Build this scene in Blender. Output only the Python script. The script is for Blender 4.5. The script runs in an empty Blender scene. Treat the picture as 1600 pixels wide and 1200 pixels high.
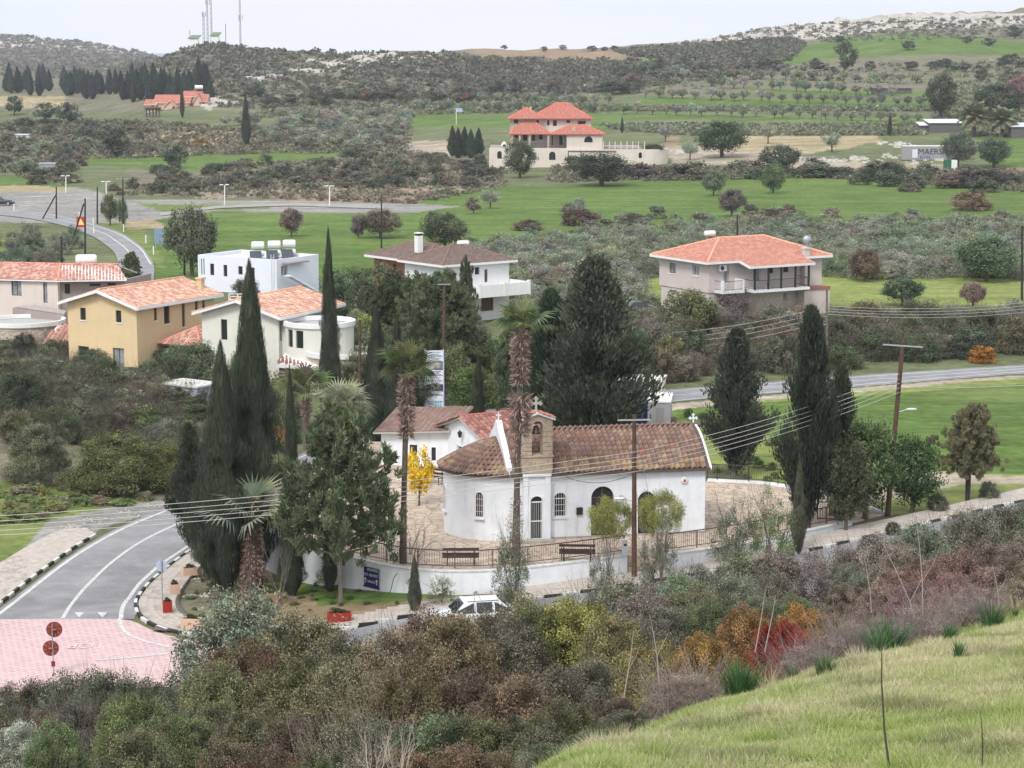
import bpy, bmesh, math, random
import numpy as np
from math import sin, cos, pi, radians, atan2, sqrt, hypot
from mathutils import Vector, Matrix
random.seed(7); RNG = np.random.default_rng(11)
S = bpy.context.scene
# ------------------------------------------------------------------ camera
H = 27.0; F = 3400.0; PITCH = math.atan(525.0 / F)
cam = bpy.data.objects.new('camera', bpy.data.cameras.new('camera'))
S.collection.objects.link(cam); S.camera = cam
cam.location = (0, 0, H); cam.rotation_euler = (pi/2 - PITCH, 0, 0)
cam.data.sensor_width = 36; cam.data.lens = 36 * F / 1600.0
cam.data.clip_start = .5; cam.data.clip_end = 40000
# ------------------------------------------------------------------ sky, sun, exposure
SUN_EL, SUN_AZ = radians(48), radians(205)
W = bpy.data.worlds.new('World'); S.world = W; W.use_nodes = True
wn = W.node_tree.nodes; wl = W.node_tree.links
bg = wn['Background']; bg.inputs['Strength'].default_value = .115
sky = wn.new('ShaderNodeTexSky'); sky.sky_type = 'NISHITA'; sky.sun_disc = False
sky.sun_elevation = SUN_EL; sky.sun_rotation = SUN_AZ
sky.air_density = 1.0; sky.dust_density = 4.0; sky.ozone_density = 1.0; sky.altitude = 100
hs = wn.new('ShaderNodeHueSaturation'); hs.inputs['Saturation'].default_value = .22
hs.inputs['Value'].default_value = 1.0
# overcast: the cloud deck evens the brightness of the sky out
mx = wn.new('ShaderNodeMix'); mx.data_type = 'RGBA'
mx.inputs['Factor'].default_value = .72
wl.new(sky.outputs[0], hs.inputs['Color'])
wl.new(hs.outputs[0], mx.inputs['A'])
tc = wn.new('ShaderNodeTexCoord'); nz = wn.new('ShaderNodeTexNoise')
mp = wn.new('ShaderNodeMapping'); mp.inputs['Scale'].default_value = (1.2, 1.2, 5)
wl.new(tc.outputs['Generated'], mp.inputs[0]); wl.new(mp.outputs[0], nz.inputs['Vector'])
nz.inputs['Scale'].default_value = 1.6; nz.inputs['Detail'].default_value = 4
cr = wn.new('ShaderNodeValToRGB')
cr.color_ramp.elements[0].position = .35; cr.color_ramp.elements[0].color = (7.3, 7.7, 8.5, 1)
cr.color_ramp.elements[1].position = .65; cr.color_ramp.elements[1].color = (8.6, 8.8, 9.2, 1)
wl.new(nz.outputs[0], cr.inputs[0]); wl.new(cr.outputs[0], mx.inputs['B'])
wl.new(mx.outputs['Result'], bg.inputs['Color'])
sd = bpy.data.lights.new('sun', 'SUN'); sun = bpy.data.objects.new('sun', sd)
S.collection.objects.link(sun); sd.energy = 1.5; sd.angle = radians(14); sd.color = (1, .96, .9)
# sky's sun_rotation is measured clockwise from +Y
sdir = Vector((sin(SUN_AZ)*cos(SUN_EL), cos(SUN_AZ)*cos(SUN_EL), sin(SUN_EL)))
sun.rotation_euler = sdir.to_track_quat('Z', 'Y').to_euler(); sun.location = sdir * 300
S.view_settings.view_transform = 'Standard'; S.view_settings.look = 'None'
S.view_settings.exposure = .58; S.view_settings.gamma = 1
S.view_settings.use_curve_mapping = False
S.cycles.max_bounces = 5; S.cycles.diffuse_bounces = 2; S.cycles.glossy_bounces = 2
S.cycles.transmission_bounces = 3; S.cycles.transparent_max_bounces = 6; S.cycles.volume_bounces = 0
# ------------------------------------------------------------------ helpers
COL = S.collection
def tag(o, label=None, cat=None, group=None, kind=None):
    if label: o['label'] = label
    if cat: o['category'] = cat
    if group: o['group'] = group
    if kind: o['kind'] = kind
    return o
def thing(name, label, cat, loc=(0, 0, 0), rz=0.0, group=None):
    o = bpy.data.objects.new(name, None); o.empty_display_size = .2; COL.objects.link(o)
    o.location = loc; o.rotation_euler = (0, 0, rz)
    return tag(o, label, cat, group)
def rgb(h):
    """sRGB 0-255 triple -> linear"""
    return tuple(((c/255.)/12.92 if c/255. <= .04045 else ((c/255.+.055)/1.055)**2.4) for c in h) + (1.,)
MATS = {}
def mat(name, col=(.5, .5, .5), rough=.8, metal=0, var=.0, vscale=3., bump=0., bscale=20., col2=None, spec=.3,
        stain=0., emit=None, alpha=1.):
    """procedural material: two-tone noise, fine relief, weather streaks"""
    if name in MATS: return MATS[name]
    m = bpy.data.materials.new(name); m.use_nodes = True; MATS[name] = m
    n = m.node_tree.nodes; l = m.node_tree.links; b = n['Principled BSDF']
    b.inputs['Roughness'].default_value = rough; b.inputs['Metallic'].default_value = metal
    b.inputs['Specular IOR Level'].default_value = spec
    c = tuple(col[:3]) + (1,)
    b.inputs['Base Color'].default_value = c
    tcn = n.new('ShaderNodeTexCoord')
    if var or col2:
        c2 = tuple(col2[:3]) + (1,) if col2 else tuple(max(0, x*(1-var)) for x in c[:3]) + (1,)
        t = n.new('ShaderNodeTexNoise'); t.inputs['Scale'].default_value = vscale
        t.inputs['Detail'].default_value = 6; t.inputs['Roughness'].default_value = .62
        l.new(tcn.outputs['Object'], t.inputs['Vector'])
        r = n.new('ShaderNodeMapRange'); r.inputs['From Min'].default_value = .35; r.inputs['From Max'].default_value = .65
        l.new(t.outputs[0], r.inputs['Value'])
        x = n.new('ShaderNodeMix'); x.data_type = 'RGBA'
        x.inputs['A'].default_value = c; x.inputs['B'].default_value = c2
        l.new(r.outputs[0], x.inputs['Factor']); last = x.outputs['Result']
        if stain:
            mpn = n.new('ShaderNodeMapping'); mpn.inputs['Scale'].default_value = (1.7, 1.7, .22)
            l.new(tcn.outputs['Object'], mpn.inputs[0])
            t2 = n.new('ShaderNodeTexNoise'); t2.inputs['Scale'].default_value = 1.6; t2.inputs['Detail'].default_value = 7
            l.new(mpn.outputs[0], t2.inputs['Vector'])
            r2 = n.new('ShaderNodeMapRange'); r2.inputs['From Min'].default_value = .52; r2.inputs['From Max'].default_value = .8
            r2.inputs['To Max'].default_value = stain; l.new(t2.outputs[0], r2.inputs['Value'])
            x2 = n.new('ShaderNodeMix'); x2.data_type = 'RGBA'; l.new(r2.outputs[0], x2.inputs['Factor'])
            l.new(last, x2.inputs['A']); x2.inputs['B'].default_value = tuple(q*.42 for q in c[:3]) + (1,)
            last = x2.outputs['Result']
        l.new(last, b.inputs['Base Color'])
    if bump:
        t3 = n.new('ShaderNodeTexNoise'); t3.inputs['Scale'].default_value = bscale; t3.inputs['Detail'].default_value = 4
        l.new(tcn.outputs['Object'], t3.inputs['Vector'])
        bp = n.new('ShaderNodeBump'); bp.inputs['Strength'].default_value = bump; bp.inputs['Distance'].default_value = .05
        l.new(t3.outputs[0], bp.inputs['Height']); l.new(bp.outputs[0], b.inputs['Normal'])
    return m
class MB:
    """mesh builder: collects shapes, links them as ONE mesh object"""
    def __init__(s): s.v = []; s.f = []; s.mi = []; s.m = 0
    def add(s, vs, fs):
        b = len(s.v); s.v += [tuple(p) for p in vs]; s.f += [tuple(b+i for i in f) for f in fs]; s.mi += [s.m]*len(fs); return s
    def box(s, c, d, rz=0., ry=0., rx=0., taper=1.):
        x, y, z = d[0]/2, d[1]/2, d[2]/2
        vs = [(-x, -y, -z), (x, -y, -z), (x, y, -z), (-x, y, -z), (-x*taper, -y*taper, z), (x*taper, -y*taper, z), (x*taper, y*taper, z), (-x*taper, y*taper, z)]
        if rz or ry or rx:
            M = Matrix.Rotation(rz, 3, 'Z') @ Matrix.Rotation(ry, 3, 'Y') @ Matrix.Rotation(rx, 3, 'X')
            vs = [M @ Vector(p) for p in vs]
        return s.add([(p[0]+c[0], p[1]+c[1], p[2]+c[2]) for p in vs],
                     [(0, 3, 2, 1), (4, 5, 6, 7), (0, 1, 5, 4), (1, 2, 6, 5), (2, 3, 7, 6), (3, 0, 4, 7)])
    def span(s, x0, x1, y0, y1, z0, z1):
        return s.box(((x0+x1)/2, (y0+y1)/2, (z0+z1)/2), (abs(x1-x0), abs(y1-y0), abs(z1-z0)))
    def tube(s, a, b, r0, r1=None, n=8, cap=True):
        r1 = r0 if r1 is None else r1; a = Vector(a); b = Vector(b); d = (b-a)
        if d.length < 1e-6: return s
        q = d.to_track_quat('Z', 'Y'); vs = []
        for p, r in ((a, r0), (b, r1)):
            for i in range(n):
                t = 2*pi*i/n; vs.append(p + q @ Vector((r*cos(t), r*sin(t), 0)))
        fs = [(i, (i+1) % n, n+(i+1) % n, n+i) for i in range(n)]
        if cap: fs += [tuple(range(n-1, -1, -1)), tuple(range(n, 2*n))]
        return s.add(vs, fs)
    def path(s, pts, r, n=6):
        pts = [Vector(p) for p in pts]; vs = []; m = len(pts)
        for k, p in enumerate(pts):
            d = (pts[min(k+1, m-1)] - pts[max(k-1, 0)]); q = d.to_track_quat('Z', 'Y')
            rr = r[k] if isinstance(r, (list, tuple)) else r
            for i in range(n):
                t = 2*pi*i/n; vs.append(p + q @ Vector((rr*cos(t), rr*sin(t), 0)))
        fs = []
        for k in range(m-1):
            fs += [(k*n+i, k*n+(i+1) % n, (k+1)*n+(i+1) % n, (k+1)*n+i) for i in range(n)]
        fs += [tuple(range(n-1, -1, -1)), tuple(range((m-1)*n, m*n))]
        return s.add(vs, fs)
    def prism(s, poly, z0, z1):
        """poly: list of (x, y) counter-clockwise"""
        n = len(poly); a = sum(poly[i][0]*poly[(i+1) % n][1]-poly[(i+1) % n][0]*poly[i][1] for i in range(n))
        if a < 0: poly = poly[::-1]
        vs = [(p[0], p[1], z0) for p in poly] + [(p[0], p[1], z1) for p in poly]
        return s.add(vs, [tuple(range(n-1, -1, -1)), tuple(range(n, 2*n))] + [(i, (i+1) % n, n+(i+1) % n, n+i) for i in range(n)])
    def lathe(s, prof, c=(0, 0, 0), n=16, sx=1., sy=1.):
        vs = [(c[0]+r*cos(2*pi*i/n)*sx, c[1]+r*sin(2*pi*i/n)*sy, c[2]+z) for r, z in prof for i in range(n)]; m = len(prof)
        fs = [(k*n+i, k*n+(i+1) % n, (k+1)*n+(i+1) % n, (k+1)*n+i) for k in range(m-1) for i in range(n)]
        fs += [tuple(range(n-1, -1, -1)), tuple(range((m-1)*n, m*n))]
        return s.add(vs, fs)
    def quad(s, a, b, c, d): return s.add([a, b, c, d], [(0, 1, 2, 3)])
    def slab(s, a, b, c, d, t):
        """four-cornered plate, thickness t below"""
        a, b, c, d = map(Vector, (a, b, c, d)); n = (b-a).cross(d-a).normalized()*t
        return s.add([a-n, b-n, c-n, d-n, a, b, c, d], [(0, 3, 2, 1), (4, 5, 6, 7), (0, 1, 5, 4), (1, 2, 6, 5), (2, 3, 7, 6), (3, 0, 4, 7)])
    def build(s, name, m, parent=None, smooth=False, loc=None, bevel=0):
        me = bpy.data.meshes.new(name); me.from_pydata(s.v, [], s.f)
        ms = m if isinstance(m, (list, tuple)) else [m]
        for q in ms: me.materials.append(q)
        if len(ms) > 1: me.polygons.foreach_set('material_index', s.mi)
        if smooth: me.polygons.foreach_set('use_smooth', [True]*len(me.polygons))
        me.update()
        o = bpy.data.objects.new(name, me); COL.objects.link(o)
        if parent: o.parent = parent
        if loc: o.location = loc
        if bevel:
            bm = o.modifiers.new('bevel', 'BEVEL'); bm.width = bevel; bm.segments = 2; bm.limit_method = 'ANGLE'
        return o
def npmesh(name, V, Q, m, attr=None, smooth=False):
    """V (n,3), Q (k,4) or (k,3) -> mesh datablock"""
    me = bpy.data.meshes.new(name); k, c = Q.shape
    me.vertices.add(len(V)); me.vertices.foreach_set('co', np.ascontiguousarray(V, dtype=np.float32).ravel())
    me.loops.add(k*c); me.loops.foreach_set('vertex_index', np.ascontiguousarray(Q, dtype=np.int32).ravel())
    me.polygons.add(k); me.polygons.foreach_set('loop_start', np.arange(0, k*c, c, dtype=np.int32))
    if smooth: me.polygons.foreach_set('use_smooth', np.ones(k, dtype=bool))
    if attr is not None:
        at = me.attributes.new('tint', 'FLOAT_COLOR', 'POINT')
        at.data.foreach_set('color', np.ascontiguousarray(attr, dtype=np.float32).ravel())
    if m: me.materials.append(m)
    me.update(calc_edges=True); return me
def link(name, me, parent=None, loc=None, rot=None, scale=None, color=None):
    o = bpy.data.objects.new(name, me); COL.objects.link(o)
    if parent: o.parent = parent
    if loc is not None: o.location = loc
    if rot is not None: o.rotation_euler = rot
    if scale is not None: o.scale = scale
    if color is not None: o.color = tuple(color[:3]) + (1,)
    return o
def copy_tree(o, parent=None):
    c = o.copy(); COL.objects.link(c); c.parent = parent
    for ch in o.children: copy_tree(ch, c)
    return c
# ------------------------------------------------------------------ the lie of the land
def ray(px, py):
    u = (600-py)/F; r = (px-800)/F
    return np.array([r, cos(PITCH)+u*sin(PITCH), -sin(PITCH)+u*cos(PITCH)])
def at(px, py, z=0.):
    """point where the sight line of a pixel meets height z"""
    d = ray(px, py); t = (z-H)/d[2]; return Vector((d[0]*t, d[1]*t, z))
def atY(px, py, Y):
    d = ray(px, py); t = Y/d[1]; return Vector((d[0]*t, Y, H+d[2]*t))
def project(x, y, z):
    dz = z-H; f = y*cos(PITCH)-dz*sin(PITCH); u = y*sin(PITCH)+dz*cos(PITCH)
    return 800+F*x/f, 600-F*u/f
FARC = {  # picture column -> [(distance, picture row of the ground)]
 -300: [(500, 262), (700, 205), (850, 165), (1100, 140), (1300, 140), (2200, 80), (2600, 55), (3200, 70)],
 0: [(500, 262), (700, 200), (850, 162), (900, 152), (1100, 138), (1300, 140), (2200, 78), (2600, 52), (3200, 66)],
 150: [(500, 256), (560, 240), (700, 202), (900, 152), (1100, 142), (1300, 140), (2200, 90), (2600, 68), (3200, 80)],
 260: [(500, 256), (560, 238), (660, 196), (720, 170), (850, 135), (1000, 108), (1100, 90), (1400, 100), (2600, 88), (3200, 92)],
 330: [(500, 256), (560, 236), (640, 200), (720, 165), (800, 140), (1000, 95), (1080, 62), (1120, 60), (1300, 90), (2600, 120), (3200, 120)],
 400: [(500, 256), (560, 238), (640, 200), (720, 170), (800, 145), (1000, 95), (1100, 78), (1300, 90), (3200, 130)],
 480: [(500, 256), (550, 240), (650, 205), (800, 150), (1000, 98), (1080, 84), (1300, 95), (3200, 130)],
 640: [(450, 284), (500, 262), (650, 203), (750, 170), (900, 112), (1000, 78), (1100, 84), (3200, 130)],
 750: [(450, 282), (500, 258), (620, 200), (700, 180), (850, 140), (1000, 100), (1150, 80), (1300, 84), (3200, 120)],
 900: [(450, 280), (500, 256), (620, 200), (700, 174), (900, 122), (1100, 88), (1250, 77), (1400, 80), (3200, 120)],
 1050: [(450, 279), (500, 252), (610, 196), (700, 164), (900, 110), (1100, 84), (1400, 68), (1800, 78), (3200, 110)],
 1200: [(450, 278), (500, 246), (610, 198), (700, 160), (850, 115), (1000, 90), (1300, 60), (1500, 48), (1700, 55), (3200, 100)],
 1400: [(450, 278), (500, 240), (610, 190), (700, 150), (850, 100), (1000, 70), (1200, 45), (1400, 26), (1600, 32), (3200, 90)],
 1600: [(450, 277), (500, 235), (610, 185), (700, 150), (850, 95), (1000, 70), (1200, 45), (1400, 22), (1600, 28), (3200, 90)],
 1900: [(450, 277), (500, 235), (610, 185), (700, 150), (850, 95), (1000, 70), (1200, 45), (1400, 24), (1600, 30), (3200, 90)]}
NEARC = {
 -400: [(0, 25.3), (18, 19.5), (35, 14), (45, 11.3), (60, 6.5), (75, 1.5), (88, -.9)],
 0: [(0, 25.3), (18, 19.5), (35, 14), (45, 11.3), (60, 6.5), (75, 1.2), (86, -.9)],
 400: [(0, 25.4), (18, 19.4), (30, 15.4), (45, 11.3), (60, 7), (74, 1.5), (85, -.6)],
 700: [(0, 25.4), (18, 20.2), (22, 18.7), (26, 17), (40, 12.8), (60, 8), (82, 1.0), (91, 0)],
 900: [(0, 25.4), (18, 20.75), (22, 19.85), (26, 18.1), (40, 13.2), (60, 8.6), (84, 1.6), (94, .2)],
 1100: [(0, 25.4), (18, 20.5), (27, 18.7), (32, 17), (42, 14), (60, 9.4), (87, 2), (98, .6)],
 1350: [(0, 25.5), (18, 20.6), (30, 18.45), (35, 16.9), (45, 14), (65, 9.8), (91, 2.4), (103, 1.1)],
 1600: [(0, 25.5), (18, 20.7), (34, 17.95), (39, 16.6), (50, 13.6), (70, 9.3), (97, 3), (110, 1.1)],
 2100: [(0, 25.6), (18, 21), (38, 18.2), (44, 16.6), (55, 13.8), (75, 9.3), (102, 3), (116, 1.1)]}
YS = np.concatenate([np.arange(0, 160, 1.), np.arange(160, 3200, 10.)])
AS = np.linspace(-1.0, 1.0, 401)
def _grid():
    G = np.zeros((len(AS), len(YS)))
    farp = sorted(FARC); nearp = sorted(NEARC)
    fz = np.array([np.interp(YS, [380]+[a for a, b in FARC[p]], [0.]+[H-(b-75)*a/F for a, b in FARC[p]]) for p in farp])
    nzv = np.array([np.interp(YS, [a for a, b in NEARC[p]], [b for a, b in NEARC[p]]) for p in nearp])
    for j in range(len(YS)):
        Y = YS[j]
        far = np.interp(AS, [(p-800)/F for p in farp], fz[:, j])
        near = np.interp(AS, [(p-800)/F for p in nearp], nzv[:, j])
        if Y <= 140: G[:, j] = near
        else: G[:, j] = far
    return G
GR = _grid()
def _smooth(G, k, ax):
    ker = np.hanning(2*k+3)[1:-1]; ker /= ker.sum()
    return np.apply_along_axis(lambda v: np.convolve(np.pad(v, k, mode='edge'), ker, 'valid'), ax, G)
_far = GR[:, 160:].copy(); _far = _smooth(_smooth(_far, 3, 0), 3, 1)
_near = GR[:, :160].copy(); _near = _smooth(_smooth(_near, 3, 0), 2, 1)
def sst(a, b, x):
    t = np.clip((x-a)/(b-a), 0, 1); return t*t*(3-2*t)
def _bil(G, ys, x, Y, y0):
    a = np.clip(x/np.maximum(Y, 1.), -1, 1); fa = (a+1)*200.; ia = np.clip(fa.astype(int), 0, 399); ta = fa-ia
    fy = np.clip((Y-y0)/ys, 0, G.shape[1]-1.001); iy = fy.astype(int); ty = fy-iy
    return (G[ia, iy]*(1-ta)+G[ia+1, iy]*ta)*(1-ty)+(G[ia, iy+1]*(1-ta)+G[ia+1, iy+1]*ta)*ty
_PH = RNG.uniform(0, 2*pi, (40, 2)); _DR = RNG.uniform(0, 2*pi, 40)
def wav(x, y, L0, L1, n=12, o=0):
    r = 0.
    for i in range(n):
        L = L0*(L1/L0)**(i/(n-1.)); k = 2*pi/L; d = _DR[(i+o) % 40]
        r = r + sin_(k*(x*cos(d)+y*sin(d))+_PH[(i+o) % 40, 0])*(L/L0)**.8
    return r/3.
sin_ = np.sin
def Zv(x, y):
    """height of the land (arrays)"""
    x = np.asarray(x, float); Y = np.asarray(y, float)
    lo = -.9*(1-sst(-13, -4, x)) + 1.1*sst(1, 20, x)
    lo = lo*(1-sst(140, 175, Y))
    near = _bil(_near, 1., x, Y, 0.)-3*sst(106, 126, Y)
    z = np.maximum(near, lo)
    z = np.where(Y > 126, lo, z)
    # the bank of brush below the yellow house
    bank = 3.2*np.exp(-(((x+37)/13.)**2)-(((Y-160)/17.)**2)) + 1.6*np.exp(-(((x+52)/10.)**2)-(((Y-150)/20.)**2))
    z = z+bank
    far = _bil(_far, 10., x, Y, 160.)
    rough = wav(x, Y, 90., 14.)*1.5*sst(620, 900, Y)
    rough += 2.5*wav(x, Y, 45., 8., o=9)*sst(1050, 1300, Y)*sst(60, 200, x)
    z = np.where(Y > 200, far+rough, z)
    return z + .06*wav(x, Y, 9., 2., o=4)*sst(140, 60, Y)*(near > lo+.4)
def Z(x, y): return float(Zv(np.array([x]), np.array([y]))[0])
def G(px, py, lo=14., hi=3100.):
    """first point of the land seen at a pixel"""
    d = ray(px, py); Y = np.concatenate([np.arange(lo, 200, .25), np.arange(200, hi, 1.5)])
    t = Y/d[1]; x = d[0]*t; z = H+d[2]*t; g = Zv(x, Y); k = np.argmax(g >= z)
    if not (g >= z).any(): k = len(Y)-1
    elif k > 0:
        a = z[k-1]-g[k-1]; b = g[k]-z[k]; s = a/(a+b+1e-9); return Vector((x[k-1]+(x[k]-x[k-1])*s, Y[k-1]+(Y[k]-Y[k-1])*s, float(g[k-1]+(g[k]-g[k-1])*s)))
    return Vector((x[k], Y[k], g[k]))
def crest(px, y0, y1):
    """highest seen point of the land along a column between two distances"""
    Y = np.arange(y0, y1, 4.); x = (px-800)/F*Y/1.012; z = Zv(x, Y); k = int(np.argmax((z-H)/Y)); return Vector((x[k], Y[k], z[k]))
def inpoly(px, py, poly):
    r = np.zeros(px.shape, bool); n = len(poly)
    for i in range(n):
        x0, y0 = poly[i]; x1, y1 = poly[(i+1) % n]
        if y0 == y1: continue
        c = ((y0 > py) != (y1 > py)) & (px < (x1-x0)*(py-y0)/(y1-y0)+x0); r ^= c
    return r
# ================================================================== THE SETTING
# ---- ground sheet
def ground_material():
    m = bpy.data.materials.new('ground'); m.use_nodes = True; n = m.node_tree.nodes; l = m.node_tree.links
    b = n['Principled BSDF']; b.inputs['Roughness'].default_value = .95; b.inputs['Specular IOR Level'].default_value = .1
    at_ = n.new('ShaderNodeAttribute'); at_.attribute_name = 'tint'
    tc = n.new('ShaderNodeTexCoord'); last = at_.outputs['Color']
    for sc, st, lo, hi, sxy in ((.9, .5, .62, 1.38, (1, 1)), (.12, .45, .75, 1.25, (1, 1)), (.02, .3, .85, 1.15, (1, 1)), (.35, .28, .72, 1.28, (.10, 1))):
        mp = n.new('ShaderNodeMapping'); mp.inputs['Scale'].default_value = (sxy[0], sxy[1], 1)
        l.new(tc.outputs['Object'], mp.inputs[0])
        t = n.new('ShaderNodeTexNoise'); t.inputs['Scale'].default_value = sc; t.inputs['Detail'].default_value = 8
        t.inputs['Roughness'].default_value = .7; l.new(mp.outputs[0], t.inputs['Vector'])
        r = n.new('ShaderNodeMapRange'); r.inputs['From Min'].default_value = .3; r.inputs['From Max'].default_value = .7
        r.inputs['To Min'].default_value = lo; r.inputs['To Max'].default_value = hi; l.new(t.outputs[0], r.inputs['Value'])
        x = n.new('ShaderNodeMix'); x.data_type = 'RGBA'; x.blend_type = 'MULTIPLY'; x.inputs['Factor'].default_value = 1
        l.new(last, x.inputs['A']); l.new(r.outputs[0], x.inputs['B']); last = x.outputs['Result']
    # patches where the sward thins and straw or bare earth shows
    t = n.new('ShaderNodeTexNoise'); t.inputs['Scale'].default_value = .055; t.inputs['Detail'].default_value = 9; t.inputs['Roughness'].default_value = .75
    mp = n.new('ShaderNodeMapping'); mp.inputs['Scale'].default_value = (.35, 1, 1); mp.inputs['Rotation'].default_value = (0, 0, .15)
    l.new(tc.outputs['Object'], mp.inputs[0]); l.new(mp.outputs[0], t.inputs['Vector'])
    r = n.new('ShaderNodeMapRange'); r.inputs['From Min'].default_value = .53; r.inputs['From Max'].default_value = .72
    r.inputs['To Max'].default_value = .62; l.new(t.outputs[0], r.inputs['Value'])
    x = n.new('ShaderNodeMix'); x.data_type = 'RGBA'; l.new(r.outputs[0], x.inputs['Factor']); l.new(last, x.inputs['A'])
    x.inputs['B'].default_value = (.25, .25, .10, 1); l.new(x.outputs['Result'], b.inputs['Base Color'])
    t = n.new('ShaderNodeTexNoise'); t.inputs['Scale'].default_value = 2.2; t.inputs['Detail'].default_value = 9
    l.new(tc.outputs['Object'], t.inputs['Vector'])
    bp = n.new('ShaderNodeBump'); bp.inputs['Strength'].default_value = .6; bp.inputs['Distance'].default_value = .25
    l.new(t.outputs[0], bp.inputs['Height']); l.new(bp.outputs[0], b.inputs['Normal'])
    return m
CROP = (.100, .160, .038); CROP2 = (.155, .195, .06); LAWN = (.21, .25, .075); SCRUB = (.17, .16, .11); EARTH = (.26, .19, .125)
STRAW = (.34, .28, .17); GRAVEL = (.27, .26, .245); ROCK = (.46, .43, .38); OLIVEG = (.13, .15, .075); DUST = (.36, .31, .24)
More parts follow.
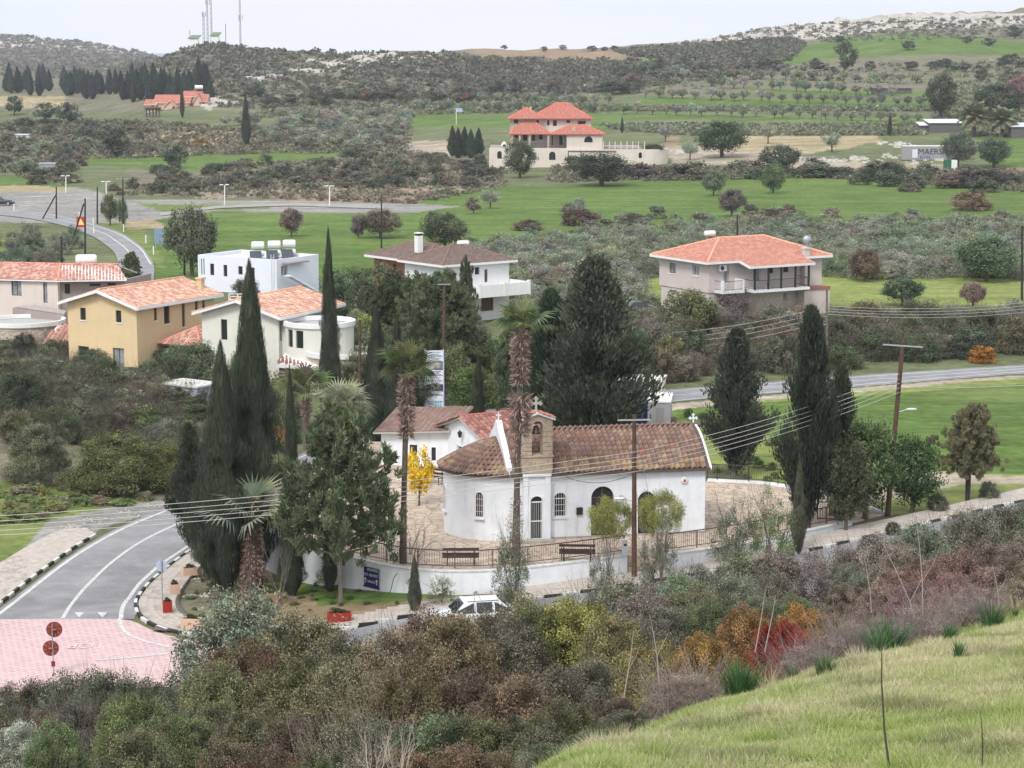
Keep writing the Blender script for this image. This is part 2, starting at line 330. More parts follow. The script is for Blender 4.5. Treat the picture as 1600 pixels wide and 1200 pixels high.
ZONES = [  # drawn on the map in order: (colour, edge wobble, outline)
 (OLIVEG, 3, [(-400, 100), (2000, 100), (2000, 620), (-400, 620)]),
 (SCRUB, 4, [(-400, -50), (2000, -50), (2000, 130), (900, 150), (640, 172), (400, 178), (330, 170), (200, 175), (-400, 170)]),
 (SCRUB, 3, [(200, 262), (430, 250), (640, 236), (760, 240), (800, 262), (760, 300), (640, 322), (380, 312), (200, 300)]),
 (DUST, 4, [(620, 222), (700, 220), (730, 245), (640, 243)]), (EARTH, 4, [(560, 292), (690, 290), (720, 305), (650, 325), (520, 322), (380, 305)]),
 (EARTH, 3, [(1085, 258), (1600, 262), (1600, 268), (1300, 262), (1000, 276)]),
 (CROP, 2, [(130, 240), (240, 232), (545, 235), (545, 243), (440, 258), (330, 268), (200, 262), (130, 256)]),
 (CROP, 2, [(-400, 272), (40, 276), (110, 290), (-400, 292)]),
 (CROP, 2, [(640, 181), (700, 178), (900, 183), (970, 188), (975, 202), (640, 199)]),
 (CROP2, 2, [(915, 108), (1000, 88), (1060, 92), (1160, 96), (1240, 100), (1000, 112), (940, 118)]),
 (CROP, 2, [(1210, 96), (1250, 70), (1330, 58), (1430, 50), (1560, 62), (1640, 66), (1640, 88), (1480, 84), (1350, 90), (1230, 100)]),
 (CROP, 2, [(1000, 152), (1480, 160), (1480, 168), (1000, 166)]), (CROP, 2, [(1160, 138), (1480, 144), (1480, 150), (1200, 148)]),
 (CROP, 2, [(920, 176), (1450, 186), (1450, 192), (920, 184)]),
 (EARTH, 1.5, [(720, 76), (850, 75), (960, 78), (960, 92), (860, 96), (770, 95)]), (EARTH, 1, [(960, 78), (1060, 79), (1060, 90), (960, 92)]),
 (STRAW, 2, [(225, 206), (300, 202), (350, 206), (380, 212), (400, 228), (260, 232), (120, 228)]),
 (STRAW, 2, [(-400, 150), (100, 150), (110, 168), (-400, 172)]), (EARTH, 1, [(1040, 215), (1060, 212), (1070, 240), (1030, 250)]),
 (STRAW, 3, [(1150, 212), (1370, 212), (1380, 222), (1260, 242), (1150, 238), (1060, 236)]),
 (DUST, 3, [(1020, 226), (1100, 232), (1300, 250), (1500, 258), (1500, 264), (1300, 262), (1060, 256)]),
 (CROP, 2, [(1540, 215), (1900, 210), (1900, 260), (1540, 262)]),
 (ROCK, 3, [(1060, 64), (1100, 56), (1180, 54), (1225, 32), (1300, 22), (1460, 20), (1900, 20), (1900, 44), (1560, 40), (1480, 46), (1400, 44), (1300, 58), (1200, 66), (1060, 78)]),
 (ROCK, 3, [(498, 105), (540, 88), (580, 82), (640, 86), (700, 88), (700, 96), (620, 98), (560, 108), (510, 112)]),
 (ROCK, 3, [(318, 168), (338, 150), (345, 152), (330, 172)]),
 (ROCK, 4, [(-400, 58), (60, 58), (160, 70), (230, 84), (150, 82), (0, 72), (-400, 70)]),
 (STRAW, 4, [(400, 120), (480, 118), (500, 126), (420, 130)]),
 # the valley floor
 (CROP, 1.5, [(640, 322), (700, 300), (770, 291), (900, 290), (960, 286), (1100, 272), (1250, 262), (1500, 268), (1900, 276), (1900, 352), (1500, 344), (1100, 352), (900, 366), (640, 372)]),
 (CROP, 1.5, [(240, 345), (340, 331), (640, 336), (740, 346), (800, 360), (800, 440), (240, 440)]),
 (CROP2, 2, [(-400, 372), (60, 372), (60, 420), (-400, 430)]), (CROP2, 2, [(140, 346), (220, 350), (260, 420), (180, 390)]),
 (GRAVEL, 1.5, [(-400, 292), (120, 292), (150, 300), (190, 311), (640, 317), (720, 322), (650, 332), (330, 331), (240, 344), (130, 350), (-400, 338)]),
 (CROP2, 2, [(215, 318), (420, 320), (420, 326), (250, 330)]),
 (STRAW, 2, [(-400, 288), (60, 290), (120, 294), (90, 300), (-400, 302)]), (STRAW, 2, [(180, 346), (240, 343), (262, 356), (200, 360)]),
 (LAWN, 2, [(1010, 440), (1030, 428), (1300, 426), (1500, 428), (1900, 430), (1900, 478), (1600, 476), (1480, 500), (1300, 478), (1010, 478)]),
 (CROP, 2, [(1440, 488), (1600, 480), (1900, 470), (1900, 520), (1600, 510), (1440, 500)]),
 (OLIVEG, 3, [(-400, 430), (1000, 470), (1900, 520), (1900, 566), (1350, 588), (640, 642), (-400, 800)]),
 (LAWN, 2, [(1040, 632), (1335, 608), (1600, 588), (1900, 566), (1900, 776), (1500, 792), (1340, 812), (1100, 720)]),
 (CROP, 2, [(1040, 640), (1600, 600), (1900, 578), (1900, 738), (1560, 742), (1440, 735), (1300, 700), (1080, 660)]),
 (DUST, 2, [(1040, 632), (1335, 606), (1900, 564), (1900, 568), (1335, 612), (1040, 642)]),
 (DUST, 3, [(1290, 772), (1380, 748), (1440, 736), (1600, 744), (1900, 744), (1900, 756), (1500, 756), (1420, 780), (1310, 790)]),
 (SCRUB, 4, [(-400, 480), (100, 520), (330, 590), (330, 790), (200, 790), (0, 770), (-400, 770)]),
 (CROP2, 4, [(-400, 755), (60, 752), (170, 772), (250, 780), (120, 815), (0, 880), (-400, 1000)]),
 (GRAVEL, 4, [(80, 815), (180, 790), (270, 778), (300, 786), (190, 818), (140, 836), (30, 870)]),
 (EARTH, 3, [(270, 900), (330, 850), (430, 850), (640, 900), (740, 905), (980, 870), (1080, 870), (1080, 885), (700, 945), (400, 980), (280, 975)]),
 (SCRUB, 3, [(255, 935), (300, 900), (350, 905), (370, 980), (300, 985)]), (CROP, 5, [(500, 922), (640, 925), (640, 940), (500, 948)]),
 (CROP, 5, [(455, 905), (560, 925), (540, 940), (440, 925)]), (CROP2, 5, [(640, 905), (760, 925), (740, 935), (640, 935)]),
]
def build_ground():
    ai = np.linspace(-.262, .262, 330); ao = np.concatenate([np.linspace(-1, -.27, 30), ai, np.linspace(.27, 1, 30)])
    ys = [-3., 0., 3, 6, 9, 12]; y = 14.
    while y < 3150:
        ys.append(y)
        y += .5 if y < 160 else (y*y/91800*1.8 if y < 560 else 5+(y-560)*.0045)
    ys = np.array(ys); A, Yg = np.meshgrid(ao, ys, indexing='ij')
    X = A*np.maximum(Yg, 12.)
    Zg = Zv(X, np.maximum(Yg, 0.)); nr, nc = A.shape
    # distant rim goes on as low land to the sea
    V = np.stack([X, Yg, Zg], -1).reshape(-1, 3)
    i = np.arange(nr-1)[:, None]*nc+np.arange(nc-1)[None, :]; i = i.ravel()
    Q = np.stack([i, i+nc, i+nc+1, i+1], -1)
    px, py = project(V[:, 0], np.maximum(V[:, 1], 8), V[:, 2])
    n1 = wav(V[:, 0], V[:, 1], 40, 3, o=3); n2 = wav(V[:, 0], V[:, 1], 31, 2.5, o=17)
    C = np.ones((len(V), 4), np.float32); C[:, :3] = (.12, .125, .07)
    nearY = V[:, 1]
    for c, wob, poly in ZONES:
        mk = inpoly(px+n1*wob*2, py+n2*wob*.5, poly) & (nearY > 84)
        C[mk, :3] = c
    # hill in front: brush floor with litter, grass shoulder on the right
    hill = (Zv(V[:, 0], np.maximum(V[:, 1], 0)) > 1.4) & (nearY < 112); C[hill, :3] = (.13, .11, .075)
    cx = V[:, 0]/np.maximum(V[:, 1], 1)*F+800
    edge = np.interp(cx, [640, 700, 820, 900, 1100, 1350, 1600, 2100], [17, 20, 23, 26, 30, 33.5, 37.5, 41])
    gr = hill & (nearY < edge+n1*.8) & (cx > 640); C[gr, :3] = (.33, .31, .16)
    gl = hill & inpoly(px+n1*6, py+n2*3, [(130, 1135), (300, 1128), (300, 1160), (140, 1170)]); C[gl, :3] = (.13, .20, .05)
    o = link('ground', npmesh('ground', V, Q, ground_material(), C, smooth=True)); tag(o, kind='structure')
build_ground()
sea = MB(); sea.add([(-30000, 3000, -60), (30000, 3000, -60), (30000, 36000, -60), (-30000, 36000, -60)], [(0, 1, 2, 3)])
tag(sea.build('sea', mat('sea_water', (.12, .19, .28), .35, spec=.5)), kind='structure')
plain = MB(); plain.add([(-9000, 2600, -30), (9000, 2600, -30), (9000, 6500, -59.5), (-9000, 6500, -59.5)], [(0, 1, 2, 3)])
tag(plain.build('coastal_plain', mat('plain', (.12, .13, .09), .95)), kind='structure')
# ---- strips laid on the ground
def resample(pts, n):
    P = np.array([[p[0], p[1]] for p in pts], float); d = np.concatenate([[0], np.cumsum(np.hypot(*np.diff(P, axis=0).T))])
    t = np.linspace(0, d[-1], n); return np.stack([np.interp(t, d, P[:, 0]), np.interp(t, d, P[:, 1])], -1)
def smooth_line(pts, n):
    P = resample(pts, n); k = max(2, n//14); Q = np.pad(P, ((k, k), (0, 0)), mode='reflect', reflect_type='odd')
    ker = np.hanning(2*k+3)[1:-1]; ker /= ker.sum()
    return np.stack([np.convolve(Q[:, i], ker, 'valid') for i in (0, 1)], -1)
def pl(pxs, z=None): return [(lambda g: (g.x, g.y))(G(*p) if z is None else at(p[0], p[1], z)) for p in pxs]
def strip(name, A, B, off, m, n=120, k=6, thick=0., kind='structure', parent=None):
    A = smooth_line(A, n); B = smooth_line(B, n); t = np.linspace(0, 1, k)[None, :, None]
    P = A[:, None]*(1-t)+B[:, None]*t; z = Zv(P[..., 0], P[..., 1])+off
    V = np.concatenate([P, z[..., None]], -1).reshape(-1, 3); i = (np.arange(n-1)[:, None]*k+np.arange(k-1)[None]).ravel()
    Q = np.stack([i, i+1, i+k+1, i+k], -1)
    if thick:
        b = len(V); rim = [r*k for r in range(n)]+[(n-1)*k+c for c in range(1, k)]+[r*k+k-1 for r in range(n-2, -1, -1)]+[c for c in range(k-2, 0, -1)]
        V2 = V[rim].copy(); V2[:, 2] -= thick; V = np.concatenate([V, V2]); L = len(rim)
        Q = np.concatenate([Q, np.array([[rim[j], rim[(j+1) % L], b+(j+1) % L, b+j] for j in range(L)])])
    me = npmesh(name, V, Q, m); bm = bmesh.new(); bm.from_mesh(me); bmesh.ops.recalc_face_normals(bm, faces=bm.faces)
    if sum(f.normal.z for f in bm.faces) < 0: bmesh.ops.reverse_faces(bm, faces=bm.faces)
    bm.to_mesh(me); bm.free()
    return tag(link(name, me, parent), kind=kind)
def line(name, C, w, off, m, n=100, parent=None, kind='structure', dash=None):
    C = smooth_line(C, n); T = np.gradient(C, axis=0); T /= np.hypot(*T.T)[:, None]; N = np.stack([-T[:, 1], T[:, 0]], -1)*w/2
    mb = MB(); L = C+N; R = C-N; zl = Zv(L[:, 0], L[:, 1])+off; zr = Zv(R[:, 0], R[:, 1])+off
    for i in range(n-1):
        mb.quad((R[i, 0], R[i, 1], zr[i]), (R[i+1, 0], R[i+1, 1], zr[i+1]), (L[i+1, 0], L[i+1, 1], zl[i+1]), (L[i, 0], L[i, 1], zl[i]))
    o = mb.build(name, m, parent); return tag(o, kind=kind)
def asphalt():
    m = mat('asphalt', (.31, .308, .318), .85, var=.32, vscale=.5, bump=.3, bscale=60)
    n = m.node_tree.nodes; l = m.node_tree.links; b = n['Principled BSDF']; src = b.inputs['Base Color'].links[0].from_socket
    t = n.new('ShaderNodeTexNoise'); t.inputs['Scale'].default_value = 28; t.inputs['Detail'].default_value = 3
    c = n.new('ShaderNodeTexCoord'); l.new(c.outputs['Object'], t.inputs['Vector'])
    r = n.new('ShaderNodeMapRange'); r.inputs['From Min'].default_value = .35; r.inputs['From Max'].default_value = .65; r.inputs['To Min'].default_value = .75; r.inputs['To Max'].default_value = 1.2
    l.new(t.outputs[0], r.inputs['Value'])
    x = n.new('ShaderNodeMix'); x.data_type = 'RGBA'; x.blend_type = 'MULTIPLY'; x.inputs['Factor'].default_value = 1
    l.new(src, x.inputs['A']); l.new(r.outputs[0], x.inputs['B']); l.new(x.outputs['Result'], b.inputs['Base Color'])
    return m
ASP = asphalt(); PAINT = mat('road_paint', (.66, .66, .65), .7, var=.35, vscale=5, bump=.1)
UP = [(-28, 972), (0, 953), (60, 905), (120, 860), (160, 835), (200, 815), (285, 785), (330, 765), (400, 735), (500, 697), (600, 664), (660, 649), (740, 638), (850, 627), (1045, 609), (1335, 587), (1600, 570), (1900, 552)]
LO = [(210, 968), (208, 950), (222, 926), (256, 894), (305, 861), (360, 820), (430, 785), (520, 740), (600, 705), (690, 672), (745, 660), (850, 648), (1000, 635), (1093, 624), (1335, 605), (1600, 584), (1900, 563)]
strip('road', pl(UP), pl(LO), .03, ASP, 200, 7)
LW = 1
line('road_edge_line', pl([(-20, 974), (0, 961), (60, 912), (120, 866), (200, 821), (285, 790), (400, 741), (500, 703), (600, 671), (660, 656), (740, 644), (850, 633), (1045, 613)]), .22, .042, PAINT)
line('road_centre_line', pl([(98, 967), (120, 932), (170, 882), (220, 846), (290, 813), (400, 765), (520, 718), (640, 676)]), .2, .042, PAINT)
line('road_edge_line', pl([(189, 968), (190, 950), (215, 915), (250, 883), (300, 850), (360, 813), (430, 778)]), .22, .042, PAINT)
line('road_edge_line', pl([(1045, 612), (1335, 590), (1600, 573), (1900, 555)]), .18, .045, PAINT)
line('road_centre_line', pl([(1045, 619), (1335, 596), (1600, 577), (1900, 558)]), .16, .045, PAINT)
line('road_edge_line', pl([(1045, 628), (1335, 602), (1600, 581), (1900, 561)]), .18, .045, PAINT)
KERB = [(345, 832), (297, 861), (242, 904), (216, 927), (206, 948), (207, 962), (217, 974), (247, 989), (275, 995), (310, 1000), (420, 1000), (520, 988), (600, 974), (700, 956), (800, 941), (900, 928), (1000, 914), (1100, 897), (1200, 877), (1280, 859), (1364, 840), (1513, 803), (1600, 784), (1750, 752)]
INNER = [(372, 838), (310, 888), (282, 924), (270, 942), (268, 958), (276, 972), (300, 982), (330, 986), (400, 985), (520, 973), (600, 958), (700, 939), (800, 924), (900, 911), (1000, 897), (1100, 880), (1200, 858), (1280, 840), (1364, 820), (1496, 791), (1600, 766), (1750, 736)]
LOW2 = [(440, 1062), (600, 1035), (700, 1015), (800, 998), (1000, 965), (1200, 925), (1364, 885), (1513, 845), (1600, 822), (1750, 790)]
strip('side_road', pl([(412, 1001), (520, 989), (600, 975), (700, 957), (800, 942), (900, 929), (1000, 915), (1100, 898), (1200, 878), (1280, 860), (1364, 841), (1513, 804), (1600, 785), (1750, 753)]), pl(LOW2), .03, ASP, 140, 7)
# red brick crossing
def brick_floor():
    m = mat('red_pavers', (.52, .33, .33), .9); n = m.node_tree.nodes; l = m.node_tree.links; b = n['Principled BSDF']
    c = n.new('ShaderNodeTexCoord'); mp = n.new('ShaderNodeMapping'); mp.inputs['Rotation'].default_value = (0, 0, .5)
    l.new(c.outputs['Object'], mp.inputs[0]); k = n.new('ShaderNodeTexBrick'); l.new(mp.outputs[0], k.inputs['Vector'])
    k.inputs['Color1'].default_value = (.55, .35, .36, 1); k.inputs['Color2'].default_value = (.42, .25, .26, 1); k.inputs['Mortar'].default_value = (.66, .56, .54, 1)
    k.inputs['Scale'].default_value = 1; k.inputs['Mortar Size'].default_value = .025; k.inputs['Brick Width'].default_value = .42; k.inputs['Row Height'].default_value = .21
    t = n.new('ShaderNodeTexNoise'); t.inputs['Scale'].default_value = .7; t.inputs['Detail'].default_value = 6; l.new(c.outputs['Object'], t.inputs['Vector'])
    r = n.new('ShaderNodeMapRange'); r.inputs['From Min'].default_value = .3; r.inputs['From Max'].default_value = .7; r.inputs['To Max'].default_value = .5; l.new(t.outputs[0], r.inputs['Value'])
    x = n.new('ShaderNodeMix'); x.data_type = 'RGBA'; l.new(r.outputs[0], x.inputs['Factor']); l.new(k.outputs['Color'], x.inputs['A']); x.inputs['B'].default_value = (.60, .46, .46, 1)
    l.new(x.outputs['Result'], b.inputs['Base Color']); return m
strip('brick_crossing', pl([(-260, 968), (60, 968), (208, 968), (214, 974), (226, 981), (253, 992), (280, 998), (310, 1001), (412, 1001)]), pl([(-260, 1085), (-100, 1085), (0, 1082), (100, 1079), (200, 1077), (310, 1072), (400, 1066), (425, 1064), (438, 1063)]), .034, brick_floor(), 60, 8)
line('crossing_line', pl([(150, 1033), (225, 1027), (310, 1016), (400, 1008)]), .2, .05, PAINT, 30)
line('crossing_line', pl([(187, 968), (190, 982), (200, 993), (228, 1004), (262, 1012), (330, 1018)]), .2, .05, PAINT, 40)
yt = MB()
for a in (160, 124): p = [G(a-8, 958), G(a+8, 958), G(a, 966)]; yt.add([(q.x, q.y, q.z+.046) for q in p], [(0, 2, 1)])
tag(yt.build('give_way_triangle', PAINT), kind='structure')
def flat_text(s, size, m, ext=.004):
    c = bpy.data.curves.new('lettering', 'FONT'); c.body = s; c.size = size; c.extrude = ext; c.align_x = 'CENTER'; c.align_y = 'CENTER'
    t = bpy.data.objects.new('lettering', c); COL.objects.link(t); dg = bpy.context.evaluated_depsgraph_get()
    me = bpy.data.meshes.new_from_object(t.evaluated_get(dg)); bpy.data.objects.remove(t); me.materials.clear(); me.materials.append(m)
    return me
g = G(143, 1010); tag(link('road_lettering', flat_text('STOP', 1.0, mat('worn_paint', (.62, .52, .52), .8), .001), loc=(g.x, g.y, g.z+.05), rot=(0, 0, pi+.03), scale=(.9, 1.2, 1)), kind='structure')
# ---- pavements with single tiles and painted kerb stones
CONC = mat('pavement_bed', (.22, .20, .17), .95, var=.3, vscale=4); TILE = mat('paving_tile', (.52, .465, .41), .9, var=.25, vscale=2.5, bump=.2, bscale=30)
TILE2 = mat('paving_tile_worn', (.43, .38, .33), .9, var=.3, vscale=2.5, bump=.2, bscale=30)
KW = mat('kerb_white', (.72, .72, .70), .8, var=.25, vscale=6); KB = mat('kerb_black', (.035, .035, .04), .8, var=.3, vscale=6)
def pavement(kpx, ipx, n, tile_from, tile_to, nv):
    K = smooth_line(pl(kpx), n); I = smooth_line(pl(ipx), n)
    slab = strip('pavement', [tuple(p) for p in K], [tuple(p) for p in I], .10, CONC, n, 5, .5)
    Td = MB(); Td.box((0, 0, 0), (.585, .40, .05)); tm = Td.build('paving_tile', TILE); tmesh = tm.data; bpy.data.objects.remove(tm)
    tmesh2 = tmesh.copy(); tmesh2.materials[0] = TILE2
    kd = MB(); kd.box((0, 0, 0), (.94, .16, .26), taper=.93); ko = kd.build('kerb_stone', KW); kw = ko.data; bpy.data.objects.remove(ko)
    kb = kw.copy(); kb.materials[0] = KB
    L = np.concatenate([[0], np.cumsum(np.hypot(*np.diff(K, axis=0).T))]); rest = MB(); made = 0
    u = .3
    while u < L[-1]-.3:
        i = min(int(np.searchsorted(L, u)), n-1); f = (u-L[i-1])/(L[i]-L[i-1]+1e-9)
        k = K[i-1]*(1-f)+K[i]*f; ii = I[i-1]*(1-f)+I[i]*f; d = K[i]-K[i-1]; a = atan2(d[1], d[0]); w = np.hypot(*(ii-k)); nr = max(1, int(round((w-.2)/.42))); sp = (w-.2)/nr
        for v in range(nr):
            q = k+(ii-k)/w*(.18+(v+.5)*sp); z = Z(q[0], q[1])+.118+random.uniform(-.004, .004)
            if tile_from <= u <= tile_to and made < 295:
                link('paving_tile', tmesh if random.random() < .7 else tmesh2, slab, (q[0], q[1], z), (0, 0, a+random.uniform(-.01, .01)), (1, sp/.42, 1)); made += 1
            else: rest.box((q[0], q[1], z), (.585, .40*sp/.42, .05), rz=a)
        u += .61
    if rest.v: tag(rest.build('paving', TILE, slab), kind='stuff')
    u = .5; j = 0
    while u < L[-1]-.3:
        i = min(int(np.searchsorted(L, u)), n-1); f = (u-L[i-1])/(L[i]-L[i-1]+1e-9); k = K[i-1]*(1-f)+K[i]*f; d = K[i]-K[i-1]; ii = I[i]-K[i]; ii = ii/np.hypot(*ii)
        q = k-ii*.02; link('kerb_stone', kw if j % 2 else kb, slab, (q[0], q[1], Z(q[0], q[1])+.02), (0, 0, atan2(d[1], d[0]))); j += 1; u += .97
    return slab
pavement([(-60, 990), (0, 945), (40, 912), (90, 875), (130, 848), (152, 836)], [(-60, 926), (0, 885), (40, 860), (80, 838), (104, 828), (140, 829)], 60, 0, 99, 6)
pavement(KERB, INNER, 200, 0, 30, 5)
gm = MB(); g = G(265, 985); gm.box((g.x, g.y, g.z+.13), (1.5, .9, .02), rz=-.15); tag(gm.build('manhole_cover', mat('iron_cover', (.16, .13, .12), .8, var=.3, vscale=9)), 'brown iron cover set in the corner of the tiled pavement', 'manhole cover')
# ---- the other roads of the valley
strip('valley_road', pl([(-200, 328), (0, 336), (60, 344), (110, 356), (150, 372), (180, 395), (190, 430), (190, 470)]), pl([(-200, 318), (0, 326), (70, 332), (130, 345), (190, 364), (225, 388), (242, 415), (238, 470)]), .10, ASP, 120, 5)
line('valley_road_line', pl([(-200, 319), (0, 328), (70, 334), (130, 348), (188, 367), (221, 390), (236, 415)]), .22, .14, PAINT)
line('valley_road_line', pl([(-200, 322), (0, 331), (66, 338), (120, 351), (168, 368), (200, 392), (214, 425)]), .2, .14, PAINT)
strip('farm_track', pl([(250, 333), (340, 322), (450, 318), (600, 321)]), pl([(250, 338), (340, 326), (450, 322), (600, 327)]), .1, mat('track_concrete', (.36, .35, .33), .9, var=.3, vscale=.5), 60, 4)
strip('field_path', pl([(120, 228), (200, 216), (260, 205), (300, 196)]), pl([(120, 231), (200, 220), (260, 208), (302, 198)]), .1, mat('pale_track', (.40, .42, .37), .9), 50, 4)
# ---- churchyard terrace
CZ = 1.15
YARD = [(410, 825), (439, 839), (474, 852), (505, 860), (540, 868), (572, 876), (602, 883), (630, 888), (660, 891), (720, 893), (780, 891), (830, 886), (900, 878), (978, 868), (1060, 868), (1150, 854), (1240, 836), (1325, 818), (1384, 803), (1300, 775), (1200, 757), (1105, 752), (1000, 715), (800, 690), (560, 690), (440, 770)]
def paving_mat():
    m = mat('crazy_paving', (.5, .4, .3), .95); n = m.node_tree.nodes; l = m.node_tree.links; b = n['Principled BSDF']
    c = n.new('ShaderNodeTexCoord'); t = n.new('ShaderNodeTexNoise'); t.inputs['Scale'].default_value = 1.5; t.inputs['Detail'].default_value = 3
    l.new(c.outputs['Object'], t.inputs['Vector']); x = n.new('ShaderNodeMix'); x.data_type = 'RGBA'; x.inputs['Factor'].default_value = .25
    l.new(c.outputs['Object'], x.inputs['A']); l.new(t.outputs['Color'], x.inputs['B'])
    v = n.new('ShaderNodeTexVoronoi'); v.feature = 'DISTANCE_TO_EDGE'; v.inputs['Scale'].default_value = 2.0; l.new(x.outputs['Result'], v.inputs['Vector'])
    v2 = n.new('ShaderNodeTexVoronoi'); v2.inputs['Scale'].default_value = 2.0; l.new(x.outputs['Result'], v2.inputs['Vector'])
    h = n.new('ShaderNodeSeparateColor'); l.new(v2.outputs['Color'], h.inputs[0])
    a = n.new('ShaderNodeMix'); a.data_type = 'RGBA'; a.inputs['A'].default_value = (.56, .46, .36, 1); a.inputs['B'].default_value = (.44, .355, .28, 1); l.new(h.outputs[0], a.inputs['Factor'])
    r = n.new('ShaderNodeMapRange'); r.inputs['From Min'].default_value = .0; r.inputs['From Max'].default_value = .07; l.new(v.outputs['Distance'], r.inputs['Value'])
    k = n.new('ShaderNodeMix'); k.data_type = 'RGBA'; k.inputs['A'].default_value = (.27, .21, .155, 1); l.new(a.outputs['Result'], k.inputs['B']); l.new(r.outputs[0], k.inputs['Factor'])
    l.new(k.outputs['Result'], b.inputs['Base Color'])
    bp = n.new('ShaderNodeBump'); bp.inputs['Strength'].default_value = .7; bp.inputs['Distance'].default_value = .03; l.new(r.outputs[0], bp.inputs['Height']); l.new(bp.outputs[0], b.inputs['Normal'])
    return m
yd = MB(); YP = [tuple(at(x, y, CZ))[:2] for x, y in YARD]; yd.prism(YP, -1.6, CZ)
tag(yd.build('churchyard_paving', paving_mat()), kind='structure')
# ================================================================== BUILDINGS: shared pieces
WHITE = mat('limewash', (.81, .835, .88), .85, var=.14, vscale=.9, bump=.2, bscale=9, stain=.32)
WHITE2 = mat('white_render', (.78, .78, .78), .85, var=.07, vscale=.7, bump=.06, bscale=14, stain=.15)
CREAM = mat('cream_render', (.70, .69, .62), .85, var=.08, vscale=.7, stain=.12)
YELLOW = mat('yellow_render', (.68, .525, .32), .88, var=.10, vscale=.6, stain=.12)
PINKR = mat('pink_grey_render', (.59, .52, .50), .88, var=.08, vscale=.6, stain=.12)
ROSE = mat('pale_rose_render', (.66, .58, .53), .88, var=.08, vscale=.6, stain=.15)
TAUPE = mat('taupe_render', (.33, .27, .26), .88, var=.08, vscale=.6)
VILLA = mat('villa_render', (.66, .60, .53), .88, var=.12, vscale=.4, stain=.25)
GLASS = mat('dark_glass', (.02, .024, .028), .08, spec=.6); GLASS2 = mat('curtained_glass', (.30, .32, .34), .15, var=.5, vscale=1.5, spec=.5)
DKFRAME = mat('dark_frame', (.035, .03, .03), .5); WFRAME = mat('white_frame', (.74, .74, .73), .5); BRFRAME = mat('brown_frame', (.10, .06, .045), .6)
STEEL = mat('galvanised_steel', (.42, .44, .46), .45, .6); BLACK = mat('black_metal', (.03, .028, .028), .5); IRON = mat('brown_railing_paint', (.085, .055, .05), .6)
WOODP = mat('pole_wood', (.13, .075, .055), .9, var=.45, vscale=5, bump=.4, bscale=16); WOODG = mat('grey_wood', (.17, .15, .135), .9, var=.4, vscale=5, bump=.4)
STONE = mat('sandstone', (.50, .41, .31), .92, var=.35, vscale=5, bump=.5, bscale=18)
def stone_wall_mat():
    m = mat('rubble_stone', (.5, .45, .38), .95); n = m.node_tree.nodes; l = m.node_tree.links; b = n['Principled BSDF']
    c = n.new('ShaderNodeTexCoord'); mp = n.new('ShaderNodeMapping'); mp.inputs['Scale'].default_value = (1, 1, 1.7); l.new(c.outputs['Object'], mp.inputs[0])
    v = n.new('ShaderNodeTexVoronoi'); v.inputs['Scale'].default_value = 3; l.new(mp.outputs[0], v.inputs['Vector'])
    s = n.new('ShaderNodeSeparateColor'); l.new(v.outputs['Color'], s.inputs[0])
    a = n.new('ShaderNodeMix'); a.data_type = 'RGBA'; a.inputs['A'].default_value = (.56, .50, .41, 1); a.inputs['B'].default_value = (.34, .28, .21, 1); l.new(s.outputs[0], a.inputs['Factor'])
    l.new(a.outputs['Result'], b.inputs['Base Color'])
    bp = n.new('ShaderNodeBump'); bp.inputs['Strength'].default_value = .8; bp.inputs['Distance'].default_value = .05; bp.invert = True; l.new(v.outputs['Distance'], bp.inputs['Height']); l.new(bp.outputs[0], b.inputs['Normal'])
    return m
RUBBLE = stone_wall_mat()
def tile_mat(name, rough=.85, bump=.2):
    m = bpy.data.materials.new(name); m.use_nodes = True; n = m.node_tree.nodes; l = m.node_tree.links; b = n['Principled BSDF']
    b.inputs['Roughness'].default_value = rough; b.inputs['Specular IOR Level'].default_value = .2
    a = n.new('ShaderNodeAttribute'); a.attribute_name = 'tint'; c = n.new('ShaderNodeTexCoord')
    t = n.new('ShaderNodeTexNoise'); t.inputs['Scale'].default_value = 7; t.inputs['Detail'].default_value = 6; l.new(c.outputs['Object'], t.inputs['Vector'])
    r = n.new('ShaderNodeMapRange'); r.inputs['From Min'].default_value = .3; r.inputs['From Max'].default_value = .7; r.inputs['To Min'].default_value = .7; r.inputs['To Max'].default_value = 1.25; l.new(t.outputs[0], r.inputs['Value'])
    x = n.new('ShaderNodeMix'); x.data_type = 'RGBA'; x.blend_type = 'MULTIPLY'; x.inputs['Factor'].default_value = 1
    l.new(a.outputs['Color'], x.inputs['A']); l.new(r.outputs[0], x.inputs['B']); l.new(x.outputs['Result'], b.inputs['Base Color']); return m
TILEM = tile_mat('roof_tile_clay')
